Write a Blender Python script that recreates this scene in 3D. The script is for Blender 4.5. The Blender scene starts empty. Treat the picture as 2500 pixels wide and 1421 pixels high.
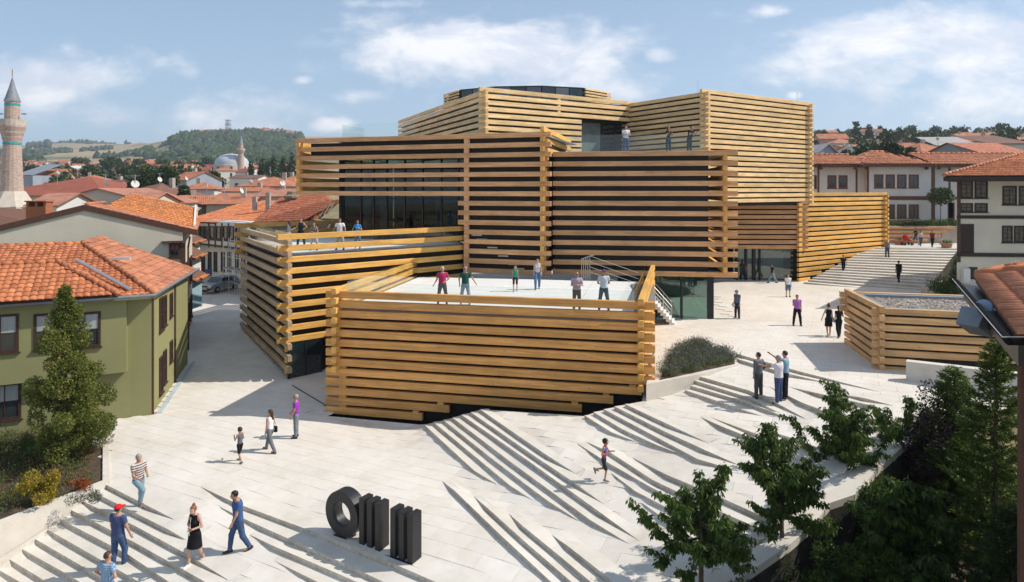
import bpy, bmesh, math, random, sys
import numpy as np
from mathutils import Vector, Matrix, noise as mnoise
from mathutils.geometry import delaunay_2d_cdt
R = math.radians
rng = random.Random(7)
scene = bpy.context.scene
COL = scene.collection
# ------------------------------------------------------------------ camera
F, HC, CX, HY = 1600.0, 10.3, 1250.0, 462.0
cam_d = bpy.data.cameras.new('camera')
cam = bpy.data.objects.new('camera', cam_d)
COL.objects.link(cam)
cam.location = (0, 0, HC)
cam.rotation_euler = (R(90), 0, 0)
cam_d.sensor_width = 36
cam_d.lens = 36 * F / 2500
cam_d.shift_y = -(710.5 - HY) / 2500
cam_d.clip_end = 20000
scene.camera = cam
# ------------------------------------------------------------------ light
SUN_EL = R(46)
sdir = Vector((1.0, 0.035, 0)).normalized() * math.cos(SUN_EL) + Vector((0, 0, math.sin(SUN_EL)))
sun_d = bpy.data.lights.new('sun', 'SUN')
sun_d.energy = 4.2
sun_d.angle = R(0.55)
sun_d.color = (1.0, 0.93, 0.83)
sun = bpy.data.objects.new('sun', sun_d)
COL.objects.link(sun)
sun.rotation_euler = sdir.to_track_quat('Z', 'Y').to_euler()
world = bpy.data.worlds.new('World')
scene.world = world
world.use_nodes = True
wn, wl = world.node_tree.nodes, world.node_tree.links
wn.clear()
def N(nodes, t, **kw):
    n = nodes.new(t)
    for k, v in kw.items():
        if k == 'inp':
            for a, b in v.items():
                n.inputs[a].default_value = b
        else:
            setattr(n, k, v)
    return n
sky = N(wn, 'ShaderNodeTexSky', sky_type='NISHITA', sun_disc=False, sun_elevation=SUN_EL,
        sun_rotation=math.atan2(sdir.x, sdir.y), altitude=800, air_density=1.0, dust_density=1.2, ozone_density=2.2)
tc = N(wn, 'ShaderNodeTexCoord')
sep = N(wn, 'ShaderNodeSeparateXYZ')
wl.new(tc.outputs['Generated'], sep.inputs[0])
def M(op, a, b=None, c=None, nodes=wn, links=wl):
    n = nodes.new('ShaderNodeMath'); n.operation = op
    for i, v in enumerate((a, b, c)):
        if v is None: continue
        if isinstance(v, (int, float)): n.inputs[i].default_value = v
        else: links.new(v, n.inputs[i])
    return n.outputs[0]
# cloud field drawn in direction space: u = azimuth tangent, v = elevation tangent
yy = M('MAXIMUM', M('ABSOLUTE', sep.outputs['Y']), 0.08)
u = M('DIVIDE', sep.outputs['X'], yy)
hyp = M('SQRT', M('ADD', M('MULTIPLY', sep.outputs['X'], sep.outputs['X']), M('MULTIPLY', sep.outputs['Y'], sep.outputs['Y'])))
v = M('DIVIDE', sep.outputs['Z'], M('MAXIMUM', yy, 0.1))
comb = N(wn, 'ShaderNodeCombineXYZ')
wl.new(M('MULTIPLY', u, 1.0), comb.inputs[0]); wl.new(M('MULTIPLY', v, 1.9), comb.inputs[1])
nz = N(wn, 'ShaderNodeTexNoise', inp={'Scale': 4.6, 'Detail': 9.0, 'Roughness': 0.60, 'Distortion': 0.35})
wl.new(comb.outputs[0], nz.inputs['Vector'])
nz2 = N(wn, 'ShaderNodeTexNoise', inp={'Scale': 17.0, 'Detail': 7.0, 'Roughness': 0.55})
wl.new(comb.outputs[0], nz2.inputs['Vector'])
def px2uv(px, py):
    return (px - CX) / F, (HY - py) / F
blobs = [  # px, py, rx, ry, weight
    (1130, 115, 340, 85, .46), (1360, 130, 250, 95, .44), (860, 105, 200, 32, .26), (1000, 165, 280, 60, .36), (880, 235, 85, 30, .34), (1480, 200, 260, 80, .36),
    (1615, 138, 62, 26, .44), (2150, 100, 260, 80, .44), (2330, 130, 270, 120, .42), (2080, 150, 170, 50, .30), (1890, 28, 70, 22, .34), (1760, 230, 130, 50, .18), (2350, 240, 340, 90, .30), (1950, 170, 260, 90, .24), (650, 260, 200, 60, .22), (1250, 230, 260, 50, .26),
    (90, 200, 270, 95, .36), (300, 270, 280, 60, .30), (520, 295, 260, 60, .30), (740, 195, 40, 16, .35), (800, 305, 60, 22, .35), (1940, 232, 30, 14, .35), (980, 8, 180, 18, .22), (2080, 40, 330, 30, .22)]
acc = None
for (px, py, rx, ry, w) in blobs:
    a, b = px2uv(px, py)
    du = M('DIVIDE', M('SUBTRACT', u, a), rx / F)
    dv = M('DIVIDE', M('SUBTRACT', v, b), ry / F)
    e = M('MULTIPLY', M('EXPONENT', M('MULTIPLY', M('ADD', M('MULTIPLY', du, du), M('MULTIPLY', dv, dv)), -0.9)), w)
    acc = e if acc is None else M('MAXIMUM', acc, e)
# the blobs exist in the half of the sky in view; the unseen half has even cloud cover added to raise the fill
front = M('GREATER_THAN', sep.outputs['Y'], 0.0)
cov = M('ADD', M('MULTIPLY', acc, front), M('MULTIPLY', M('SUBTRACT', 1.0, front), 0.2))
dens = M('ADD', M('ADD', M('MULTIPLY', nz.outputs['Fac'], 0.78), M('MULTIPLY', nz2.outputs['Fac'], 0.30)), cov)
ramp = N(wn, 'ShaderNodeMapRange', interpolation_type='SMOOTHSTEP', inp={'From Min': 0.67, 'From Max': 0.96, 'To Min': 0.0, 'To Max': 0.88})
wl.new(dens, ramp.inputs['Value'])
bg = N(wn, 'ShaderNodeBackground', inp={'Strength': 0.10})
mixc = N(wn, 'ShaderNodeMix', data_type='RGBA')
wl.new(ramp.outputs[0], mixc.inputs['Factor'])
# soft horizon haze over the sky
hz = N(wn, 'ShaderNodeMapRange', interpolation_type='SMOOTHSTEP', inp={'From Min': -0.05, 'From Max': 0.34, 'To Min': 0.70, 'To Max': 0.42})
wl.new(v, hz.inputs['Value'])
mixh = N(wn, 'ShaderNodeMix', data_type='RGBA')
wl.new(hz.outputs[0], mixh.inputs['Factor'])
wl.new(sky.outputs[0], mixh.inputs['A'])
mixh.inputs['B'].default_value = (4.3, 5.9, 7.7, 1)
wl.new(mixh.outputs['Result'], mixc.inputs['A'])
nz3 = N(wn, 'ShaderNodeTexNoise', inp={'Scale': 7.5, 'Detail': 8.0, 'Roughness': 0.6, 'Distortion': 0.4})
off3 = N(wn, 'ShaderNodeVectorMath', operation='ADD'); off3.inputs[1].default_value = (0.02, 0.055, 0.3)
wl.new(comb.outputs[0], off3.inputs[0]); wl.new(off3.outputs[0], nz3.inputs['Vector'])
cs_ = N(wn, 'ShaderNodeMapRange', interpolation_type='SMOOTHSTEP', inp={'From Min': 0.36, 'From Max': 0.62, 'To Min': 0.0, 'To Max': 1.0})
wl.new(nz3.outputs['Fac'], cs_.inputs['Value'])
cc_ = N(wn, 'ShaderNodeMix', data_type='RGBA'); wl.new(cs_.outputs[0], cc_.inputs['Factor'])
cc_.inputs['A'].default_value = (6.5, 7.0, 8.1, 1); cc_.inputs['B'].default_value = (9.5, 9.4, 9.6, 1)
wl.new(cc_.outputs['Result'], mixc.inputs['B'])
wl.new(mixc.outputs['Result'], bg.inputs['Color'])
wo = N(wn, 'ShaderNodeOutputWorld')
wl.new(bg.outputs[0], wo.inputs[0])
vs = scene.view_settings
vs.view_transform = 'Standard'; vs.look = 'None'; vs.gamma = 1.0; vs.exposure = 0.3
scene.render.engine = 'CYCLES'
scene.cycles.max_bounces = 6; scene.cycles.diffuse_bounces = 3; scene.cycles.glossy_bounces = 3
scene.cycles.transparent_max_bounces = 12; scene.cycles.transmission_bounces = 4
scene.cycles.sample_clamp_indirect = 6.0

def stain(m, sc=.22, lo=.93, hi=1.04, fine=.97):
    n, l = m.node_tree.nodes, m.node_tree.links; b = n['Principled BSDF']; src = b.inputs['Base Color'].links[0].from_socket
    g = n.new('ShaderNodeNewGeometry'); v = None
    for s_, d_, a_, b_, f0, f1 in ((sc, 8, lo, hi, .32, .68), (2.6, 10, fine, 1.0, .42, .6), (.7, 12, lo + .02, 1.0, .38, .47)):
        no = n.new('ShaderNodeTexNoise'); no.inputs['Scale'].default_value = s_; no.inputs['Detail'].default_value = d_; no.inputs['Roughness'].default_value = .68; l.new(g.outputs['Position'], no.inputs['Vector'])
        mr = n.new('ShaderNodeMapRange'); mr.inputs['From Min'].default_value = f0; mr.inputs['From Max'].default_value = f1; mr.inputs['To Min'].default_value = a_; mr.inputs['To Max'].default_value = b_; l.new(no.outputs['Fac'], mr.inputs['Value'])
        if v is None: v = mr.outputs[0]
        else:
            mu = n.new('ShaderNodeMath'); mu.operation = 'MULTIPLY'; l.new(v, mu.inputs[0]); l.new(mr.outputs[0], mu.inputs[1]); v = mu.outputs[0]
    hs = n.new('ShaderNodeHueSaturation'); l.new(v, hs.inputs['Value']); l.new(src, hs.inputs['Color'])
    sat = n.new('ShaderNodeMapRange'); sat.inputs['From Min'].default_value = .85; sat.inputs['From Max'].default_value = 1.0; sat.inputs['To Min'].default_value = 1.7; sat.inputs['To Max'].default_value = .95; l.new(v, sat.inputs['Value']); l.new(sat.outputs[0], hs.inputs['Saturation'])
    l.new(hs.outputs[0], b.inputs['Base Color'])
# ------------------------------------------------------------------ helpers
def WP(px, py, Y):
    return Vector(((px - CX) / F * Y, Y, HC - (py - HY) / F * Y))
def PZ(px, py, z):
    return WP(px, py, F * (HC - z) / (py - HY))
def XY(px, Y):
    return ((px - CX) / F * Y, Y)
def empty(name, loc=(0, 0, 0), rz=0, label=None, cat=None, group=None, kind=None):
    o = bpy.data.objects.new(name, None)
    COL.objects.link(o); o.location = loc; o.rotation_euler = (0, 0, rz)
    o.empty_display_size = .2
    return tag(o, label, cat, group, kind)
def tag(o, label=None, cat=None, group=None, kind=None):
    if label: o['label'] = label
    if cat: o['category'] = cat
    if group: o['group'] = group
    if kind: o['kind'] = kind
    return o
def link(name, me, parent=None, loc=None, rot=None):
    o = bpy.data.objects.new(name, me)
    COL.objects.link(o)
    if parent is not None: o.parent = parent
    if loc is not None: o.location = loc
    if rot is not None: o.rotation_euler = rot
    return o
class MB:
    """collects polygons; build() makes ONE mesh object"""
    def __init__(s): s.v = []; s.f = []; s.m = []
    def poly(s, pts, m=0):
        n = len(s.v); s.v.extend([tuple(p) for p in pts]); s.f.append(tuple(range(n, n + len(pts)))); s.m.append(m); return s
    def mesh(s, vs, fs, m=0):
        n = len(s.v); s.v.extend([tuple(p) for p in vs]); s.f.extend([tuple(i + n for i in f) for f in fs]); s.m.extend([m] * len(fs)); return s
    def box(s, x0, x1, y0, y1, z0, z1, m=0, mat=None):
        vs = [Vector((x, y, z)) for x in (x0, x1) for y in (y0, y1) for z in (z0, z1)]
        if mat is not None: vs = [mat @ q for q in vs]
        return s.mesh(vs, [(0, 1, 3, 2), (4, 6, 7, 5), (0, 4, 5, 1), (2, 3, 7, 6), (0, 2, 6, 4), (1, 5, 7, 3)], m)
    def prism(s, pts, z0, z1, m=0, cap=True, bot=True):
        """pts counter-clockwise (x, y); z0/z1 scalars or lists"""
        n = len(pts)
        a = [(p[0], p[1], z0[i] if isinstance(z0, (list, tuple)) else z0) for i, p in enumerate(pts)]
        b = [(p[0], p[1], z1[i] if isinstance(z1, (list, tuple)) else z1) for i, p in enumerate(pts)]
        fs = [(i, (i + 1) % n, n + (i + 1) % n, n + i) for i in range(n)]
        if cap: fs.append(tuple(range(n, 2 * n)))
        if bot: fs.append(tuple(reversed(range(n))))
        return s.mesh(a + b, fs, m)
    def wall(s, a, b, z0, z1, t, m=0):
        """vertical slab from a to b, thickness t on the left of a->b"""
        a = Vector(a[:2]); b = Vector(b[:2]); d = (b - a).normalized(); n = Vector((-d.y, d.x)) * t
        return s.prism([a, b, b + n, a + n], z0, z1, m)
    def tube(s, pts, r, k=6, m=0, caps=True):
        pts = [Vector(p) for p in pts]; rs = r if isinstance(r, (list, tuple)) else [r] * len(pts)
        n0 = len(s.v); prev = None
        for i, p in enumerate(pts):
            d = (pts[min(i + 1, len(pts) - 1)] - pts[max(i - 1, 0)])
            d = d.normalized() if d.length > 1e-9 else Vector((0, 0, 1))
            if prev is None:
                a = d.orthogonal().normalized()
            else:
                a = (prev - d * prev.dot(d))
                a = a.normalized() if a.length > 1e-6 else d.orthogonal().normalized()
            prev = a; b = d.cross(a)
            for j in range(k):
                t = 2 * math.pi * j / k
                s.v.append(tuple(p + (a * math.cos(t) + b * math.sin(t)) * rs[i]))
        for i in range(len(pts) - 1):
            for j in range(k):
                s.f.append((n0 + i * k + j, n0 + i * k + (j + 1) % k, n0 + (i + 1) * k + (j + 1) % k, n0 + (i + 1) * k + j)); s.m.append(m)
        if caps:
            s.f.append(tuple(n0 + j for j in reversed(range(k)))); s.m.append(m)
            s.f.append(tuple(n0 + (len(pts) - 1) * k + j for j in range(k))); s.m.append(m)
        return s
    def lathe(s, prof, k=16, m=0, c=(0, 0)):
        n0 = len(s.v)
        for (r, z) in prof:
            for j in range(k):
                t = 2 * math.pi * j / k
                s.v.append((c[0] + r * math.cos(t), c[1] + r * math.sin(t), z))
        for i in range(len(prof) - 1):
            for j in range(k):
                s.f.append((n0 + i * k + j, n0 + i * k + (j + 1) % k, n0 + (i + 1) * k + (j + 1) % k, n0 + (i + 1) * k + j)); s.m.append(m)
        s.f.append(tuple(n0 + (len(prof) - 1) * k + j for j in range(k))); s.m.append(m)
        return s
    def data(s, name, mats):
        me = bpy.data.meshes.new(name)
        me.from_pydata(s.v, [], s.f)
        if not isinstance(mats, (list, tuple)): mats = [mats]
        for q in mats: me.materials.append(q)
        if any(s.m): me.polygons.foreach_set('material_index', s.m)
        me.update()
        return me
    def build(s, name, mats, parent=None, smooth=False, bevel=0):
        me = s.data(name, mats)
        if smooth: me.polygons.foreach_set('use_smooth', [True] * len(me.polygons))
        o = link(name, me, parent)
        if bevel:
            b = o.modifiers.new('bevel', 'BEVEL'); b.width = bevel; b.segments = 2; b.limit_method = 'ANGLE'
        return o
# ------------------------------------------------------------------ materials
MATS = {}
def mat(name, col, rough=.7, var=.12, scale=3.0, bump=0.0, bscale=None, spec=.3, metal=0, coords='Object', col2=None, detail=6, stretch=None, objvar=0.0, dist=0.02):
    if name in MATS: return MATS[name]
    m = bpy.data.materials.new(name); m.use_nodes = True; MATS[name] = m
    nt = m.node_tree; n, l = nt.nodes, nt.links
    b = n['Principled BSDF']
    b.inputs['Roughness'].default_value = rough
    b.inputs['Specular IOR Level'].default_value = spec
    b.inputs['Metallic'].default_value = metal
    t = n.new('ShaderNodeTexCoord'); mp = n.new('ShaderNodeMapping')
    l.new(t.outputs[coords], mp.inputs[0])
    if stretch: mp.inputs['Scale'].default_value = stretch
    no = n.new('ShaderNodeTexNoise'); no.inputs['Scale'].default_value = scale; no.inputs['Detail'].default_value = detail; no.inputs['Roughness'].default_value = .62
    l.new(mp.outputs[0], no.inputs['Vector'])
    cr = n.new('ShaderNodeValToRGB')
    c1 = [max(0, c * (1 - var)) for c in col]; c2 = list(col2) if col2 else [min(1, c * (1 + var)) for c in col]
    cr.color_ramp.elements[0].position = .32; cr.color_ramp.elements[1].position = .68
    cr.color_ramp.elements[0].color = (*c1, 1); cr.color_ramp.elements[1].color = (*c2, 1)
    l.new(no.outputs['Fac'], cr.inputs[0])
    out = cr.outputs[0]
    if objvar:
        oi = n.new('ShaderNodeObjectInfo'); hs = n.new('ShaderNodeHueSaturation')
        mr = n.new('ShaderNodeMapRange'); mr.inputs['To Min'].default_value = 1 - objvar; mr.inputs['To Max'].default_value = 1 + objvar
        l.new(oi.outputs['Random'], mr.inputs['Value']); l.new(mr.outputs[0], hs.inputs['Value']); l.new(out, hs.inputs['Color'])
        out = hs.outputs[0]
        ad = n.new('ShaderNodeVectorMath'); ad.operation = 'ADD'
        cb = n.new('ShaderNodeCombineXYZ'); mu = n.new('ShaderNodeMath'); mu.operation = 'MULTIPLY'; mu.inputs[1].default_value = 37.0
        l.new(oi.outputs['Random'], mu.inputs[0]); l.new(mu.outputs[0], cb.inputs[0]); l.new(mu.outputs[0], cb.inputs[1])
        l.new(mp.outputs[0], ad.inputs[0]); l.new(cb.outputs[0], ad.inputs[1]); l.new(ad.outputs[0], no.inputs['Vector'])
    l.new(out, b.inputs['Base Color'])
    if bump:
        bn = n.new('ShaderNodeTexNoise'); bn.inputs['Scale'].default_value = bscale or scale * 6; bn.inputs['Detail'].default_value = 5
        l.new(mp.outputs[0], bn.inputs['Vector'])
        bp = n.new('ShaderNodeBump'); bp.inputs['Strength'].default_value = bump; bp.inputs['Distance'].default_value = dist
        l.new(bn.outputs['Fac'], bp.inputs['Height']); l.new(bp.outputs[0], b.inputs['Normal'])
    return m
def leafmat(name, c1, c2, c3=None, trans=.35, scale=2.5):
    """foliage: colour varies leaf by leaf (random per island), thin translucency"""
    if name in MATS: return MATS[name]
    m = bpy.data.materials.new(name); m.use_nodes = True; MATS[name] = m
    nt = m.node_tree; n, l = nt.nodes, nt.links
    b = n['Principled BSDF']; b.inputs['Roughness'].default_value = .5; b.inputs['Specular IOR Level'].default_value = .25
    g = n.new('ShaderNodeNewGeometry'); oi = n.new('ShaderNodeObjectInfo')
    t = n.new('ShaderNodeTexCoord'); no = n.new('ShaderNodeTexNoise'); no.inputs['Scale'].default_value = scale; no.inputs['Detail'].default_value = 3
    l.new(t.outputs['Object'], no.inputs['Vector'])
    ad = n.new('ShaderNodeMath'); ad.operation = 'MULTIPLY_ADD'; ad.inputs[1].default_value = .55
    l.new(g.outputs['Random Per Island'], ad.inputs[0])
    m2 = n.new('ShaderNodeMath'); m2.operation = 'MULTIPLY_ADD'; m2.inputs[1].default_value = 1.5; m2.inputs[2].default_value = -.5
    l.new(no.outputs['Fac'], m2.inputs[0]); l.new(m2.outputs[0], ad.inputs[2])
    cr = n.new('ShaderNodeValToRGB'); cr.color_ramp.elements[0].position = .15; cr.color_ramp.elements[1].position = .85
    cr.color_ramp.elements[0].color = (*c1, 1); cr.color_ramp.elements[1].color = (*c2, 1)
    if c3:
        e = cr.color_ramp.elements.new(.97); e.color = (*c3, 1)
    l.new(ad.outputs[0], cr.inputs[0]); l.new(cr.outputs[0], b.inputs['Base Color'])
    tr = n.new('ShaderNodeBsdfTranslucent'); l.new(cr.outputs[0], tr.inputs['Color'])
    mx = n.new('ShaderNodeMixShader'); mx.inputs[0].default_value = trans
    l.new(b.outputs[0], mx.inputs[1]); l.new(tr.outputs[0], mx.inputs[2]); l.new(mx.outputs[0], n['Material Output'].inputs[0])
    return m
def glassmat(name, tint=(.8, .92, .9), alpha=.25, rough=.02):
    """clear pane: fresnel reflection over tinted transparency"""
    if name in MATS: return MATS[name]
    m = bpy.data.materials.new(name); m.use_nodes = True; MATS[name] = m
    n, l = m.node_tree.nodes, m.node_tree.links
    n.remove(n['Principled BSDF'])
    t = n.new('ShaderNodeBsdfTransparent'); t.inputs[0].default_value = (*tint, 1)
    g = n.new('ShaderNodeBsdfGlossy'); g.inputs['Roughness'].default_value = rough
    lw = n.new('ShaderNodeLayerWeight'); lw.inputs[0].default_value = .5
    pw = n.new('ShaderNodeMath'); pw.operation = 'POWER'; pw.inputs[1].default_value = 4.5; l.new(lw.outputs['Facing'], pw.inputs[0])
    ma = n.new('ShaderNodeMath'); ma.operation = 'MULTIPLY_ADD'; ma.inputs[1].default_value = .85; ma.inputs[2].default_value = .04 + alpha * .15
    l.new(pw.outputs[0], ma.inputs[0])
    mx = n.new('ShaderNodeMixShader'); l.new(ma.outputs[0], mx.inputs[0]); l.new(t.outputs[0], mx.inputs[1]); l.new(g.outputs[0], mx.inputs[2])
    l.new(mx.outputs[0], n['Material Output'].inputs[0])
    return m
def woodmat(name, col, knots=True):
    """glulam: grain runs along local X, lamination lines across local Z, darker knots"""
    if name in MATS: return MATS[name]
    m = bpy.data.materials.new(name); m.use_nodes = True; MATS[name] = m
    n, l = m.node_tree.nodes, m.node_tree.links
    b = n['Principled BSDF']; b.inputs['Roughness'].default_value = .55; b.inputs['Specular IOR Level'].default_value = .25
    t = n.new('ShaderNodeTexCoord'); oi = n.new('ShaderNodeObjectInfo')
    sc = n.new('ShaderNodeVectorMath'); sc.operation = 'SCALE'; l.new(oi.outputs['Random'], sc.inputs['Scale']); sc.inputs[0].default_value = (90, 31, 17)
    ad = n.new('ShaderNodeVectorMath'); ad.operation = 'ADD'; l.new(t.outputs['Object'], ad.inputs[0]); l.new(sc.outputs[0], ad.inputs[1])
    mp = n.new('ShaderNodeMapping'); mp.inputs['Scale'].default_value = (.35, 6, 9); l.new(ad.outputs[0], mp.inputs[0])
    gr = n.new('ShaderNodeTexNoise'); gr.inputs['Scale'].default_value = 2.2; gr.inputs['Detail'].default_value = 8; gr.inputs['Roughness'].default_value = .65; gr.inputs['Distortion'].default_value = .3
    l.new(mp.outputs[0], gr.inputs['Vector'])
    cr = n.new('ShaderNodeValToRGB'); cr.color_ramp.elements[0].position = .3; cr.color_ramp.elements[1].position = .72
    cr.color_ramp.elements[0].color = (col[0] * .80, col[1] * .76, col[2] * .68, 1); cr.color_ramp.elements[1].color = (min(1, col[0] * 1.14), min(1, col[1] * 1.16), min(1, col[2] * 1.22), 1)
    l.new(gr.outputs['Fac'], cr.inputs[0])
    # lamella tint: blocks about 1.6 m long, 9 cm high
    mp2 = n.new('ShaderNodeMapping'); mp2.inputs['Scale'].default_value = (.55, .001, 10.5); l.new(ad.outputs[0], mp2.inputs[0])
    vo = n.new('ShaderNodeTexVoronoi'); vo.inputs['Scale'].default_value = 1.0; vo.inputs['Randomness'].default_value = .6; l.new(mp2.outputs[0], vo.inputs['Vector'])
    sx = n.new('ShaderNodeSeparateColor'); l.new(vo.outputs['Color'], sx.inputs[0])
    mr = n.new('ShaderNodeMapRange'); mr.inputs['To Min'].default_value = .84; mr.inputs['To Max'].default_value = 1.10; l.new(sx.outputs[0], mr.inputs['Value'])
    mr2 = n.new('ShaderNodeMapRange'); mr2.inputs['To Min'].default_value = .84; mr2.inputs['To Max'].default_value = 1.12; l.new(oi.outputs['Random'], mr2.inputs['Value'])
    mu = n.new('ShaderNodeMath'); mu.operation = 'MULTIPLY'; l.new(mr.outputs[0], mu.inputs[0]); l.new(mr2.outputs[0], mu.inputs[1])
    hs = n.new('ShaderNodeHueSaturation'); l.new(mu.outputs[0], hs.inputs['Value']); l.new(cr.outputs[0], hs.inputs['Color'])
    # knots
    mp3 = n.new('ShaderNodeMapping'); mp3.inputs['Scale'].default_value = (1.6, 3.0, 4.0); l.new(ad.outputs[0], mp3.inputs[0])
    vk = n.new('ShaderNodeTexVoronoi'); vk.inputs['Scale'].default_value = 1.0; l.new(mp3.outputs[0], vk.inputs['Vector'])
    kr = n.new('ShaderNodeMapRange'); kr.inputs['From Min'].default_value = .035; kr.inputs['From Max'].default_value = .10; kr.inputs['To Min'].default_value = .75; kr.inputs['To Max'].default_value = 0
    l.new(vk.outputs['Distance'], kr.inputs['Value'])
    mk = n.new('ShaderNodeMix'); mk.data_type = 'RGBA'; l.new(kr.outputs[0], mk.inputs['Factor']); l.new(hs.outputs[0], mk.inputs['A']); mk.inputs['B'].default_value = (col[0] * .28, col[1] * .2, col[2] * .15, 1)
    # tiny edge wear / weather streaks
    ws = n.new('ShaderNodeTexNoise'); ws.inputs['Scale'].default_value = .8; ws.inputs['Detail'].default_value = 4; l.new(ad.outputs[0], ws.inputs['Vector'])
    wr = n.new('ShaderNodeMapRange'); wr.inputs['From Min'].default_value = .35; wr.inputs['From Max'].default_value = .7; wr.inputs['To Min'].default_value = .84; wr.inputs['To Max'].default_value = 1.05; l.new(ws.outputs['Fac'], wr.inputs['Value'])
    h2 = n.new('ShaderNodeHueSaturation'); l.new(wr.outputs[0], h2.inputs['Value']); l.new(mk.outputs['Result'], h2.inputs['Color'])
    l.new(h2.outputs[0], b.inputs['Base Color'])
    bp = n.new('ShaderNodeBump'); bp.inputs['Strength'].default_value = .25; bp.inputs['Distance'].default_value = .01
    l.new(gr.outputs['Fac'], bp.inputs['Height']); l.new(bp.outputs[0], b.inputs['Normal'])
    return m
m_wood_front = woodmat('glulam_front', (.76, .385, .12))
m_wood_gold = woodmat('glulam_gold', (.80, .45, .12))
m_wood_pale = woodmat('glulam_pale', (.86, .60, .30))
m_wood_kiosk = woodmat('glulam_kiosk', (.68, .42, .20))
m_wood_shade = woodmat('glulam_shade', (.52, .38, .24))  # greyer, darker tone: shade on the left box's side face put into the colour
m_wood_brown = woodmat('glulam_brown', (.72, .40, .19))
m_dark = mat('dark_cladding', (.011, .010, .0095), .6, .2, 2)
m_black = mat('black_metal', (.012, .012, .013), .42, .15, 3, spec=.4)
m_stone = mat('travertine', (.60, .565, .51), .75, .07, 1.2, bump=.12, bscale=30, objvar=.035)
m_stone_cheek = mat('travertine_wall', (.60, .56, .50), .8, .07, .8, bump=.15, bscale=22)
m_riser = mat('riser_stone', (.60, .555, .49), .85, .22, 9, bump=.4, bscale=60)
stain(m_stone); stain(m_stone_cheek); stain(m_riser, .5, .82, 1.05, .9)
m_white_floor = mat('terrace_slab', (.66, .66, .645), .7, .05, 1.0)
m_joint = mat('joint_mortar', (.59, .55, .49), .9, .12, 2.0)
m_grey_metal = mat('grey_coping', (.23, .25, .27), .45, .1, 3, metal=.3)
m_glass_dark = mat('dark_glazing', (.013, .022, .025), .06, .5, .7, spec=.75)
m_glass_pale = mat('pale_glazing', (.16, .2, .19), .05, .25, .6, spec=.8)
m_glass_rail = glassmat('rail_glass', (.965, .99, .98), .0)
m_steel = mat('brushed_steel', (.55, .55, .54), .35, .05, 5, metal=.8)
# ------------------------------------------------------------------ plaza height field
CP = [(830,1013,0),(787,940,0),(600,1010,0),(430,935,0),(350,1015,0),(320,1110,0),(700,1100,0),(900,1100,0),(1000,1060,0),(560,1150,0),(800,1180,0),(1000,1200,0),(1070,1170,0),
(258,1190,-.14),(230,1212,-.28),(203,1234,-.42),(174,1255,-.56),(146,1277,-.70),(115,1302,-.84),(83,1324,-.98),(52,1349,-1.12),(19,1375,-1.26),(0,1395,-1.40),
(433,1272,-.12),(562,1419,-.52),(501,1421,-.62),(413,1421,-.84),(330,1421,-.98),(240,1421,-1.1),(162,1421,-1.24),(91,1421,-1.38),(25,1421,-1.5),(360,1235,-.14),(462,1322,-.3),
(600,1385,-.46),(650,1410,-.46),(530,1262,-.08),(485,1186,0),(800,1320,-.14),(620,1250,-.12),(610,1284,-.26),(666,1367,-.40),(776,1421,-.52),(873,1421,-.40),(960,1421,-.26),(1066,1421,-.14),
(900,1335,0),(1040,1385,0),(1150,1421,0),(860,1300,0),
(1346,1421,.0),(1396,1421,.14),(1443,1421,.28),(1499,1421,.42),(1600,1421,.55),(1700,1421,.55),(1350,1300,.42),(1241,1253,.2),(1157,1212,.08),
(1222,1188,.08),(1311,1228,.22),(1418,1275,.38),(1536,1328,.52),(1562,1320,.60),(1473,1230,.74),(1405,1156,.86),
(1035,1040,0),(1104,1022,.42),(1149,1010,.72),(1172,1002,.88),(1225,1002,1.02),(1300,1014,1.02),(1420,1018,1.02),(1500,1080,1.02),(1300,1060,1.0),(1475,1178,.86),(1465,1250,.62),
(1158,1149,0),(1245,1185,.14),(1335,1221,.28),(1439,1268,.42),(1464,1250,.56),(1396,1174,.72),(1338,1113,.88),
(1410,1083,1.0),(1594,1192,.92),(1482,1147,.9),(1549,1215,.72),(1619,1264,.72),(1650,1250,.86),(1600,1330,.62),(1741,1187,1.38),(1630,1150,1.3),(1572,1086,1.12),
(1474,1002,1.36),(1500,995,1.5),(1526,988,1.64),(1700,1110,1.36),(1680,1120,1.28),(1801,1150,1.5),(1729,1082,1.66),(1630,1035,1.64),(1720,1098,1.5),
(1600,982,1.74),(1672,958,1.74),(1700,1000,1.74),(1708,925,2.16),(1750,892,2.3),(1840,925,2.28),(1840,965,2.16),(1975,1027,2.0),(1869,1019,1.8),(1964,1038,1.9),(1852,985,1.98),
(1725,1015,1.72),(1907,1095,1.74),(2030,1171,1.72),(1890,1262,1.40),(1960,1190,1.55),(1800,1340,.95),(1950,1150,1.6),
(2100,1100,2.1),(2148,957,2.36),(2025,936,2.34),(2200,950,2.38),(2060,980,2.25),(1797,866,2.36),(1954,910,2.36),(1700,830,2.42),(1650,800,2.4),(1740,782,2.36),(1947,797,2.34),(2050,860,2.4),(1800,780,2.36),
(1924,728,2.1),(1860,690,1.95),(1965,692,1.95),(1800,690,1.95),(2070,712,2.1),(2200,722,2.2),(590,802,.3),(520,700,.35),(440,860,0),(520,860,.1),(480,700,.35),(1605,850,2.35)]
def pzw(px, py, z):
    p = PZ(px, py, z); return (p.x, p.y, z)
cpw = [pzw(*c) for c in CP]
cpw += [(-26, 75, .5), (-40, 70, .5), (-24, 90, 1.0), (-14, 75, .5), (-5, 60, .5), (10, 60, 1.9), (5, 45, 2.0), (-22, 20, 0.0), (-18, 14, -1.6), (-5, 12, -.5), (5, 12, .5),
        (40, 50, 2.4), (28, 34, 2.4), (24, 30, 2.4), (0, 35, .8), (-8, 36, .1), (22, 20, 2.0), (14, 15, 1.6), (-30, 30, 0), (-24, 28, 0)]
P = np.array(cpw)
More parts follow.
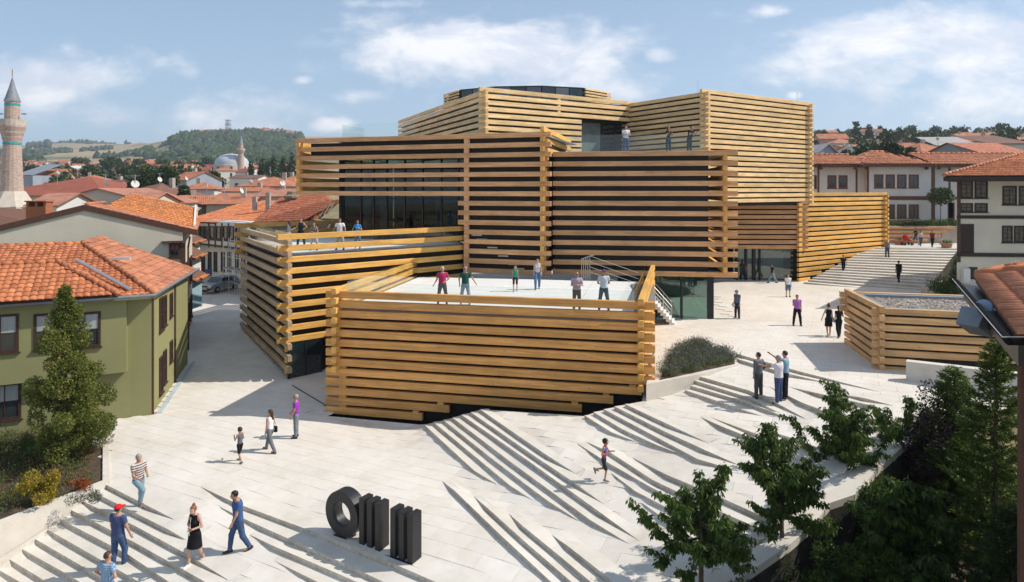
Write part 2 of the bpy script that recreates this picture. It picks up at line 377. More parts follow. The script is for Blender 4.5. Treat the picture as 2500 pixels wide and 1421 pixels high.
def _U(r2): return np.where(r2 > 1e-9, r2 * np.log(np.maximum(r2, 1e-12)) * .5, 0.0)
_d2 = ((P[:, None, :2] - P[None, :, :2]) ** 2).sum(-1)
K = _U(_d2) + np.eye(len(P)) * 0.6
Q = np.c_[np.ones(len(P)), P[:, :2]]
A_ = np.block([[K, Q], [Q.T, np.zeros((3, 3))]])
sol = np.linalg.solve(A_, np.r_[P[:, 2], 0, 0, 0])
wts, aff = sol[:len(P)], sol[len(P):]
def Gv(xy):
    xy = np.asarray(xy, float).reshape(-1, 2)
    d2 = ((xy[:, None, :] - P[None, :, :2]) ** 2).sum(-1)
    return _U(d2) @ wts + aff[0] + xy @ aff[1:]
def G(x, y): return float(Gv([(x, y)])[0])
def onG(px, py, add=0.0, z0=0.5):
    z = z0
    for _ in range(25):
        p = PZ(px, py, z); z = .5 * z + .5 * (G(p.x, p.y) + add)
    return PZ(px, py, z)
# ------------------------------------------------------------------ plaza mesh (constrained outline, half-metre grid)
kerb_px = [(2280, 1010), (2190, 1060), (2100, 1135), (2045, 1195), (1985, 1215), (1945, 1262), (1890, 1310), (1800, 1372), (1712, 1421)]
kerb_w = [onG(a, b) for a, b in kerb_px]
_e = (kerb_w[-1] - kerb_w[-2]).normalized()
kerb_w.append(kerb_w[-1] + _e * 2.5 + Vector((-.8, -.6, 0)))
kerb_w.append(kerb_w[-1] + Vector((-2.5, -2.2, 0)))
stair_foot = (-17.0, 17.6)
outline = [stair_foot, (-16, 12), (-2, 10.5), ] + [(p.x, p.y) for p in reversed(kerb_w)] + [(26.5, 25.5), (28, 34), (36, 40), (37, 52.2), (38.5, 67), (36, 75), (10, 75), (-12, 78), (-13.5, 92), (-26, 92), (-31, 72), (-29, 60), (-26, 50), (-22.5, 44), (-19.8, 39), (-16.75, 30.2),
           (-16.2, 30.2), (-18.6, 29.2), (-14.45, 23.0), (-14.2, 22.7)]
_sl = [onG(a, b) for a, b in ((800, 1014), (1035, 1036), (1058, 1030), (1082, 1025), (1104, 1019), (1126, 1012), (1149, 1006), (1172, 999), (1225, 1001), (1427, 1014), (1449, 1006), (1474, 999), (1500, 992), (1526, 986), (1568, 978))]
slit = [(-8.3, 30.0)] + [(q.x, q.y) for q in _sl] + [(5.75, 28.6), (-7.9, 31.4)]
pts = [Vector(p) for p in outline]
def inside(x, y, poly):
    c = False; j = len(poly) - 1
    for i in range(len(poly)):
        xi, yi = poly[i][0], poly[i][1]; xj, yj = poly[j][0], poly[j][1]
        if (yi > y) != (yj > y) and x < (xj - xi) * (y - yi) / (yj - yi + 1e-12) + xi: c = not c
        j = i
    return c
edges = [(i, (i + 1) % len(pts)) for i in range(len(pts))]
_n0 = len(pts); pts += [Vector(p) for p in slit]; edges += [(_n0 + i, _n0 + (i + 1) % len(slit)) for i in range(len(slit))]
gx = np.arange(-27, 39, .6); gy = np.arange(10, 92, .6)
for yv in gy:
    for xv in gx:
        if yv > 46 and (int(round(xv / .6)) % 3 or int(round(yv / .6)) % 3): continue
        if inside(xv, yv, outline): pts.append(Vector((xv + .013, yv + .017)))
ov, oe, of, *_ = delaunay_2d_cdt(pts, edges, [], 1, 1e-5)
zz = Gv([(p.x, p.y) for p in ov])
mb = MB(); mb.v = [(p.x, p.y, float(zz[i]) - .03) for i, p in enumerate(ov)]; mb.f = [tuple(f) for f in of if not inside(sum(ov[i].x for i in f) / 3, sum(ov[i].y for i in f) / 3, slit)]; mb.m = [0] * len(mb.f)
plaza = mb.build('plaza_ground', m_joint); tag(plaza, kind='structure')
for p_ in plaza.data.polygons: pass
# ------------------------------------------------------------------ steps: thin wedges, full height in the middle, tapering into the ramp
RISE = .145
def L(*a): return a
step_lines = {
 'left_steps': dict(w=.75, lines=[
   ([(257,1182),(359,1234),(433,1272)], 'fe'), ([(230,1202),(410,1292),(463,1323)], 'fe'), ([(203,1224),(330,1284),(460,1355),(562,1419)], 'fe'), ([(174,1245),(330,1325),(500,1420),(560,1452)], 'ff'),
   ([(146,1267),(310,1352),(413,1421),(470,1458)], 'ff'), ([(115,1292),(330,1415),(400,1458)], 'ff'), ([(83,1314),(250,1411),(330,1460)], 'ff'), ([(52,1339),(166,1403),(250,1455)], 'ff'), ([(19,1363),(100,1412),(170,1455)], 'ff'),
   ([(-10,1387),(30,1410),(100,1450)], 'ff'), ([(-40,1412),(20,1448)], 'ff')]),
 'logo_steps': dict(w=.75, lines=[
   ([(485,1186),(575,1228),(610,1241),(790,1307),(930,1363),(1064,1421),(1150,1460)], 'ef'), ([(538,1238),(610,1273),(812,1363),(938,1421),(1010,1456)], 'ef'),
   ([(607,1304),(668,1333),(873,1421),(950,1456)], 'ef'), ([(666,1367),(776,1421),(850,1458)], 'ef')]),
 'slit_steps': dict(w=.42, lines=[
   ([(1035,1036),(1158,1149),(1222,1188)], 'fe'), ([(1058,1030),(1245,1185),(1311,1228)], 'fe'), ([(1082,1025),(1200,1119),(1335,1221),(1418,1275)], 'fe'), ([(1104,1019),(1250,1130),(1439,1268),(1536,1328)], 'fe'),
   ([(1126,1012),(1290,1125),(1464,1250),(1560,1320)], 'fe'), ([(1149,1006),(1300,1110),(1396,1174),(1473,1230)], 'fe'), ([(1172,999),(1260,1060),(1338,1113),(1405,1156)], 'fe')]),
 'front_steps': dict(w=.6, lines=[
   ([(1080,1175),(1108,1196),(1220,1304),(1346,1421),(1390,1462)], 'ef'), ([(1157,1212),(1190,1240),(1290,1330),(1396,1421),(1440,1462)], 'ef'), ([(1241,1253),(1275,1283),(1360,1352),(1443,1421),(1490,1462)], 'ef'), ([(1346,1305),(1385,1332),(1499,1421),(1550,1462)], 'ef')]),
 'mid_steps': dict(w=.42, lines=[
   ([(1427,1014),(1493,1055),(1572,1086)], 'fe'), ([(1449,1006),(1520,1048),(1598,1084),(1680,1116)], 'fe'), ([(1474,999),(1580,1055),(1702,1120),(1801,1150)], 'fe'), ([(1500,992),(1620,1052),(1720,1098),(1810,1138)], 'fe'), ([(1526,986),(1580,1012),(1630,1035),(1729,1082)], 'fe')]),
 'right_steps': dict(w=.6, lines=[
   ([(1549,1215),(1619,1264),(1700,1318),(1760,1350)], 'ef'), ([(1482,1147),(1551,1199),(1641,1246),(1760,1310),(1800,1335)], 'ef'), ([(1410,1083),(1480,1127),(1594,1192),(1720,1258),(1850,1318)], 'ef'),
   ([(1427,1077),(1486,1102),(1594,1172),(1720,1232),(1876,1300)], 'ef'), ([(1522,1106),(1630,1160),(1741,1206),(1882,1270)], 'ef')]),
 'upper_steps': dict(w=.5, lines=[
   ([(1672,952),(1790,992),(1869,1019)], 'fe'), ([(1685,941),(1800,975),(1880,1003),(1920,1020)], 'fe'), ([(1696,929),(1827,970),(1964,1038)], 'fe'), ([(1708,919),(1828,953),(1890,980),(1975,1027)], 'fe')]),
 'sliver_steps': dict(w=.6, lines=[
   ([(1708,1017),(1760,1040),(1907,1098),(2030,1171)], 'ee'), ([(1725,1015),(1852,1061),(1962,1091),(2050,1130)], 'ee'), ([(1835,1039),(1949,1074),(2040,1110)], 'ee')]),
 'planter_steps': dict(w=.6, lines=[([(1799,876),(1920,911),(2025,936)], 'fe'), ([(1797,863),(1954,907),(2148,957)], 'fe')]),
 'far_steps': dict(w=.6, lines=[([(1877,943),(1954,981),(2060,1022),(2120,1050)], 'ee'), ([(1924,944),(1996,960),(2110,986),(2170,1005)], 'ee'), ([(2009,955),(2112,972),(2180,990)], 'ee')]),
}
def seg_hit(p, d, line):
    best = None
    for a, b in zip(line[:-1], line[1:]):
        e = (b.xy - a.xy); den = d.x * e.y - d.y * e.x
        if abs(den) < 1e-9: continue
        w = a.xy - p.xy
        t = (w.x * e.y - w.y * e.x) / den; s_ = (w.x * d.y - w.y * d.x) / den
        if t > .12 and -1e-6 <= s_ <= 1 + 1e-6 and (best is None or t < best): best = t
    return best
for gname, gd in step_lines.items():
    W3 = []
    for pxs, mode in gd['lines']:
        # resample in pixels, taper height, place on the ramp
        seq = []
        for (a, b) in zip(pxs[:-1], pxs[1:]):
            n = max(1, int(math.hypot(b[0] - a[0], b[1] - a[1]) / 22))
            for k in range(n): seq.append((a[0] + (b[0] - a[0]) * k / n, a[1] + (b[1] - a[1]) * k / n))
        seq.append(pxs[-1])
        s0 = math.dist(pxs[0], pxs[1]); s1 = math.dist(pxs[-1], pxs[-2])
        out = []; acc_l = 0; tot = sum(math.dist(seq[i], seq[i + 1]) for i in range(len(seq) - 1))
        for i, q in enumerate(seq):
            if i: acc_l += math.dist(seq[i], seq[i - 1])
            r = 1.0
            if mode[0] == 'e': r = min(r, acc_l / s0 if s0 else 1)
            if mode[1] == 'e': r = min(r, (tot - acc_l) / s1 if s1 else 1)
            r = max(.02, r) * RISE
            p = onG(q[0], q[1], r)
            out.append((p, r))
        W3.append(out)
    mb = MB(); root = None
    for i, ln in enumerate(W3):
        allp = [q[0] for q in ln]
        dirn = (allp[-1].xy - allp[0].xy).normalized()
        up = Vector((-dirn.y, dirn.x))
        if up.dot(Vector((.8, .6))) < 0: up = -up
        fr, bk = [], []
        for p, r in ln:
            best = None
            for j, other in enumerate(W3):
                if j == i: continue
                h = seg_hit(p, up, [q[0] for q in other])
                if h is not None and (best is None or h < best): best = h
            w = min(best, gd['w'] * 1.6) if best else gd['w']
            w = max(.2, w - .015)
            g0 = p.z - r
            b = Vector((p.x + up.x * w, p.y + up.y * w, 0)); b.z = G(b.x, b.y) + .006
            fr.append((p, g0)); bk.append(b)
        mb = MB()
        n = len(fr)
        vs = []
        for (p, g0), b in zip(fr, bk):
            mid = (p + b) * .5; gm = G(mid.x, mid.y) + .008
            vs += [(p.x, p.y, g0 - .05), (p.x, p.y, p.z), (mid.x, mid.y, max(mid.z, gm)), (b.x, b.y, b.z), (b.x, b.y, b.z - .2)]
        for k in range(n - 1):
            a, c = k * 5, (k + 1) * 5
            flip = (fr[1][0].xy - fr[0][0].xy).normalized().cross(up) < 0
            for (q, m_) in (((0, 1), 1), ((1, 2), 0), ((2, 3), 0), ((3, 4), 1)):
                f = [a + q[0], c + q[0], c + q[1], a + q[1]]
                mb.mesh([vs[t] for t in f], [(0, 1, 2, 3)] if not flip else [(3, 2, 1, 0)], m_)
        mb.poly([vs[t] for t in range(5)], 1); mb.poly([vs[(n - 1) * 5 + t] for t in range(5)][::-1], 1)
        o = mb.build('step', [m_stone, m_riser], plaza)
# ------------------------------------------------------------------ paving slabs draped on the plaza
SA = R(-27)
ca, sa = math.cos(SA), math.sin(SA)
slabs = []
LW, LH = 1.2, .6
boxes_keep = []
hidden_polys = [[(-8.2, 30.3), (5.5, 27.3), (8.5, 39), (-6.2, 41)], [(-12.2, 35.4), (-3, 43.2), (-5, 60), (-19.3, 46.8)], [(-6, 41), (14, 40.3), (16, 50), (-6, 60)], [(14, 61), (26, 60.5), (38, 68), (30, 80), (10, 80)]]
for i in range(-75, 90):
    for j in range(-75, 160):
        cx = (i + (.5 if j % 2 else 0)) * LW; cy = j * LH
        x, y = cx * ca - cy * sa, cx * sa + cy * ca
        if not (10 < y < 62 and -27 < x < 39) or not inside(x, y, outline): continue
        q = [(cx + sx * (LW / 2 - .004), cy + sy * (LH / 2 - .004)) for sx, sy in ((-1, -1), (1, -1), (1, 1), (-1, 1))]
        q = [(a * ca - b * sa, a * sa + b * ca) for a, b in q]
        ins_ = [inside(a, b, outline) for a, b in q]
        if not any(ins_): continue
        if any(all(inside(a, b, h) for a, b in q) for h in hidden_polys): continue
        if inside(x, y, slit) or any(inside(a, b, slit) for a, b in q): continue
        slabs.append((math.hypot(x, y), q))
slabs.sort(key=lambda s: s[0])
m_slab = mat('paving_slab', (.64, .60, .545), .72, .04, .9, bump=.1, bscale=30, objvar=.02)
def slabmat():
    m = mat('paving_field', (.64, .60, .545), .72, .055, .9, bump=.12, bscale=30)
    n, l = m.node_tree.nodes, m.node_tree.links
    g = n.new('ShaderNodeNewGeometry'); hs = n.new('ShaderNodeHueSaturation'); mr = n.new('ShaderNodeMapRange')
    mr.inputs['To Min'].default_value = .98; mr.inputs['To Max'].default_value = 1.02
    l.new(g.outputs['Random Per Island'], mr.inputs['Value']); l.new(mr.outputs[0], hs.inputs['Value'])
    b = n['Principled BSDF']; src = b.inputs['Base Color'].links[0].from_socket
    l.new(src, hs.inputs['Color']); l.new(hs.outputs[0], b.inputs['Base Color'])
    return m
m_field = slabmat(); stain(m_slab); stain(m_field); stain(m_joint)
allq = np.array([q for _, q in slabs]).reshape(-1, 2)
zq = Gv(allq).reshape(-1, 4)
# centre samples keep each slab from dipping under the curved ramp
far = MB()
vis_count = 0
for k, (d, q) in enumerate(slabs):
    zs = zq[k]; 
    vs = [(q[t][0], q[t][1], float(zs[t]) + .0) for t in range(4)] + [(q[t][0], q[t][1], float(zs[t]) - .05) for t in range(4)]
    fs = [(0, 1, 2, 3), (0, 4, 5, 1), (1, 5, 6, 2), (2, 6, 7, 3), (3, 7, 4, 0)]
    c = (sum(p[0] for p in q) / 4, sum(p[1] for p in q) / 4)
    inview = c[1] > 16 and abs(c[0] / c[1]) < .78
    if inview and vis_count < 300:
        vis_count += 1
        s_ = MB(); s_.mesh([(a - c[0], b - c[1], z) for a, b, z in vs], fs)
        o = s_.build('paving_slab', m_slab, plaza); o.location = (c[0], c[1], 0)
    else:
        far.mesh(vs, fs)
o = far.build('paving_slabs', m_field, plaza); tag(o, kind='stuff')
# ------------------------------------------------------------------ kerb wall along the garden, stair cheek wall
mb = MB()
kw = kerb_w
inner = []; outer = []
for i, p in enumerate(kw):
    d = (kw[min(i + 1, len(kw) - 1)].xy - kw[max(i - 1, 0)].xy).normalized()
    n = Vector((-d.y, d.x))
    if n.dot(Vector((1, -1))) < 0: n = -n
    inner.append(Vector((p.x, p.y, p.z))); outer.append(Vector((p.x + n.x * .5, p.y + n.y * .5, p.z)))
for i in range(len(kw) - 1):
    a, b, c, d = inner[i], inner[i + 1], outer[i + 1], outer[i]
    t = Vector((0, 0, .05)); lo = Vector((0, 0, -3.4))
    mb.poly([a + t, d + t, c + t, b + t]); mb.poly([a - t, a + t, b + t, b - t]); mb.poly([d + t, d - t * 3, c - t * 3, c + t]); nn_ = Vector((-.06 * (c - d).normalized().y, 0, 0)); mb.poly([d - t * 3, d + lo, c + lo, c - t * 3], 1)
kerb = mb.build('retaining_wall', [m_stone_cheek, mat('wall_face_shaded', (.05, .045, .04), .9, .4, 3, bump=.4)])  # lower face coloured dark to stand for the shade lying on it
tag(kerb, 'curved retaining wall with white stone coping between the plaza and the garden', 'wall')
mb = MB()
mb.wall((-14.15, 22.95), (-17.2, 17.2), [-1.9, -3.0, -3.0, -1.9], [.03, .03, .03, .03], -.35)
ck = mb.build('stair_cheek_wall', m_stone_cheek)
tag(ck, 'white stone side wall at the upper end of the left staircase', 'wall')
# ------------------------------------------------------------------ museum
museum = empty('museum_building', (0, 0, 0), 0, 'stacked timber box museum with black walls behind horizontal glulam beams', 'museum')
_beam_cache = {}
def beam_mesh(Lg, D, H, mt):
    key = (round(Lg, 1), D, H, mt.name)
    if key not in _beam_cache:
        L2 = key[0]
        b = 0.012
        mb = MB()
        # box with chamfered long edges
        prof = [(-D/2, -H/2 + b), (-D/2 + b, -H/2), (D/2 - b, -H/2), (D/2, -H/2 + b), (D/2, H/2 - b), (D/2 - b, H/2), (-D/2 + b, H/2), (-D/2, H/2 - b)]
        vs = [(-L2/2, y, z) for y, z in prof] + [(L2/2, y, z) for y, z in prof]
        fs = [(i, (i + 1) % 8, 8 + (i + 1) % 8, 8 + i)[::-1] for i in range(8)] + [tuple(range(8)), tuple(reversed(range(8, 16)))]
        _beam_cache[key] = (mb.mesh(vs, fs).data('beam', mt), L2)
    return _beam_cache[key]
def beam(parent, a, b, z, D, H, mt, name='beam'):
    a = Vector(a[:2]); b = Vector(b[:2]); d = b - a
    me, L2 = beam_mesh(d.length, D, H, mt)
    c = (a + b) / 2
    o = link(name, me, parent, (c.x, c.y, z), (0, 0, math.atan2(d.y, d.x)))
    o.scale = (d.length / L2, 1, 1)
    return o
def face(parent, A, B, ztop, rows, s, h, mt, D=.22, exA=.35, exB=.35, out=None, trim=None, half=False, skip=()):
    """rows of beams on the line A->B (outer face), 'out' = outward normal side (+1 right of A->B)"""
    A = Vector(A); B = Vector(B); d = (B - A).normalized(); n = Vector((d.y, -d.x)) * (out or 1)
    L_ = (B - A).length
    for i in range(rows):
        if i in skip: continue
        z = ztop - i * s - h / 2 - (s / 2 if half else 0)
        t0, t1 = -exA, L_ + exB
        if trim and i in trim:
            r0, r1 = trim[i]
            if r0 is not None: t0 = r0
            if r1 is not None: t1 = r1
        if t1 - t0 < .2: continue
        p, q = A + d * t0 - n * D / 2, A + d * t1 - n * D / 2
        beam(parent, p, q, z, D, h, mt)
def tpx(A, B, px):
    """distance along A->B where the vertical at pixel column px crosses it"""
    A = Vector(A); B = Vector(B); d = (B - A).normalized(); k = (px - CX) / F
    return (k * A.y - A.x) / (d.x - k * d.y)
def off(A, B, k):
    A = Vector(A); B = Vector(B); d = (B - A).normalized(); n = Vector((d.y, -d.x)); return A + n * k, B + n * k
def post(parent, A, B, px, z0, z1, mt, w=.3, D=.2, t=None, depth=.03):
    t = tpx(A, B, px) if t is None else t
    A = Vector(A); B = Vector(B); d = (B - A).normalized(); n = Vector((d.y, -d.x))
    c = A + d * t - n * (depth + D / 2)
    o = MB().box(-w/2, w/2, -D/2, D/2, 0, z1 - z0).build('post', mt, parent)
    o.location = (c.x, c.y, z0); o.rotation_euler = (0, 0, math.atan2(d.y, d.x))
    return o
def core(name, poly, z0, z1, mt=None):
    return MB().prism(poly, z0, z1).build(name, mt or m_dark, museum)
def inset(poly, k):
    """shrink convex ccw polygon"""
    n = len(poly); out = []
    P2 = [Vector(p) for p in poly]
    ls = []
    for i in range(n):
        a, b = P2[i], P2[(i + 1) % n]; d = (b - a).normalized(); nn = Vector((-d.y, d.x)); ls.append((a + nn * k, d))
    for i in range(n):
        (p, d), (q, e) = ls[i - 1], ls[i]
        den = d.cross(e); t = (q - p).cross(e) / den; out.append(p + d * t)
    return out
def slabtop(parent, poly, z0, z1, name, mt): return MB().prism(poly, z0, z1).build(name, mt, parent)
def floor_panels(poly, z, parent, ang, w=2.4, h=1.2):
    c_, s_ = math.cos(ang), math.sin(ang)
    for i in range(-30, 30):
        for j in range(-60, 90):
            cx, cy = i * w, j * h
            q = [(cx + a * (w / 2 - .012), cy + b * (h / 2 - .012)) for a, b in ((-1, -1), (1, -1), (1, 1), (-1, 1))]
            q = [(a * c_ - b * s_, a * s_ + b * c_) for a, b in q]
            ins = [inside(a, b, poly) for a, b in q]
            if not any(ins): continue
            if not all(ins):
                # clip by Sutherland-Hodgman against the convex polygon
                sub = q; n = len(poly)
                for k in range(n):
                    a, b = Vector(poly[k]), Vector(poly[(k + 1) % n]); e = b - a; res = []
                    for m_ in range(len(sub)):
                        p, r = Vector(sub[m_]), Vector(sub[(m_ + 1) % len(sub)])
                        sp = e.cross(p - a) >= 0; sr = e.cross(r - a) >= 0
                        if sp: res.append(tuple(p))
                        if sp != sr:
                            t = e.cross(a - p) / e.cross(r - p); res.append(tuple(p + (r - p) * t))
                    sub = res
                    if len(sub) < 3: break
                if len(sub) < 3: continue
                q = sub
            MB().prism(q, z - .03, z).build('floor_slab', m_white_floor, parent)
def rail(parent, pts, z, h=1.1, seg=1.5, name='glass_rail', m=None):
    for a, b in zip(pts[:-1], pts[1:]):
        a = Vector(a); b = Vector(b); Lr = (b - a).length; n = max(1, round(Lr / seg)); d = (b - a) / n
        for k in range(n):
            p, q = a + d * k + d.normalized() * .01, a + d * (k + 1) - d.normalized() * .01
            MB().wall(p, q, z, z + h, .016).build('glass_panel', m or m_glass_rail, parent)
# --- front box -------------------------------------------------------------
FA, FB, FC, FD = (-8.2, 30.3), (5.5, 27.3), (8.5, 39.0), (-6.2, 41.3)
fpoly = [FA, FB, FC, FD]
fcore = core('front_box', inset(fpoly, .34), -1.2, 4.70)
MB().prism([(slit[0][0] + .3, slit[0][1] + .1)] + slit[1:-1] + [(-7.6, 31.2)], -1.2, -1.1).build('recess_floor', m_dark, fcore)
slabtop(fcore, inset(fpoly, .26), 4.70, 4.79, 'coping', m_grey_metal)
fl = slabtop(fcore, inset(fpoly, .5), 4.79, 4.815, 'terrace_floor', m_joint)
fang = math.atan2(FB[1] - FA[1], FB[0] - FA[0])
floor_panels(inset(fpoly, .55), 4.85, fl, fang, 2.4, 1.2)
fs_, fh = .447, .325
exF = .45
tr = {12: (None, tpx(FA, FB, 1030)), 11: (None, tpx(FA, FB, 1096)), 10: (None, tpx(FA, FB, 1420)), 9: (None, tpx(FA, FB, 1497)), 8: (None, tpx(FA, FB, 1567))}
face(fcore, FA, FB, 5.6, 13, fs_, fh, m_wood_front, D=.24, exA=exF, exB=exF, trim=tr)
face(fcore, FB, FC, 5.6 + .16, 9, fs_, fh - .06, m_wood_gold, D=.24, exA=.3, exB=.3)
face(fcore, FD, FA, 5.6 + .16, 9, fs_, fh - .06, m_wood_gold, D=.24, exA=.3, exB=.38, skip=())
for px, z in ((1014, .22), (1075, .67), (1403, 1.12), (1480, 1.56), (1545, 2.0)):
    post(fcore, FA, FB, px, z - .14, z + .12, m_wood_front, w=.28, depth=.02)
post(fcore, FA, FB, 835, 0.0, 2.3, m_wood_front, w=.35, depth=.04)
post(fcore, FA, FB, 812, 5.0, 5.35, m_wood_front, w=.25, depth=.04)
ir = inset(fpoly, .42)
rail(fcore, [ir[3], ir[0], ir[1], ir[2]], 4.86, 1.12, 2.2)
# --- left box --------------------------------------------------------------
LA, LB, LC = (-12.2, 35.4), (-2.8, 43.4), (-19.4, 46.9)
LD = (-6.5, 58)
lpoly = [LA, LB, LD, LC]
li = inset(lpoly, .36)
lcore = core('left_box', li, -.3, 6.60)
slabtop(lcore, inset(lpoly, .28), 6.60, 6.66, 'coping', m_grey_metal)
fl = slabtop(lcore, inset(lpoly, .5), 6.66, 6.72, 'terrace_floor', m_joint)
floor_panels(inset(lpoly, .55), 6.75, fl, math.atan2(LB[1] - LA[1], LB[0] - LA[0]), 2.4, 1.2)
face(lcore, LA, LB, 7.87, 10, .62, .305, m_wood_gold, exA=.45, exB=.15)
face(lcore, LC, LA, 7.87 - .31, 12, .62, .305, m_wood_shade, exA=.45, exB=.4)
face(lcore, LD, LC, 7.87, 4, .62, .305, m_wood_gold, exA=.3, exB=.45)
for k, z in ((0, .3), (1, .9), (2, 1.5)):
    post(lcore, LA, LB, 0, z, z + .3, m_wood_gold, w=.2, t=.1, depth=.02)
# dark glazed entrance under the beams of the left box
a, b = off(LA, LB, -.02)
d = (b - a).normalized(); t0, t1 = tpx(LA, LB, 704), tpx(LA, LB, 786)
dg = MB().wall(a + d * (t0), a + d * (t1), .0, 1.98, .1).build('entrance_glazing', m_glass_dark, lcore)
for t in (t0 - .02, (t0 + t1) / 2, t1 - .05):
    MB().wall(a + d * t + Vector((d.y, -d.x)) * .03, a + d * (t + .07) + Vector((d.y, -d.x)) * .03, 0, 1.98, .1).build('mullion', m_black, dg)
li2 = inset(lpoly, .45)
rail(lcore, [li2[3], li2[0], li2[1]], 6.76, 1.1, 2.4)
# --- glass box B -----------------------------------------------------------
BL, BR = (-15.2, 46.75), (2.05, 41.0)
sB = Vector((2.6, 10.6))
BR2 = tuple(Vector(BR) + sB); BL2 = tuple(Vector(BL) + sB)
bd = (Vector(BR) - Vector(BL)).normalized()
def Bt(px, k=0):
    t = tpx(BL, BR, px); n = Vector((bd.y, -bd.x)); return Vector(BL) + bd * t - n * k
tA = 1138
bcore = core('upper_terrace_box', [Bt(tA, .3), Bt(1330, .3), Vector(BR2) + Vector((-.4, 0)), Bt(tA, 9)], 4.85, 13.62)
MB().prism([Bt(752, .35), Bt(tA, .35), Bt(tA, 9), Bt(752, 9)], 12.72, 13.55).build('roof_slab', m_dark, bcore)
MB().prism([Bt(806, .3), Bt(1330, .3), Bt(1330, 9), Bt(806, 9)], 13.64, 13.7).build('roof_coping', m_grey_metal, bcore)
# glazing recessed behind the beams, seen through to a dark interior
gz = MB().prism([Bt(806, 1.6), Bt(tA, 1.6), Bt(tA, 1.63), Bt(806, 1.63)], 6.75, 12.72).build('glazing', glassmat('facade_glass', (.36, .50, .52), .0), bcore)
MB().prism([Bt(806, 9.2), Bt(tA, 9.2), Bt(tA, 9.3), Bt(806, 9.3)], 6.75, 12.35).build('back_wall', m_dark, bcore)
MB().prism([Bt(806, 2), Bt(tA, 2), Bt(tA, 9.1), Bt(806, 9.1)], 6.76, 6.8).build('interior_floor', mat('interior_floor', (.12, .12, .12), .4), bcore)
for px in (848, 890):
    c = Bt(px, 2.6); MB().lathe([(.28, 6.8), (.28, 12.3)], 12, 0, (c.x, c.y)).build('column', mat('interior_column', (.5, .53, .5), .6), bcore)
for px0, px1 in ((985, 1040), (1075, 1110)):
    MB().prism([Bt(px0, 5), Bt(px1, 5), Bt(px1, 5.1), Bt(px0, 5.1)], 6.8, 11.5).build('interior_panel', mat('interior_panel', (.2, .27, .27), .5, .3, .8), bcore)
for px in (806, 850, 882, 915, 960, 1005, 1052, 1095, tA - 4):
    MB().prism([Bt(px, 1.52), Bt(px + 3, 1.52), Bt(px + 3, 1.72), Bt(px, 1.72)], 6.75, 12.35).build('mullion', m_black, bcore)
MB().prism([Bt(806, 1.5), Bt(tA, 1.5), Bt(tA, 1.58), Bt(806, 1.58)], 9.6, 9.68).build('transom', m_black, bcore)
MB().prism([Bt(800, 1.4), Bt(806, 1.4), Bt(806, 9), Bt(800, 9)], 6.75, 12.4).build('side_wall', m_dark, bcore)
trimB = {i: (tpx(BL, BR, 1118 if i < 10 else 1135), None) for i in range(7, 15)}
face(bcore, BL, BR, 13.9, 15, .622, .31, m_wood_brown, exA=.28, exB=.38, trim=trimB)
face(bcore, BR, BR2, 13.9 + .31, 3, .622, .31, m_wood_gold, exA=.32, exB=.1)
face(bcore, BR, tuple(Vector(BR) + sB * .12), 13.9 + .31 - 3 * .622, 12, .622, .31, m_wood_gold, exA=.32, exB=.1)
face(bcore, BL2, BL, 13.9 - .31, 6, .622, .31, m_wood_gold, exA=.1, exB=.32)
post(bcore, BL, BR, 1138, 4.9, 13.85, m_wood_brown, w=.32, depth=.02)
post(bcore, BL, BR, 1325, 4.9, 13.85, m_wood_brown, w=.36, depth=.02)
rail(bcore, [Bt(806, 4.5), Bt(806, 1.5), Bt(990, 1.5)], 13.7, 1.25, 2.5)
# open flight of concrete stairs glimpsed between the beams
for k in range(9):
    c = Bt(1160 + k * 13, .26)
    z = 7.35 - k * .26
    MB().prism([c + bd * -.35 + Vector((0, -.0)), c + bd * .35, c + bd * .35 + Vector((0, .02)), c + bd * -.35 + Vector((0, .02))], z - .09, z).build('stair_tread', m_stone_cheek, bcore)
# --- black box C ------------------------------------------------------------
CL, CR = (2.72, 41.6), (13.1, 40.05)
sC = Vector((1.7, 11.0))
CR2 = tuple(Vector(CR) + sC); CL2 = tuple(Vector(CL) + sC)
ccore = core('black_box', [Vector(CL) + Vector((.0, .3)), Vector(CR) + Vector((-1.0, .32)), Vector(CR2) + Vector((-1.0, 0)), Vector(CL2)], 4.9, 12.42)
face(ccore, CL, CR, 12.68, 13, .622, .31, m_wood_brown, exA=.14, exB=.68)
face(ccore, CR, CR2, 12.68 - .31, 12, .622, .31, m_wood_gold, exA=.35, exB=.1)
post(ccore, CL, CR, 1771, 4.9, 12.6, m_wood_brown, w=.26, depth=.02)
tfl = MB().prism([Vector(CL) + Vector((0, .26)), Vector(CR) + Vector((0, .26)), (15.2, 52.3), (13.6, 56), (14.0, 61.3), (-2.5, 51.4), (2.3, 46)], 12.44, 12.56).build('terrace_floor', m_grey_metal, ccore)
rail(ccore, [Vector(CL) + Vector((.7, .4)), Vector(CR) + Vector((-1.2, .4))], 12.5, 1.25, 2.6)
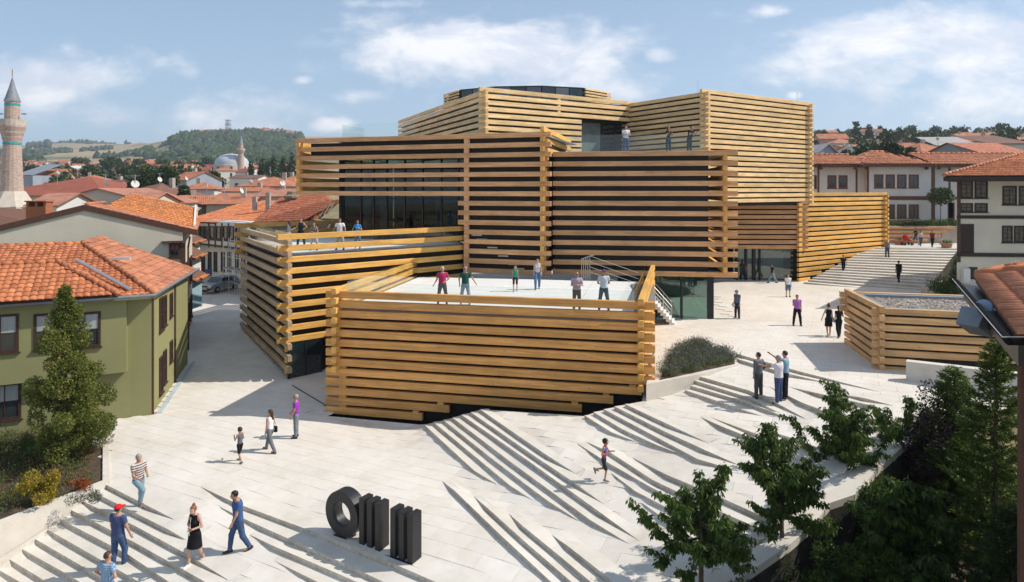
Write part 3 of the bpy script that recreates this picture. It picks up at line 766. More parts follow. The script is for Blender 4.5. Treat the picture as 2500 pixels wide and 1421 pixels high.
# cafe glazing under box C
gp = glassmat('cafe_glass', (.62, .78, .74), .5)
g0, g1 = Vector(XY(1560, 40.9)), Vector(XY(1741, 40.2))
g2 = g1 + Vector((1.2, 9.0))
cafe = MB().wall(g0, g1, 2.2, 4.9, .03).build('cafe_glazing', gp, ccore)
MB().wall(g1, g2, 2.2, 4.9, .03).build('side_glazing', gp, cafe)
for px in (1600, 1664, 1728):
    q = Vector(XY(px, 40.25)); MB().box(-.05 if px < 1720 else -.04, .05 if px < 1720 else .34, -.1, .1, 2.2, 4.9).build('mullion', m_black, cafe).location = (q.x, q.y, 0)
MB().prism([g0 + Vector((0, 8)), g1 + Vector((1.1, 8)), g1 + Vector((1.1, 8.2)), g0 + Vector((0, 8.2))], 2.2, 4.9).build('inner_wall', mat('cafe_wall', (.14, .16, .15), .6), cafe)
MB().prism([g0 + Vector((0, .2)), g1 + Vector((-.1, .2)), g1 + Vector((1.0, 8)), g0 + Vector((0, 8))], 2.25, 2.36).build('cafe_floor', mat('cafe_floor', (.5, .55, .5), .3), cafe)
# --- tower ---------------------------------------------------------------
TA, TB = (15.3, 52.1), (27.3, 60.0)
td = (Vector(TB) - Vector(TA)).normalized(); tn = Vector((-td.y, td.x))
TC = tuple(Vector(TA) + tn * 13); TD = tuple(Vector(TB) + tn * 13)
tcore = core('tower_box', inset([TA, TB, TD, TC], .32), 8.9, 18.0)
face(tcore, TA, TB, 18.25, 21, .438, .30, m_wood_pale, exA=.3, exB=.3)
face(tcore, TC, TA, 18.25 - .2, 21, .438, .30, m_wood_pale, exA=.3, exB=.4)
face(tcore, TB, TD, 18.25 - .2, 21, .438, .30, m_wood_pale, exA=.35, exB=.3)
MB().prism(inset([TA, TB, TD, TC], .3), 18.02, 18.1).build('roof_coping', m_grey_metal, tcore)
for px, yy_ in ((1704, 52.6), (1946, 58.5)):
    q = XY(px, yy_); MB().tube([(q[0], q[1], 18), (q[0], q[1], 19.0)], .02, 5).build('lightning_rod', m_steel, tcore)
# --- box A (upper left) ----------------------------------------------------
AA, AB, AC = (-2.2, 51.0), (13.9, 61.4), (-12.8, 74.0)
AD = (3, 84)
apoly = [AA, AB, AD, AC]
acore = core('upper_gallery', [inset(apoly, .32)[k] for k in (0,)] + [Vector(AA) + (Vector(AB) - Vector(AA)) * .5 + Vector((-.15, .3)), Vector((6, 58.5)), inset(apoly, .32)[2], inset(apoly, .32)[3]], 12.5, 17.7)
tU = tpx(AA, AB, 1420)
face(acore, AA, AB, 18.25, 12, .5, .33, m_wood_pale, exA=.35, exB=.1, trim={i: (None, tU) for i in range(4, 12)})
face(acore, AC, AA, 18.25 - .2, 12, .5, .33, m_wood_pale, exA=.3, exB=.4)
ad_ = (Vector(AB) - Vector(AA)).normalized()
an = Vector((ad_.y, -ad_.x))
def At(px, k=0): return Vector(AA) + ad_ * tpx(AA, AB, px) - an * k
MB().prism([At(1400, .4), At(1612, .4), At(1612, 9), At(1400, 9)], 16.2, 17.9).build('roof_slab', m_dark, acore)
ag = MB().prism([At(1415, 1.0), At(1606, 1.0), At(1606, 1.03), At(1415, 1.03)], 12.5, 16.2).build('glazing', m_glass_pale, acore)
MB().prism([At(1484, .95), At(1600, .95), At(1600, .99), At(1484, .99)], 12.5, 16.2).build('dark_glazing', m_glass_dark, ag)
for px in (1431, 1484, 1517, 1560, 1593):
    MB().prism([At(px, .9), At(px + 3, .9), At(px + 3, 1.02), At(px, 1.02)], 12.5, 16.2).build('mullion', m_black, ag)
post(acore, AA, AB, 1366, 16.4, 18.2, m_wood_pale, w=.26, depth=.02)
# skylight lantern on the roof
lc = Vector(XY(1290, 66)); lan = []
for k in range(12):
    t = 2 * math.pi * k / 12 + .13; lan.append(lc + Vector((8.0 * math.cos(t), 6.0 * math.sin(t))))
lantern = MB().prism(lan, 17.6, 19.7).build('skylight', m_dark, museum)
MB().prism([lc + (p - lc) * 1.02 for p in lan], 19.7, 19.78).build('roof_edge', m_black, lantern)
for k in range(12):
    a, b = lan[k], lan[(k + 1) % 12]
    if (a + b).y / 2 > lc.y + 2: continue
    a2, b2 = lc + (a - lc) * 1.012, lc + (b - lc) * 1.012
    dd = b2 - a2
    if k in (7, 8, 9):
        for j in range(3):
            MB().wall(a2 + dd * (j / 3 + .01), a2 + dd * ((j + 1) / 3 - .01), 18.4, 19.67, -.05).build('pane', m_glass_dark if (j + k) % 2 else mat('grey_glazing', (.1, .12, .14), .08, spec=.8), lantern)
    else:
        a3, b3 = lc + (a - lc) * 1.06, lc + (b - lc) * 1.06
        for r_ in range(6): beam(lantern, a3, b3, 19.62 - r_ * .27, .12, .16, m_wood_pale)
MB().prism([XY(1475, 63), XY(1700, 58.6), XY(1700, 75), XY(1475, 75)], [17.9, 18.0, 18.9, 19.6], [18.0, 18.1, 19.0, 19.7]).build('metal_roof', m_grey_metal, museum)
# --- box D / E -------------------------------------------------------------
EA, EB = (26.4, 59.5), (38.2, 67.0)
DA = (16.0, 59.9)
ed = (Vector(EB) - Vector(EA)).normalized(); en = Vector((-ed.y, ed.x))
ecore = core('lower_wing', inset([EA, EB, tuple(Vector(EB) + en * 8), tuple(Vector(EA) + en * 14)], .3), 1.2, 9.8)
tE = {17: tpx(EA, EB, 1978), 16: tpx(EA, EB, 2006), 15: tpx(EA, EB, 2038), 14: tpx(EA, EB, 2084), 13: tpx(EA, EB, 2112)}
face(ecore, EA, EB, 9.97, 18, .455, .31, m_wood_gold, exA=.55, exB=.3, trim={k: (None, v_) for k, v_ in tE.items()})
face(ecore, EB, tuple(Vector(EB) + en * 8), 9.97 - .22, 12, .455, .31, m_wood_gold, exA=.35, exB=.1)
dcore = core('entrance_box', [(DA[0], DA[1] + .3), (EA[0], EA[1] + .3), (EA[0], EA[1] + 9), (DA[0], DA[1] + 9)], 4.9, 9.6)
face(dcore, DA, EA, 9.3, 10, .455, .33, m_wood_brown, exA=.1, exB=.5)
eg = glassmat('entrance_glass', (.6, .72, .68), .5)
ent = MB().wall(XY(1790, 60.6), XY(1936, 60.2), 1.7, 4.9, .03).build('entrance_glazing', eg, dcore)
for px, w in ((1800, .06), (1822, .08), (1841, .12), (1855, .06), (1936, .3)):
    q = XY(px, 60.3); MB().box(-w, w, -.06, .06, 1.7, 4.9).build('mullion', m_black, ent).location = (q[0], q[1], 0)
MB().wall(XY(1790, 63.5), XY(1960, 63.5), 1.7, 4.9, .1).build('lobby_wall', mat('lobby_wall', (.4, .41, .38), .7, .1), dcore)
MB().wall(XY(1862, 61.6), XY(1934, 61.5), 1.75, 4.85, .06).build('lobby_screen', mat('lobby_screen', (.33, .38, .36), .6, .1), dcore)
MB().prism([(16, 60.7), (25.8, 60.3), (26, 63.4), (16, 63.4)], 1.85, 1.97).build('lobby_floor', m_white_floor, dcore)
MB().prism([(14, 60), (18, 60), (18, 70), (14, 70)], 1.5, 9.3).build('side_wall', m_dark, dcore)
# --- small kiosk box -----------------------------------------------------
SA_, SC_, SB_ = (16.1, 28.8), (17.1, 33.6), (25.4, 26.3)
SD_ = (24.8, 31.9)
kiosk = empty('kiosk', (0, 0, 0), 0, 'small low timber box with gravel roof standing alone on the right of the plaza', 'pavilion')
kp = [SA_, SB_, SD_, SC_]
kc = MB().prism(inset(kp, .26), 2.2, 4.85).build('wall', m_dark, kiosk)
face(kiosk, SA_, SB_, 5.07, 8, .363, .27, m_wood_kiosk, D=.2, exA=.22, exB=.1, trim={7: (None, tpx(SA_, SB_, 2212)), 6: (None, tpx(SA_, SB_, 2212))})
face(kiosk, SC_, SA_, 5.07 + .1, 8, .363, .25, m_wood_kiosk, D=.2, exA=.25, exB=.22)
face(kiosk, SD_, SC_, 5.07, 3, .363, .27, m_wood_kiosk, D=.2, exA=.1, exB=.3)
ki = inset(kp, .22); ki2 = inset(kp, .62)
for k in range(4):
    a, b, c, d = ki[k], ki[(k + 1) % 4], ki2[(k + 1) % 4], ki2[k]
    MB().prism([a, b, c, d], 4.85, 5.03).build('roof_edge', m_grey_metal, kiosk)
gr = MB()
m_gravel = mat('gravel', (.33, .29, .25), .9, .35, 40, bump=.3)
gr.prism(inset(kp, .62), 4.86, 4.89)
rg = random.Random(3)
ip = inset(kp, .66)
for k in range(3800):
    x = rg.uniform(16, 26); y = rg.uniform(26.3, 34)
    if not inside(x, y, ip): continue
    s = rg.uniform(.03, .06); a = rg.uniform(0, 6.3)
    mt_ = Matrix.Translation((x, y, 4.895)) @ Matrix.Rotation(a, 4, 'Z') @ Matrix.Rotation(rg.uniform(-.4, .4), 4, 'X')
    gr.box(-s, s, -s * .7, s * .7, -s * .3, s * .5, 0, mt_)
tag(gr.build('roof_gravel', m_gravel, kiosk), kind='stuff')
w1 = MB().wall(PZ(2212, 900, 2.9).xy, PZ(2212, 900, 2.9).xy + Vector((6.6, -4.6)), 1.4, [3.2, 3.35, 3.35, 3.2], .4).build('garden_wall', m_stone_cheek)
tag(w1, 'white concrete wall running forward from the small timber kiosk', 'wall')
# ------------------------------------------------------------------ people: smooth bodies from blended round cones, polygonised with surface nets
def _rcone(Pt, a, b, ra, rb):
    a = np.asarray(a); b = np.asarray(b); ba = b - a; L2 = max(1e-9, float(ba @ ba))
    pa = Pt - a; t = np.clip((pa @ ba) / L2, 0, 1)
    return np.linalg.norm(pa - t[:, None] * ba, axis=1) - (ra + (rb - ra) * t)
def _ell(Pt, c, r):
    q = (Pt - np.asarray(c)) / np.asarray(r); k = np.linalg.norm(q, axis=1)
    return (k - 1) * min(r)
def _smin(a, b, k):
    h = np.clip(.5 + .5 * (b - a) / k, 0, 1); return b + (a - b) * h - k * h * (1 - h)
def sdf_mesh(fn, lo, hi, vs):
    lo = np.asarray(lo, float); hi = np.asarray(hi, float)
    n = np.ceil((hi - lo) / vs).astype(int) + 2
    ax = [lo[i] + np.arange(n[i]) * vs - vs for i in range(3)]
    X, Y, Z = np.meshgrid(*ax, indexing='ij')
    D = fn(np.stack([X.ravel(), Y.ravel(), Z.ravel()], 1)).reshape(X.shape)
    neg = D < 0
    cs = np.zeros(tuple(s - 1 for s in D.shape), int); pos = np.zeros(cs.shape + (3,)); cnt = np.zeros(cs.shape)
    sl = lambda o: tuple(slice(o[i], o[i] + cs.shape[i]) for i in range(3))
    corners = [(i, j, k) for i in (0, 1) for j in (0, 1) for k in (0, 1)]
    for a in corners:
        for d in range(3):
            if a[d] == 0:
                b = list(a); b[d] = 1; b = tuple(b)
                da, db = D[sl(a)], D[sl(b)]; cr = (da < 0) != (db < 0)
                t = np.where(cr, da / np.where(cr, da - db, 1), 0)
                for e in range(3):
                    pos[..., e] += np.where(cr, a[e] + (t if e == d else 0), 0)
                cnt += cr
    act = cnt > 0
    idx = -np.ones(cs.shape, int); idx[act] = np.arange(act.sum())
    cell = np.stack(np.nonzero(act), 1)
    V = (cell + pos[act] / cnt[act][:, None]) * vs + lo - vs
    Fc = []
    for d in range(3):
        a, b = [(1, 2), (2, 0), (0, 1)][d]
        s0 = [slice(None)] * 3; s1 = [slice(None)] * 3; s0[d] = slice(0, -1); s1[d] = slice(1, None)
        cr = neg[tuple(s0)] != neg[tuple(s1)]
        e = np.stack(np.nonzero(cr), 1)
        e = e[(e[:, a] > 0) & (e[:, b] > 0) & (e[:, a] < cs.shape[a]) & (e[:, b] < cs.shape[b])]
        if not len(e): continue
        s = neg[tuple(e.T)]
        def g(oa, ob):
            c = e.copy(); c[:, a] -= oa; c[:, b] -= ob; return idx[tuple(c.T)]
        q = np.stack([g(1, 1), g(0, 1), g(0, 0), g(1, 0)], 1)
        q[~s] = q[~s][:, ::-1]
        Fc.append(q)
    Fc = np.concatenate(Fc) if Fc else np.zeros((0, 4), int)
    return V, Fc
def np_obj(name, V, Fc, m, parent):
    me = bpy.data.meshes.new(name); me.from_pydata(V.tolist(), [], Fc.tolist()); me.materials.append(m)
    me.polygons.foreach_set('use_smooth', [True] * len(me.polygons)); me.update()
    return link(name, me, parent)
def cloth(name, c, var=.1, rough=.85, **k): return mat('cloth_' + name, c, rough, var, 6, bump=.5, bscale=18, spec=.15, dist=.012, **k)
SKIN = [mat('skin_a', (.42, .23, .15), .5, .06, 5), mat('skin_b', (.55, .33, .24), .5, .05, 5), mat('skin_c', (.33, .17, .10), .5, .06, 5)]
HAIR = dict(black=mat('hair_black', (.012, .010, .009), .5, .3, 30), brown=mat('hair_brown', (.05, .028, .016), .5, .3, 30), grey=mat('hair_grey', (.28, .28, .27), .6, .3, 40), red=mat('hair_red', (.22, .075, .03), .5, .3, 30), white=mat('hair_white', (.5, .5, .48), .6, .2, 40))
m_eye = mat('eye_dark', (.02, .015, .012), .2)
m_lip = mat('lip', (.30, .10, .08), .5)
def stripes(name, c1, c2, sc, axis='Z', plaid=False):
    if name in MATS: return MATS[name]
    m = mat(name, c1, .85); n, l = m.node_tree.nodes, m.node_tree.links
    t = n.new('ShaderNodeTexCoord'); w = n.new('ShaderNodeTexWave'); w.wave_type = 'BANDS'; w.bands_direction = axis; w.inputs['Scale'].default_value = sc
    l.new(t.outputs['Object'], w.inputs[0])
    f = w.outputs['Fac']
    if plaid:
        w2 = n.new('ShaderNodeTexWave'); w2.bands_direction = 'X'; w2.inputs['Scale'].default_value = sc; l.new(t.outputs['Object'], w2.inputs[0])
        a = n.new('ShaderNodeMath'); a.operation = 'MULTIPLY_ADD'; a.inputs[1].default_value = .5; l.new(w2.outputs['Fac'], a.inputs[0])
        a2 = n.new('ShaderNodeMath'); a2.operation = 'MULTIPLY'; a2.inputs[1].default_value = .5; l.new(f, a2.inputs[0]); l.new(a2.outputs[0], a.inputs[2]); f = a.outputs[0]
    r = n.new('ShaderNodeValToRGB'); r.color_ramp.elements[0].position = .55 if not plaid else .35; r.color_ramp.elements[1].position = .72
    r.color_ramp.elements[0].color = (*c1, 1); r.color_ramp.elements[1].color = (*c2, 1)
    l.new(f, r.inputs[0]); l.new(r.outputs[0], n['Principled BSDF'].inputs['Base Color'])
    return m
def nv(v):
    v = np.asarray(v, float); return v / np.linalg.norm(v)
def person(label, px, py, h=1.75, face=(0, -1), top=None, bottom=None, z=None, legs='stand', armL=None, armR=None, sleeve=.6, plen=1.0, kind='m', hair='black', hairstyle='short',
           skin=0, shoe='black', lean=0, turn=0, bottom_kind='trousers', cap=None, hem=None, extras=(), fine=True, bulk=1.0, glasses=False, group=None, nod=0, name='person', footW=None):
    s = h / 1.75; vs = (.0165 if fine else .021)
    W = Vector(footW) if footW else (onG(px, py) if z is None else PZ(px, py, z))
    rz = math.atan2(face[1], face[0]) - math.pi / 2
    root = empty(name, W, rz, label, 'child' if kind == 'c' else 'person', group)
    wfac = (1.0 if kind == 'm' else .88 if kind == 'f' else .86) * (bulk * .5 + .5)
    hw = .095 if kind != 'f' else .10
    # legs: (thigh dir, shin dir) for right(+x) and left(-x)
    LG = {'stand': (((.06, .02, -1), (.03, -.02, -1)), ((-.06, .0, -1), (-.03, -.02, -1))),
          'walk': (((.03, .38, -1), (.0, .12, -1)), ((-.03, -.2, -1), (.0, -.55, -1))),
          'stride': (((.03, .55, -1), (.0, .30, -1)), ((-.03, -.35, -1), (.0, -.62, -1))),
          'climb': (((.08, 1, -.40), (.0, -.28, -1)), ((-.03, -.06, -1), (.0, -.1, -1))),
          'run': (((.03, .35, -1), (.0, -.15, -1)), ((-.03, -.05, -1), (.0, -1, -.28))),
          'wide': (((.16, .02, -1), (.1, -.02, -1)), ((-.16, .04, -1), (-.1, -.02, -1)))}[legs] if isinstance(legs, str) else legs
    hipz = .92; J = {}
    lowest = 9
    for sd, (th, sh) in zip((1, -1), LG):
        hp = np.array([sd * hw, 0, hipz]); kn = hp + nv(th) * .44; an = kn + nv(sh) * .40
        J[sd] = [hp, kn, an, nv(sh)]; lowest = min(lowest, an[2])
    dz = .085 - lowest
    for sd in (1, -1):
        for i in range(3): J[sd][i] = J[sd][i] + np.array([0, 0, dz])
    pel = np.array([0, 0, hipz + .05 + dz])
    ld = nv((0, math.tan(R(lean)), 1))
    waist = pel + ld * .13; chest = pel + ld * .34; nb = pel + ld * .53; shc = pel + ld * .475
    sw = .175 * wfac
    hd = nv((0, math.tan(R(lean * .6 + nod)), 1)); hc = nb + hd * .155 + np.array([0, .012, 0])
    AL = armL or ((-.12, .02, -1), (-.02, .22, -1)); AR = armR or ((.12, .02, -1), (.02, .22, -1))
    A = {}
    for sd, (ua, fa) in ((1, AR), (-1, AL)):
        sh = shc + np.array([sd * sw, 0, 0]); el = sh + nv(ua) * .285; wr = el + nv(fa) * .25; hn = wr + nv(fa) * .09
        A[sd] = [sh, el, wr, hn, nv(fa), nv(ua)]
    k = (1.0 if kind == 'm' else .86 if kind == 'f' else .8) * bulk
    kl = 1.0 if kind != 'c' else .85
    hs = 1.0 if kind != 'c' else 1.16 / (s ** .45)
    def torso(Pt, infl=0.0):
        q = Pt.copy(); q[:, 1] = (q[:, 1] - chest[1]) * 1.38 + chest[1]
        d = _rcone(q, pel + [0, 0, .0], waist, .150 * k + infl, .130 * k + infl)
        d = _smin(d, _rcone(q, waist, chest + ld * .03, .130 * k + infl, .158 * k + infl), .05)
        d = _smin(d, _rcone(q, shc + [-sw * .82, 0, -.02], shc + [sw * .82, 0, -.02], .078 * k ** .5 + infl, .078 * k ** .5 + infl), .06)
        if kind == 'f':
            for sd in (1, -1): d = _smin(d, _ell(Pt, chest + [sd * .07, .075, -.02], (.06, .06, .06)) - infl, .03)
        return d
    def legf(Pt, sd, infl=0.0, slim=1.0):
        hp, kn, an, _ = J[sd]
        d = _rcone(Pt, hp + [-sd * .01, 0, .02], kn, .092 * k ** .5 * kl + infl, .058 * kl + infl)
        return _smin(d, _rcone(Pt, kn, an, .056 * kl * slim + infl, .040 * kl * slim + infl), .03)
    def body(Pt):
        d = torso(Pt)
        d = _smin(d, _rcone(Pt, nb - hd * .05, hc - hd * .03, .058 * k ** .5, .052), .03)
        for sd in (1, -1):
            d = _smin(d, legf(Pt, sd), .04)
            sh, el, wr, hn, fa, _ = A[sd]
            d = _smin(d, _rcone(Pt, sh, el, .050 * k, .038 * k ** .5), .035)
            d = _smin(d, _rcone(Pt, el, wr, .039 * k ** .5, .026), .015)
            d = _smin(d, _rcone(Pt, wr, hn, .027, .030), .01)
            an = J[sd][2]; fw = nv([0, 1, 0])
            d = _smin(d, _rcone(Pt, an + [0, -.02, -.045], an + fw * .15 + [0, 0, -.055], .036, .026), .03)
        hh = _ell(Pt, hc + [0, 0, .015], np.array((.076, .094, .106)) * hs)
        hh = _smin(hh, _ell(Pt, hc + [0, .03, -.055], np.array((.052, .058, .055)) * hs), .03)
        nose = _rcone(Pt, hc + hf * .088 * hs + [0, 0, .01], hc + hf * .106 * hs + [0, 0, -.022], .010, .014)
        hh = _smin(hh, nose, .014)
        for sd in (1, -1): hh = _smin(hh, _ell(Pt, hc + hr * sd * .078 * hs + [0, 0, -.005], (.014, .018, .03)), .008)
        return _smin(d, hh, .02)
    ta = R(turn); hf = np.array([-math.sin(ta), math.cos(ta), 0]); hr = np.array([math.cos(ta), math.sin(ta), 0])
    allj = [J[1][1], J[1][2], J[-1][1], J[-1][2], hc, A[1][1], A[1][3], A[-1][1], A[-1][3], pel, shc]
    lo = np.min(allj, 0) - .26; hi = np.max(allj, 0) + .26; lo[2] = -.03
    fix = dz
    V, Fc = sdf_mesh(body, lo, hi, vs)
    vl, fl_ = V.tolist(), Fc.tolist()
    # five separate fingers on each hand, rooted inside the palm and curled
    mbf = MB(); mbf.v = [tuple(q) for q in vl]; mbf.f = [tuple(q) for q in fl_]; mbf.m = [0] * len(fl_)
    for sd in (1, -1):
        sh, el, wr, hn, fa, ua = A[sd]
        inw = nv(np.cross(fa, (0, 1, .01)) * sd + 1e-3); side = nv(np.cross(fa, inw))
        for i, (o_, ln) in enumerate(((-.024, .060), (-.008, .068), (.008, .064), (.023, .052))):
            a = hn + side * o_ - fa * .01; b = a + fa * ln * .55 + inw * .006; c = b + fa * ln * .45 + inw * .022 * sd
            mbf.tube([a, b, c], [.0085, .008, .006], 5)
        a = wr + side * -.02 + fa * .03; b = a + side * -.022 + fa * .03; c = b + fa * .028 + side * -.004
        mbf.tube([a, b, c], [.010, .009, .007], 5)
    bo = mbf.build('body', SKIN[skin], root, smooth=True)
    clothN = 0
    ez = nv([0, 0, 1])
    # top garment
    if top is not None:
        hz = (hem if hem is not None else -.02)
        def shirt(Pt):
            d = torso(Pt, .014 + (0.012 if kind == 'm' else 0))
            d = np.maximum(d, -(Pt - (pel + ld * (.02 + hz))) @ ld)
            if bottom_kind == 'dress':
                hem_c = pel + np.array([0, .02, -.46])
                sk = _rcone(Pt * [1, 1.15, 1], pel * [1, 1.15, 1], hem_c * [1, 1.15, 1], .17 * k, .255 * k)
                sk = np.maximum(sk, -(Pt[:, 2] - (hem_c[2] + .04)))
                for sd in (1, -1): sk = _smin(sk, np.maximum(_rcone(Pt, J[sd][0], J[sd][1], .115 * k, .10 * k), -(Pt[:, 2] - (hem_c[2] + .04))), .04)
                d = _smin(torso(Pt, .012), sk, .05)
            d = np.maximum(d, (Pt - (nb - ld * .01)) @ ld)
            if sleeve > .02:
                for sd in (1, -1):
                    sh, el, wr, hn, fa, ua = A[sd]
                    if sleeve <= 1:
                        e = sh + (el - sh) * sleeve
                        q = np.maximum(_rcone(Pt, sh, el, .064 * k, .054 * k), (Pt - e) @ ua)
                        d = _smin(d, q, .03)
                    else:
                        e = el + (wr - el) * (sleeve - 1)
                        q = np.maximum(_smin(_rcone(Pt, sh, el, .062 * k, .050 * k), _rcone(Pt, el, wr, .050 * k, .038), .02), (Pt - e) @ fa)
                        d = _smin(d, q, .03)
            else:
                for sd in (1, -1): d = np.maximum(d, np.minimum(sd * (Pt[:, 0]) - sw * .93, Pt[:, 2] - chest[2] + .02))
            return d
        l2, h2 = lo.copy(), hi.copy(); l2[2] = pel[2] - (.62 if bottom_kind == 'dress' else .2); h2[2] = min(hi[2], hc[2]); l2[2] = min(l2[2], min(A[1][2][2], A[-1][2][2]) - .06) if sleeve > 1 else l2[2]
        V, Fc = sdf_mesh(shirt, l2, h2, vs)
        np_obj('dress' if bottom_kind == 'dress' else 'shirt', V, Fc, top, root)
    if bottom is not None and bottom_kind != 'dress':
        def pants(Pt):
            d = None
            for sd in (1, -1):
                hp, kn, an, shd = J[sd]
                q = legf(Pt, sd, .017, 1.12)
                if plen >= 1: e = kn + (an - kn) * min(1.12, plen); q = np.maximum(q, (Pt - e) @ shd)
                else:
                    e = hp + (kn - hp) * (plen * 1.0); thd = nv(kn - hp); q = np.maximum(_rcone(Pt, hp, kn + thd * .1, .108 * k ** .5 * kl, .085 * kl), (Pt - e) @ thd)
                d = q if d is None else _smin(d, q, .03)
            t = np.maximum(torso(Pt, .010), (Pt - (pel + ld * .07)) @ ld)
            d = _smin(d, t, .03)
            if bottom_kind == 'skirt':
                hem_c = pel + np.array([0, .0, -.5])
                sk = np.maximum(_rcone(Pt * [1, 1.1, 1], pel * [1, 1.1, 1], hem_c * [1, 1.1, 1], .16 * k, .2 * k), -(Pt[:, 2] - (hem_c[2] + .05))); d = _smin(t, sk, .04)
            return np.maximum(d, (Pt - (pel + ld * .075)) @ ld)
        h2 = hi.copy(); h2[2] = pel[2] + .16; jl = np.min([J[1][1], J[1][2], J[-1][1], J[-1][2], pel], 0) - .2; jh = np.max([J[1][1], J[1][2], J[-1][1], J[-1][2], pel], 0) + .2; jh[2] = h2[2]; jl[2] = -.03; jl[0] = min(jl[0], -.3); jh[0] = max(jh[0], .3)
        V, Fc = sdf_mesh(pants, jl, jh, vs)
        np_obj({'trousers': 'trousers', 'skirt': 'skirt'}[bottom_kind] if plen >= 1 or bottom_kind == 'skirt' else 'shorts', V, Fc, bottom, root)
    shm = dict(black=mat('shoe_black', (.02, .02, .022), .5), white=mat('shoe_white', (.7, .7, .7), .6), brown=mat('shoe_brown', (.18, .10, .06), .6), grey=mat('shoe_grey', (.2, .2, .22), .7))[shoe]
    for sd in (1, -1):
        hp, kn, an, shd = J[sd]
        fw = nv([0, 1, 0]); pitch = shd[1] * .9
        fw = nv([0, math.cos(pitch * .6), math.sin(min(0, pitch) * .9) if an[2] > .1 else 0]); 
        if an[2] > .3: fw = nv([0, .35, -1])
        up = nv(np.cross([1, 0, 0], fw)) * 1.0
        heel = an - up * .05 - fw * .035; toe = an - up * .058 + fw * .165
        if shoe == 'brown' and False: pass
        def sf(Pt, heel=heel, toe=toe, up=up):
            return np.maximum(_smin(_rcone(Pt, heel, toe, .046, .036), _rcone(Pt, heel + up * .02, (heel + toe) / 2 + up * .01, .042, .04), .02), -(Pt - (heel - up * .032)) @ up)
        V, Fc = sdf_mesh(sf, np.minimum(heel, toe) - .08, np.maximum(heel, toe) + .09, vs * .8)
        np_obj('shoe', V, Fc, shm, root)
    hm = HAIR[hair]
    if hairstyle != 'bald':
        def hairf(Pt):
            c = hc + [0, 0, .028] - hf * .008
            d = _ell(Pt, c, np.array((.088, .104, .104)) * hs)
            cut = (Pt - hc) @ hf * 1.0
            zrel = Pt[:, 2] - hc[2]
            d = np.maximum(d, np.minimum(cut - .035, -(zrel - .062 * hs)))
            low = {'short': -.035, 'crop': -.0, 'long': -.12, 'bun': -.05, 'bob': -.1}[hairstyle]
            d = np.maximum(d, -(zrel - low))
            if hairstyle == 'long':
                d = _smin(d, _rcone(Pt, hc - hf * .05, nb - hf * .085 - ld * .10, .072, .06), .03)
            if hairstyle == 'bob': d = _smin(d, _rcone(Pt, hc - hf * .035, hc - hf * .045 + [0, 0, -.09], .085, .075), .03)
            if hairstyle == 'bun': d = _smin(d, _ell(Pt, hc + [0, 0, .14] - hf * .03, (.045, .045, .06)), .02)
            return d
        V, Fc = sdf_mesh(hairf, hc - .3, hc + .26, vs * .9)
        np_obj('hair', V, Fc, hm, root)
    if cap:
        def capf(Pt):
            c = hc + [0, 0, .04]
            d = np.maximum(_ell(Pt, c, np.array((.098, .112, .098)) * hs), -(Pt[:, 2] - hc[2] - .035))
            b = np.maximum(_ell(Pt, hc + hf * .12 + [0, 0, .045], (.075, .085, .02)), -(Pt - hc) @ hf)
            return np.minimum(d, b)
        V, Fc = sdf_mesh(capf, hc - .2, hc + .28, vs * .8)
        np_obj('cap', V, Fc, cap, root)
    if fine:
        for sd in (1, -1):
            c = hc + hf * .086 * hs + hr * sd * .031 + [0, 0, .014]
            e = MB().lathe([(.001, -.007), (.007, -.003), (.008, 0), (.007, .003), (.001, .007)], 6).build('eye', m_eye, root, smooth=True); e.location = tuple(c * 1.0)
        c = hc + hf * .083 * hs + [0, 0, -.058]
        mo = MB().box(-.02, .02, -.004, .006, -.005, .005).build('mouth', m_lip, root, bevel=.003); mo.location = tuple(c); mo.rotation_euler = (0, 0, ta)
    if glasses:
        mb = MB()
        for sd in (1, -1):
            c = Vector(hc + hf * .098 * hs + hr * sd * .032 + [0, 0, .014]); mb.tube([c - Vector(hf) * .004, c + Vector(hf) * .004], .024, 8)
            c2 = Vector(hc + hr * sd * .082 * hs + [0, 0, .012]); mb.tube([c + Vector(hr) * sd * .02, c2], .004, 4)
        mb.build('sunglasses', m_black, root)
    for ex in extras:
        kind_, *arg = ex
        if kind_ == 'bag':
            sd, m_, zoff = arg
            c = pel + np.array([sd * .21, -.02, zoff])
            b = MB().box(-.05, .05, -.13, .13, -.12, .12).build('shoulder_bag', m_, root, bevel=.02); b.location = tuple(c)
            MB().tube([c + [0, -.1, .1], shc + [sd * .06, -.09, .09], shc + [-sd * .02, .1, .06] , c + [0, .1, .1]], .007, 5).build('strap', m_black, b).matrix_parent_inverse = Matrix.Translation(-Vector(c))
        if kind_ == 'backpack':
            b = MB().box(-.16, .16, -.1, .1, -.22, .22).build('backpack', arg[0], root, bevel=.06); b.location = tuple(chest + [-.1, -.22, -.02])
        if kind_ == 'paper':
            c = A[arg[0]][3]; b = MB().box(-.11, .11, -.004, .004, -.15, .15).build('paper', mat('paper', (.75, .75, .73), .7), root); b.location = tuple(c + [0, .03, 0]); b.rotation_euler = (.5, .9, .2)
        if kind_ == 'phone':
            c = A[arg[0]][3] + A[arg[0]][4] * .05; b = MB().box(-.038, .038, -.005, .005, -.075, .075).build('phone', m_black, root, bevel=.004); b.location = tuple(c); b.rotation_euler = (-.9, 0, 0)
        if kind_ == 'cord':
            c = A[1][3]; MB().tube([nb + [.05, .10, -.06], chest + [.03, .16, -.12], c + [0, .03, 0], c + [-.03, .04, -.18], c + [.04, .05, -.2], c + [.02, .03, -.02]], .006, 5).build('earphone_cord', mat('cord_white', (.7, .7, .7), .5), root)
    root.scale = (s, s, s)
    return root
C_ = cloth
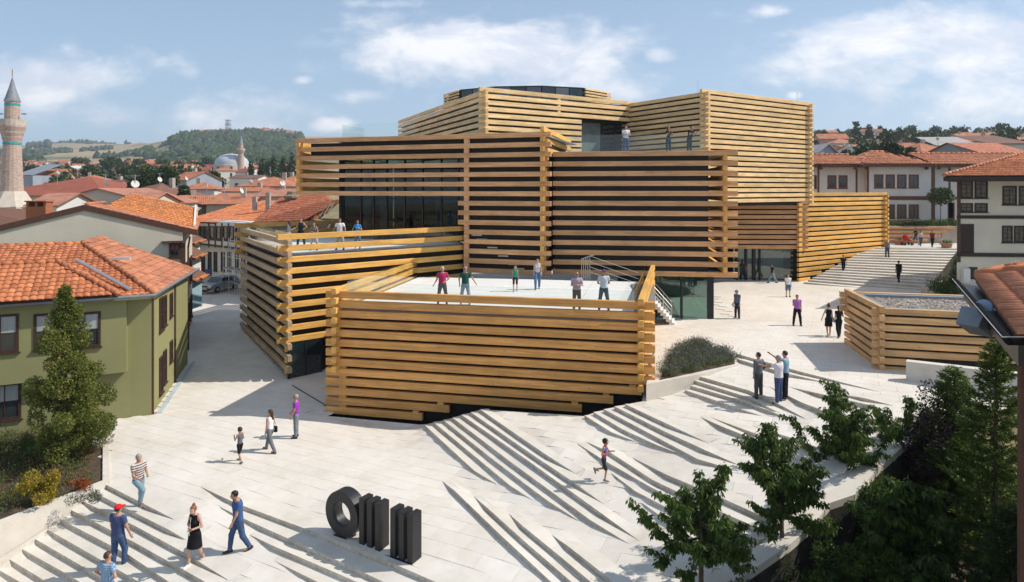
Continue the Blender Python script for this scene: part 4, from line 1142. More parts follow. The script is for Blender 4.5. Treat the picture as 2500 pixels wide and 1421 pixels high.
navy = C_('navy', (.055, .075, .16)); jeans = C_('jeans', (.05, .085, .17), .25); ljeans = C_('light_jeans', (.20, .30, .36), .25); black = C_('black', (.012, .012, .014)); charcoal = C_('charcoal', (.03, .033, .04))
white = C_('white', (.72, .72, .73)); greyc = C_('grey', (.14, .15, .165)); greyt = C_('mid_grey', (.12, .13, .15)); purple = C_('purple', (.26, .05, .36)); lilac = C_('lilac', (.40, .35, .43)); mag = C_('magenta', (.42, .035, .12))
dgreen = C_('dark_green', (.02, .085, .07)); green = C_('green', (.02, .26, .17)); blue = C_('blue', (.05, .10, .24)); bright = C_('bright_blue', (.03, .26, .62)); skyb = C_('sky_blue', (.20, .33, .45)); beige = C_('beige', (.45, .43, .38)); dred = C_('dark_red', (.16, .02, .03)); pink = C_('pink', (.6, .15, .2)); khaki = C_('khaki', (.06, .055, .05))
hips = ((-.75, -.25, -1), (.75, .25, -.55)); hipsR = ((.75, -.25, -1), (-.75, .25, -.55))
fold = ((-.25, .25, -1), (.9, .65, .1)); foldR = ((.25, .25, -1), (-.9, .65, .0))
backL = ((-.3, -.3, -1), (.75, -.6, -.4)); backR = ((.3, -.3, -1), (-.75, -.6, -.4))
person('grey haired man in striped polo shirt stepping up the left staircase', 338, 1243, 1.78, (.9, -.45), stripes('cloth_striped', (.52, .48, .46), (.05, .02, .025), 4.2), ljeans, legs='climb', armL=((-.15, .25, -1), (.45, .9, -.2)), armR=((.15, .25, -1), (-.2, .95, -.35)), hair='grey', shoe='grey', turn=-30, bulk=1.08)
person('man in red cap and navy shirt climbing the left staircase with his back turned', 288, 1387, 1.84, (.25, 1), navy, jeans, legs=(((.04, .3, -1), (0, -.1, -1)), ((-.04, -.02, -1), (0, -.12, -1))), armR=((.35, .1, -1), (.15, .35, -1)), armL=((-.2, .1, -1), (-.05, .2, -1)), cap=C_('red_cap', (.62, .02, .02)), skin=0, shoe='brown', bulk=1.12, turn=-20)
person('man in blue plaid short sleeved shirt at the bottom edge, seen from behind', 262, 1508, 1.78, (.35, 1), stripes('cloth_plaid', (.10, .20, .34), (.34, .46, .58), 7, 'Z', True), jeans, legs='walk', armL=hips, armR=hipsR, hair='brown', turn=-50, bulk=1.08)
person('red haired woman in black dress with white trainers looking at her phone', 476, 1380, 1.74, (-.35, -1), black, None, legs=(((.02, .2, -1), (.0, .1, -1)), ((-.02, -.12, -1), (0, -.5, -1))), bottom_kind='dress', sleeve=0, hair='red', hairstyle='bun', kind='f', skin=1, shoe='white', armL=((-.3, -.1, -1), (.5, .7, -.1)), armR=((.3, .05, -1), (-.75, .6, .05)), nod=22, extras=(('phone', 1), ('cord',)))
person('bearded man in blue T-shirt and jeans walking left of the black letters', 582, 1347, 1.84, (-.85, -.6), blue, jeans, legs='walk', hair='black', armL=((-.1, .25, -1), (.1, .5, -1)), armR=((.1, -.05, -1), (0, .2, -1)), nod=20, lean=4, bulk=1.1)
person('boy in grey vest and black shorts walking across the white plaza', 586, 1128, 1.30, (-.8, .5), greyt, black, legs='walk', plen=.95, kind='c', sleeve=0, hair='brown', shoe='grey', armL=((-.3, .3, -1), (.3, .6, .3)), armR=((.3, .1, -1), (.1, .6, -.3)))
person('woman in white sleeveless top and grey jeans walking behind the boy in the grey vest', 660, 1102, 1.68, (-.75, .35), white, greyc, legs='stride', kind='f', sleeve=0, hair='brown', hairstyle='long', shoe='brown', extras=(('bag', 1, black, -.05),), turn=35)
person('grey haired man in purple polo shirt in front of the corner entrance', 723, 1068, 1.76, (-.95, -.1), purple, C_('grey_jeans', (.17, .19, .22), .2), legs='stand', hair='grey', armL=((-.1, .1, -1), (-.1, .45, -1)), glasses=True, armR=((.12, .3, -1), (0, .6, -.8)), turn=15)
person('boy in blue and red vest running over the central steps', 1474, 1172, 1.34, (.9, -.45), stripes('cloth_blue_red', (.03, .13, .45), (.4, .03, .05), 1.4), charcoal, legs='run', plen=.98, kind='c', sleeve=0, hair='black', shoe='grey', armL=((-.3, .4, -1), (.4, .7, .3)), armR=((.3, -.2, -1), (-.3, .7, .2)), lean=6, turn=30)
person('man in grey long sleeved shirt, leftmost of three men talking on the steps', 1852, 973, 1.78, (-.35, .7), greyt, C_('dark_grey_jeans', (.06, .065, .07), .2), hair='black', sleeve=1.85, armR=hipsR, armL=((-.15, -.05, -1), (-.1, .1, -1)), turn=40)
person('man in white shirt pointing left, middle of three men on the steps', 1901, 986, 1.84, (-.55, .6), C_('pale_shirt', (.60, .57, .62)), navy, hair='grey', armL=((-.35, .9, -.35), (-.3, 1, .15)), bulk=1.18, turn=10)
person('man in light blue shirt raising his arm, right of three men on the steps', 1917, 973, 1.83, (-.65, .5), skyb, black, hair='brown', armL=((-.45, .85, .35), (-.5, .75, .6)), bulk=1.05)
person('man in bright purple shirt and black trousers holding a hand to his face', 1946, 795, 1.78, (-.1, -1), C_('violet', (.36, .13, .42)), black, hair='brown', armR=((.25, .3, -1), (-.35, .35, 1)), legs='wide', fine=False)
person('woman in short black dress with a striped bag walking away beside her friend', 2023, 820, 1.70, (.15, 1), black, None, bottom_kind='dress', sleeve=0, kind='f', hair='brown', hairstyle='bun', skin=1, shoe='white', legs=(((.02, .2, -1), (.0, .1, -1)), ((-.02, -.12, -1), (0, -.4, -1))), armL=((-.5, -.1, -1), (-.3, .1, -1)), extras=(('bag', 1, stripes('cloth_bag_stripe', (.5, .5, .5), (.05, .05, .05), 9), -.05),), fine=False)
person('dark haired woman all in black walking away next to the timber kiosk', 2048, 823, 1.68, (.1, 1), black, black, kind='f', hair='black', hairstyle='bob', legs='walk', sleeve=.5, shoe='brown', armR=((.35, .1, -1), (-.2, .9, .2)), fine=False)
person('man in green cap and blue shirt carrying a white paper on the upper plaza', 1800, 778, 1.74, (-.85, -.5), C_('steel_blue', (.09, .13, .20)), charcoal, hair='black', cap=C_('teal_cap', (.06, .2, .2)), shoe='brown', nod=20, plen=1.9, extras=(('paper', 1),), fine=False)
person('man in white T-shirt and denim shorts standing near the glass entrance', 1924, 725, 1.70, (-.1, -1), white, C_('denim', (.10, .17, .28), .2), plen=.95, hair='brown', skin=1, fine=False)
person('man in black waistcoat and pale jeans walking past the glass entrance', 1886, 691, 1.74, (-.95, -.1), charcoal, ljeans, legs='stride', hair='black', fine=False)
person('guard in dark clothes standing in the open entrance doorway', 1815, 684, 1.76, (-.3, -1), charcoal, charcoal, hair='black', skin=2, legs='wide', fine=False)
person('man in black T-shirt walking down the far staircase beside the timber beams', 2059, 669, 1.76, (0, -1), black, black, z=2.55, legs='walk', hair='brown', fine=False, armL=((-.3, 0, -1), (-.2, .1, -1)), armR=((.3, 0, -1), (.2, .1, -1)))
person('man in dark shirt with a black backpack climbing the far staircase', 2194, 689, 1.76, (.05, 1), charcoal, black, z=2.75, legs='walk', hair='black', fine=False, extras=(('backpack', black),), armR=((.3, .1, -1), (.1, .3, -1)))
person('grey haired man in grey shirt standing near the top of the far staircase', 2166, 629, 1.74, (-.1, -1), C_('shirt_grey', (.17, .18, .2)), C_('slate_jeans', (.06, .08, .11)), z=3.75, hair='grey', fine=False)
person('man in black T-shirt and denim shorts pushing a red pushchair on the upper terrace', 2236, 598, 1.80, (-.95, .1), black, C_('denim', (.1, .17, .28)), z=4.4, plen=.95, legs='walk', hair='black', fine=False, armL=((-.1, .7, -1), (0, .9, -.2)), armR=((.1, .7, -1), (0, .9, -.2)))
person('woman in white T-shirt and pink cardigan walking on the upper terrace', 2248, 601, 1.66, (-.1, -1), C_('pink_white', (.6, .45, .48)), jeans, z=4.4, kind='f', hair='brown', hairstyle='bob', legs='walk', fine=False, shoe='white', sleeve=1.6)
person('man in dark red T-shirt and black trousers walking on the upper terrace', 2276, 604, 1.76, (-.15, -1), dred, black, z=4.38, hair='brown', legs='walk', fine=False)
person('small girl in pink top carrying a white sheet by the planters', 2299, 597, 1.2, (-1, -.2), pink, C_('pale_skirt', (.5, .5, .52)), z=4.4, kind='c', hair='brown', plen=.8, legs='walk', fine=False, extras=(('paper', -1),), armL=((-.1, .7, -.7), (0, 1, .2)))
LT = 6.75
person('long haired woman leaning at the far left of the left terrace railing', 705, 607, 1.66, (-.9, .1), greyc, C_('dusty_skirt', (.35, .25, .28)), z=LT, kind='f', hair='brown', hairstyle='long', bottom_kind='skirt', fine=False, sleeve=1.6)
person('woman in black waistcoat over green top on the left terrace', 735, 604, 1.78, (.1, -1), C_('black_green', (.014, .02, .02)), black, z=LT, kind='f', hair='brown', sleeve=0, legs='wide', fine=False, armL=hips, armR=((.5, .1, -1), (.6, .5, -.3)))
person('short woman in grey vest and beige shorts on the left terrace', 767, 611, 1.62, (-.1, -1), greyt, beige, z=LT, kind='f', hair='brown', hairstyle='long', sleeve=0, plen=.98, legs='wide', fine=False, armR=foldR, armL=((-.3, 0, -1), (.2, .5, -.6)))
person('man in white T-shirt with both hands on the left terrace railing', 830, 610, 1.84, (0, -1), white, beige, z=LT, hair='black', legs='wide', fine=False, glasses=True, armL=((-.5, .2, -1), (-.1, .4, -1)), armR=((.5, .2, -1), (.1, .4, -1)))
person('woman in bright blue top on the left terrace', 873, 607, 1.68, (.05, -1), bright, C_('blue_jeans', (.1, .2, .3)), z=LT, kind='f', hair='brown', hairstyle='bob', fine=False, glasses=True, shoe='white', armR=((.6, .1, -1), (-.1, .5, -1)), armL=((-.4, .2, -1), (.5, .7, .3)))
TZ = 4.86
person('white haired man in magenta polo shirt on the front terrace', 1080, 743, 1.76, (.15, -1), mag, C_('dark_cargo', (.07, .075, .09), .25), z=TZ, hair='white', legs='wide', armL=((-.45, -.1, -1), (.8, .55, -.45)), armR=((.3, .15, -1), (.55, .35, -.9)), fine=False, bulk=1.06)
person('grey haired man in dark green T-shirt gesturing on the front terrace', 1136, 743, 1.76, (.1, -1), dgreen, ljeans, z=TZ, hair='grey', legs='wide', armL=((-.6, .2, -.8), (-.5, .4, -.75)), armR=((.45, -.2, -1), (-.1, .35, -1)), fine=False, glasses=True, shoe='grey')
person('boy in green vest and dark shorts in the middle of the front terrace', 1258, 711, 1.36, (-.05, -1), green, charcoal, z=TZ, kind='c', hair='brown', plen=.95, sleeve=0, fine=False, legs='walk', shoe='grey')
person('woman in white top and denim shorts with bags on the front terrace', 1312, 706, 1.68, (0, -1), C_('pale_grey', (.5, .5, .54)), C_('denim_blue', (.09, .16, .27), .2), z=TZ, kind='f', hair='black', hairstyle='long', plen=1.3, sleeve=0, fine=False, legs='walk', glasses=True, skin=1, shoe='brown', extras=(('bag', -1, C_('bag_pattern', (.35, .33, .3), .5), -.1),))
person('bald man in lilac shirt leaning with folded arms on the front terrace', 1408, 757, 1.70, (0, -1), lilac, khaki, z=TZ, hair='grey', hairstyle='bald', armL=fold, armR=foldR, lean=8, fine=False, glasses=True, bulk=1.12)
person('man in white T-shirt, purple cap and dark shorts on the front terrace', 1474, 757, 1.80, (0, -1), C_('pale_blue_tee', (.50, .58, .62)), C_('dark_denim', (.04, .07, .10), .2), z=TZ, hair='black', cap=C_('plum_cap', (.12, .06, .15)), plen=1.5, turn=-50, armL=backL, armR=backR, legs='wide', fine=False)
UZ = 12.56
person('man in white T-shirt and jeans leaning on the top terrace railing', 0, 0, 1.78, (.1, -1), white, jeans, footW=(*XY(1528, 41.9), UZ), hair='black', armL=fold, armR=foldR, fine=False)
person('woman in black top photographing from the top terrace', 0, 0, 1.70, (.5, -1), black, charcoal, footW=(*XY(1632, 41.6), UZ), kind='f', hair='brown', hairstyle='bob', armL=((-.2, .4, -1), (.3, .6, .8)), armR=((.2, .4, -1), (-.3, .6, .8)), fine=False, sleeve=.5)
person('person in black bending over the corner of the top terrace railing', 0, 0, 1.74, (.5, -.9), black, charcoal, footW=(*XY(1683, 41.5), UZ), hair='black', lean=18, armL=((-.2, .6, -1), (.3, .8, .4)), armR=((.2, .6, -1), (-.3, .8, .4)), fine=False)
# pushchair
pc = empty('pushchair', PZ(2214, 599, 4.4), R(90), 'red and black pushchair pushed across the upper terrace', 'pushchair')
MB().prism([(-.25, -.3), (.25, -.3), (.25, .3), (-.25, .3)], [.45, .45, .5, .5], [.6, .6, .95, .95]).build('seat', C_('pram_red', (.5, .03, .04)), pc, bevel=.05)
MB().lathe([(.3, .8), (.3, .95), (.2, 1.08), (.02, 1.12)], 10, 0, (0, .15)).build('hood', C_('pram_red2', (.4, .03, .05)), pc)
MB().tube([(-.25, -.3, .5), (-.25, -.75, 1.0), (.25, -.75, 1.0), (.25, -.3, .5)], .018, 6).build('handle', m_black, pc)
for x in (-.27, .27):
    for y in (-.35, .35):
        MB().tube([(x - .02, y, .13), (x + .02, y, .13)], .13, 12).build('wheel', m_black, pc)
    MB().tube([(x, -.35, .13), (x, .25, .6)], .015, 5).build('frame_tube', m_black, pc); MB().tube([(x, .35, .13), (x, -.25, .6)], .015, 5).build('frame_tube', m_black, pc)
# ------------------------------------------------------------------ vegetation
nr = np.random.default_rng(11)
bark = mat('bark', (.10, .075, .055), .9, .3, 12, bump=.8, bscale=30)
bark_pale = mat('bark_pale', (.20, .17, .13), .9, .3, 12, bump=.8, bscale=30)
soil = mat('soil', (.075, .052, .038), .95, .35, 3, bump=.8, bscale=25)
lf_cherry = leafmat('leaf_cherry', (.034, .072, .015), (.11, .175, .035), (.20, .21, .05), .42)
lf_horn = leafmat('leaf_hornbeam', (.07, .105, .018), (.25, .26, .06), (.38, .24, .07), .4, 1.2)
lf_dark = leafmat('leaf_dark', (.024, .055, .012), (.085, .145, .03), (.14, .18, .04), .38)
lf_plum = leafmat('leaf_plum', (.018, .010, .014), (.05, .028, .035), (.08, .045, .05), .2)
lf_conif = leafmat('leaf_conifer', (.032, .065, .012), (.14, .20, .03), (.24, .26, .04), .25, 1.5)
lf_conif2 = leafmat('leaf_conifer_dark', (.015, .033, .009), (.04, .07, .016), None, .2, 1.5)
lf_yel = leafmat('leaf_yellow', (.20, .17, .02), (.42, .30, .03), (.45, .20, .03), .3)
lf_bed = leafmat('leaf_bed', (.06, .09, .02), (.17, .20, .06), (.26, .20, .08), .3, 1.0)
lf_red = leafmat('leaf_red', (.16, .045, .015), (.36, .10, .03), None, .3)
lf_lav = leafmat('leaf_lavender', (.05, .07, .04), (.13, .15, .10), None, .2)
lf_purple = leafmat('flower_lavender', (.13, .10, .20), (.26, .22, .36), None, .2)
lf_far = leafmat('leaf_far', (.018, .040, .012), (.05, .085, .025), (.08, .11, .03), .1, .6)
lf_far2 = leafmat('leaf_far_light', (.035, .06, .02), (.09, .12, .04), None, .1, .6)
def leaves(name, pos, dirs, length, width, m, parent, jitter=.3, fold=.25):
    """pos (n,3), dirs (n,3) leaf axis; each leaf a folded rhombus"""
    n = len(pos); dirs = dirs / np.maximum(1e-6, np.linalg.norm(dirs, axis=1))[:, None]
    rnd = nr.normal(size=(n, 3)); side = np.cross(dirs, rnd); side /= np.maximum(1e-6, np.linalg.norm(side, axis=1))[:, None]
    nrm = np.cross(dirs, side)
    Ls = length * (1 + jitter * (nr.random(n) - .5) * 2)[:, None]; Ws = width * (1 + jitter * (nr.random(n) - .5) * 2)[:, None]
    a = pos; c = pos + dirs * Ls; mid = pos + dirs * Ls * .45
    b = mid + side * Ws * .5 + nrm * Ws * fold; d = mid - side * Ws * .5 + nrm * Ws * fold
    V = np.stack([a, b, c, d], 1).reshape(-1, 3)
    me = bpy.data.meshes.new(name)
    me.vertices.add(4 * n); me.vertices.foreach_set('co', V.ravel().astype('f'))
    me.loops.add(4 * n); me.loops.foreach_set('vertex_index', np.arange(4 * n, dtype='i'))
    me.polygons.add(n); me.polygons.foreach_set('loop_start', np.arange(0, 4 * n, 4, dtype='i')); me.polygons.foreach_set('loop_total', np.full(n, 4, 'i'))
    me.materials.append(m); me.update(calc_edges=True)
    return link(name, me, parent)
def shell_pts(n, c, r, inner=.55):
    d = nr.normal(size=(n, 3)); d /= np.linalg.norm(d, axis=1)[:, None]
    rad = inner + (1 - inner) * nr.random(n) ** .6
    return np.asarray(c) + d * rad[:, None] * np.asarray(r), d
def clumps(n, cl, inner=.35):
    """cl: list of (center, radii); leaves spread in proportion to volume"""
    w = np.array([np.prod(r) ** .75 for _, r in cl]); w /= w.sum(); cnt = nr.multinomial(n, w)
    ps, ds = [], []
    for k, (c, r) in zip(cnt, cl):
        p, d = shell_pts(k, c, r, inner); ps.append(p); ds.append(d)
    return np.concatenate(ps), np.concatenate(ds)
def trunk(parent, base, top, r0, r1, m=bark, limbs=(), name='trunk'):
    base = Vector(base); top = Vector(top); mid = (base + top) / 2 + Vector((rng.uniform(-.04, .04), rng.uniform(-.04, .04), 0))
    t = MB().tube([base - Vector((0, 0, .1)), base.lerp(mid, .5), mid, mid.lerp(top, .5), top], [r0 * 1.25, r0, (r0 + r1) / 2, (r0 + 2 * r1) / 3, r1], 8, 0).build(name, m, parent, smooth=True)
    if limbs:
        mb = MB()
        for l in limbs: mb.tube(l[0], l[1], 5)
        b = mb.build('branches', m, parent, smooth=True); tag(b, kind='stuff')
    return t
def cherry(px, Y, zb, zt, spread, label, nleaf=5200, shoots=16, m=lf_cherry, leafL=.135, tall=None, lean=0, seed=1, zf=None):
    r = random.Random(seed); x, y = XY(px, Y)
    root = empty('cherry_tree', (x, y, zb), 0, label, 'tree')
    H = zt - zb; fork = (zf - zb) if zf is not None else H * .5
    limbs = []; P_, D_ = [], []
    for i in range(shoots):
        a = 2 * math.pi * (i + r.random() * .7) / shoots; tilt = r.uniform(.12, 1.0)
        hh = H * r.uniform(.78, 1.0) if tilt < .45 else H * (r.uniform(.60, .86) if i % 4 else r.uniform(.48, .6))
        rad = spread * tilt * r.uniform(.8, 1.05)
        p0 = Vector((0, 0, fork * r.uniform(.95, 1.25))); p3 = Vector((math.cos(a) * rad, math.sin(a) * rad, hh))
        p1 = p0 + Vector((p3.x * .45, p3.y * .45, (p3.z - p0.z) * .22)); p2 = p0.lerp(p3, .7) + Vector((p3.x * .12, p3.y * .12, -.02))
        pts_ = [p0, p1, p2, p3]; limbs.append((pts_, [.035, .025, .014, .005]))
        for side in range(5):
            t = r.uniform(.25, .95); seg = min(2, int(t * 3)); q0 = pts_[seg].lerp(pts_[seg + 1], t * 3 - seg)
            q1 = q0 + Vector((math.cos(a + r.uniform(-1.4, 1.4)) * r.uniform(.2, .5), math.sin(a + r.uniform(-1.4, 1.4)) * r.uniform(.2, .5), r.uniform(.02, .35)))
            limbs.append(([q0, q0.lerp(q1, .5) + Vector((0, 0, .03)), q1], [.012, .008, .003]))
    ln = np.array([sum((l[0][k + 1] - l[0][k]).length for k in range(len(l[0]) - 1)) for l in limbs]); cnt = nr.multinomial(nleaf, ln / ln.sum())
    for l, k in zip(limbs, cnt):
        pts_ = np.array([tuple(q) for q in l[0]]); t = (.12 + .88 * nr.random(k) ** .8) * (len(pts_) - 1); s = np.minimum(t.astype(int), len(pts_) - 2); f = (t - s)[:, None]
        p = pts_[s] * (1 - f) + pts_[s + 1] * f
        out = nr.normal(size=(k, 3)); out[:, 2] *= .4; out /= np.linalg.norm(out, axis=1)[:, None]
        P_.append(p + out * (.02 + .07 * nr.random(k))[:, None]); D_.append(out * .55 + np.array([0, 0, -1]) * (.35 + .8 * nr.random(k))[:, None])
    P_ = np.concatenate(P_); D_ = np.concatenate(D_)
    trunk(root, (0, 0, 0), (0, 0, fork * 1.05), .075, .055, bark, limbs)
    # the 300 leaves nearest the camera are single parts, the rest one mass
    wx = P_ + np.array([x, y, zb]); dd = np.linalg.norm(wx - np.array([0, 0, HC]), axis=1); order = np.argsort(dd); near = order[:300]; rest = order[300:]
    cr = leaves('leaves', P_[rest], D_[rest], leafL, leafL * .42, m, root); tag(cr, kind='stuff')
    lm = MB(); W_ = leafL * .42
    lm.v = [(0, 0, 0), (leafL * .25, W_ * .42, .012), (leafL * .6, W_ * .46, .01), (leafL, 0, -.015), (leafL * .6, -W_ * .46, .01), (leafL * .25, -W_ * .42, .012), (leafL * .5, 0, -.004)]
    lm.f = [(0, 6, 2, 1), (6, 3, 2), (0, 5, 4, 6), (6, 4, 3)]; lm.m = [0] * 4
    me = lm.data('leaf', m)
    for i in near:
        d = Vector(D_[i]).normalized(); q = d.to_track_quat('X', 'Z') @ Matrix.Rotation(r.uniform(-1, 1), 4, 'X').to_quaternion()
        o = link('leaf', me, root, tuple(P_[i])); o.rotation_mode = 'QUATERNION'; o.rotation_quaternion = q
    return root
cherry(1712, 15.6, -1.6, 4.05, 1.45, 'young cherry tree casting dappled shade on the plaza corner, leftmost of the row', 10000, 19, seed=3, zf=1.75)
cherry(1908, 17.0, -1.5, 4.4, 1.4, 'slender cherry tree in front of the curved wall, second of the row', 10000, 19, seed=8, zf=1.85)
cherry(2065, 20.3, -1.3, 4.45, 1.6, 'cherry tree behind the curved wall with a stake beside its trunk', 9500, 22, seed=14, zf=1.4)
cherry(2200, 21.8, -1.2, 4.1, 1.5, 'cherry tree growing directly in front of the purple leaved plum', 6500, 17, seed=21, zf=1.2)
cherry(2215, 16.6, -1.7, 3.1, 1.45, 'low broad cherry tree with larger drooping leaves beneath the plum', 11000, 26, m=lf_dark, leafL=.19, seed=33, zf=.6)
def bushy(name, px, Y, zb, label, cl, n, Lf, Wf, m, tr=None, droop=0, up=.2, inner=.35, cat='shrub', group=None, xy=None):
    x, y = xy or XY(px, Y); root = empty(name, (x, y, zb), 0, label, cat, group)
    p, d = clumps(n, cl, inner); dd = d * .6 + nr.normal(size=d.shape) * .6 + np.array([0, 0, up - droop])
    c = leaves('foliage' if cat != 'tree' else 'crown', p, dd, Lf, Wf, m, root); tag(c, kind='stuff')
    if tr: trunk(root, (0, 0, 0), (0, 0, tr[0]), tr[1], tr[1] * .6, bark, tr[2] if len(tr) > 2 else ())
    return root
def rndclumps(seed, n, R0, H0, H1, rr, flat=1.0):
    r = random.Random(seed); out = []
    for i in range(n):
        a = r.uniform(0, 6.283); t = r.uniform(.1, 1) ** .5; z = r.uniform(H0, H1); k = R0 * t * (1 - .35 * abs((z - (H0 + H1) / 2) / (H1 - H0 + .01)) * 2)
        s = rr * r.uniform(.6, 1.25); out.append(((math.cos(a) * k, math.sin(a) * k, z), (s, s, s * flat)))
    return out
bushy('understory_tree', 2170, 18.8, -1.5, 'leafy green tree filling the gap between the staked cherry and the plum', rndclumps(71, 30, 1.25, .8, 3.3, .45), 15000, .10, .05, lf_cherry, (1.8, .06), cat='tree')
bushy('plum_tree', 2300, 20.5, -1.2, 'purple leaved plum tree with dense dark crown', rndclumps(5, 34, 1.35, 1.6, 4.9, .48), 15000, .085, .05, lf_plum, (2.6, .09), cat='tree')
# conifers: whorls of drooping feathery sprays
def conifer(px, Y, zb, zt, R0, label, m, n=16000, seed=1, lean=0):
    r = random.Random(seed); x, y = XY(px, Y); root = empty('conifer_tree', (x, y, zb), 0, label, 'tree'); H = zt - zb; P_, D_ = [], []; limbs = []
    nb_ = 170
    for i in range(nb_):
        t = (i + r.random()) / nb_; z = H * (.06 + .92 * t); a = i * 2.4 + r.uniform(-.3, .3); Rr = R0 * (1 - t) ** .75 * r.uniform(.7, 1.12) + .12
        p0 = np.array([0, 0, z]); p1 = np.array([math.cos(a) * Rr, math.sin(a) * Rr, z + Rr * r.uniform(.1, .45)])
        limbs.append(([Vector(p0), Vector(p0 * .5 + p1 * .5) - Vector((0, 0, .05)), Vector(p1)], [.018, .012, .004]))
        k = int(n / nb_ * (.35 + 1.3 * (1 - t))); f = (nr.random(k) ** .6)[:, None]
        p = p0 * (1 - f) + p1 * f - np.array([0, 0, .2]) * f * (1 - f); ax = (p1 - p0) / np.linalg.norm(p1 - p0)
        P_.append(p + nr.normal(size=(k, 3)) * .06 * (1.2 - f * .6) * np.array([1, 1, .6])); D_.append(ax * 1.0 + nr.normal(size=(k, 3)) * .55 + np.array([0, 0, -.1]))
    trunk(root, (0, 0, 0), (0, 0, H * .96), .11, .02, bark, limbs)
    c = leaves('crown', np.concatenate(P_), np.concatenate(D_), .15, .035, m, root); tag(c, kind='stuff'); return root
conifer(2432, 17.8, -1.5, 6.3, 1.55, 'tall bright green conifer beside the near tiled roof', lf_conif, 26000, 2)
conifer(2330, 20.2, -1.3, 4.9, 1.6, 'shorter conifer between the plum tree and the small timber kiosk', lf_conif, 22000, 9)
conifer(2475, 14.5, -1.8, 3.3, 1.5, 'dark conifer in the shade below the near tiled roof', lf_conif2, 15000, 4)
# laurel shrubs in the garden
for k, (px, Y, w, h, lb) in enumerate([(1845, 15.2, .75, 2.5, 'laurel shrub between the first two cherry trunks'), (1972, 16.2, .9, 3.2, 'laurel shrub to the right of the second cherry trunk'), (2120, 15.6, 1.0, 3.1, 'laurel shrub at the foot of the staked cherry tree'),
        (2260, 14.0, 1.1, 3.0, 'large laurel shrub nearest the bottom edge of the garden'), (2040, 14.2, .8, 2.1, 'low laurel shrub at the bottom edge in front of the others'), (1785, 14.0, .7, 1.4, 'small laurel shrub at the end of the curved wall')]):
    bushy('laurel_shrub', px, Y, -1.75, lb, rndclumps(40 + k, 26, w, .2, h, .38), 9500, .095, .042, lf_dark if k % 2 else lf_cherry, (h * .6, .03), up=.6)
# hornbeam at left
hc_ = []
r_ = random.Random(5)
for i in range(120):
    t = r_.random() ** .8; z = .55 + 6.0 * t; prof = (1.75 * (1 - t) ** .62 + .12) * (1.0 if t > .12 else .55 + t * 3.5)
    a = r_.uniform(0, 6.283); k = prof * r_.uniform(.35, 1.0) - .15; s = .40 * (1 - t * .55) * r_.uniform(.7, 1.3)
    hc_.append(((math.cos(a) * max(0, k), math.sin(a) * max(0, k), z), (s, s, s * 1.1)))
for t in (5.9, 6.25, 6.5, 6.75): hc_.append(((0, 0, t - .25), (.2, .2, .28)))
bushy('hornbeam_tree', 158, 24.6, -.05, 'dense cone shaped hornbeam tree in front of the olive green house', hc_, 42000, .085, .055, lf_horn, (5.2, .13), cat='tree', up=.1, inner=.5)
# planted bed at left: soil ground and plants
bed = MB().prism([(-14.14, 22.96), (-18.1, 29.35), (-24, 26.5), (-26, 12), (-19.3, 14.2), (-17.55, 17.2)], -.35, -.06).build('flower_bed_soil', soil); tag(bed, kind='structure')
mb = MB(); mb.wall((-18.1, 29.42), (-14.1, 22.98), -.3, .02, -.22).build('bed_kerb', m_stone_cheek, ck)
bp = [(-14.55, 22.8), (-18.4, 28.9), (-24, 25.9), (-25.5, 16), (-17.65, 17.4)]
def scatter_in(poly, n, seed=0):
    r = random.Random(seed); xs = [p[0] for p in poly]; ys = [p[1] for p in poly]; out = []
    while len(out) < n:
        x, y = r.uniform(min(xs), max(xs)), r.uniform(min(ys), max(ys))
        if inside(x, y, poly): out.append((x, y))
    return np.array(out)
def cover(name, poly, z, ntuft, per, h, L_, W_, m, seed, spread=.12):
    t = scatter_in(poly, ntuft, seed); hh = h * (.5 + nr.random(ntuft) * .8)
    P_ = np.repeat(np.c_[t, np.full(ntuft, z)], per, 0); H_ = np.repeat(hh, per)
    f = nr.random(len(P_)); P_ = P_ + np.c_[nr.normal(size=(len(P_), 2)) * spread * (.4 + f)[:, None], f * H_]
    D_ = nr.normal(size=P_.shape) * .6 + np.array([0, 0, .9]); return P_, D_, L_, W_, m, name
for args, kd in (((('ground_cover'), bp, -.05, 900, 34, .42, .085, .03, lf_bed, 1), 0), (('red_ground_cover', [(-14.9, 22.9), (-18.2, 28.6), (-19.5, 27.6), (-16.8, 21.4)], -.05, 26, 40, .35, .07, .035, lf_red, 2), 0), (('dry_ground_cover', bp, -.05, 420, 16, .28, .10, .015, leafmat('leaf_dry', (.12, .085, .05), (.26, .19, .11), None, .2), 3), 0)):
    P_, D_, L_, W_, m_, nm_ = cover(*args); o = leaves(nm_, P_, D_, L_, W_, m_, None); tag(o, kind='stuff')
bushy('golden_shrub', 95, 21.3, -.05, 'golden yellow shrub at the near end of the left flower bed', rndclumps(60, 9, .6, .3, .95, .24), 2600, .075, .05, lf_yel, (.5, .03))
bushy('red_tinged_shrub', 205, 22.3, -.05, 'small russet shrub beside the top of the left staircase', rndclumps(61, 5, .35, .1, .4, .18), 700, .07, .035, lf_red)
bushy('dark_rounded_shrub', 200, 21.3, -.05, 'low grey green mounded shrub along the stair side wall', rndclumps(62, 6, .5, .1, .35, .2), 1100, .05, .025, lf_lav)
bushy('leafy_shrub', 228, 26.3, -.05, 'loose green shrub at the foot of the hornbeam next to the house corner', rndclumps(63, 9, .8, .2, 1.0, .3), 3000, .07, .035, lf_bed)
bushy('leafy_shrub', 20, 24.5, -.05, 'dark green shrub below the ground floor window of the green house', rndclumps(64, 9, .9, .2, .9, .3), 3000, .07, .035, lf_dark)
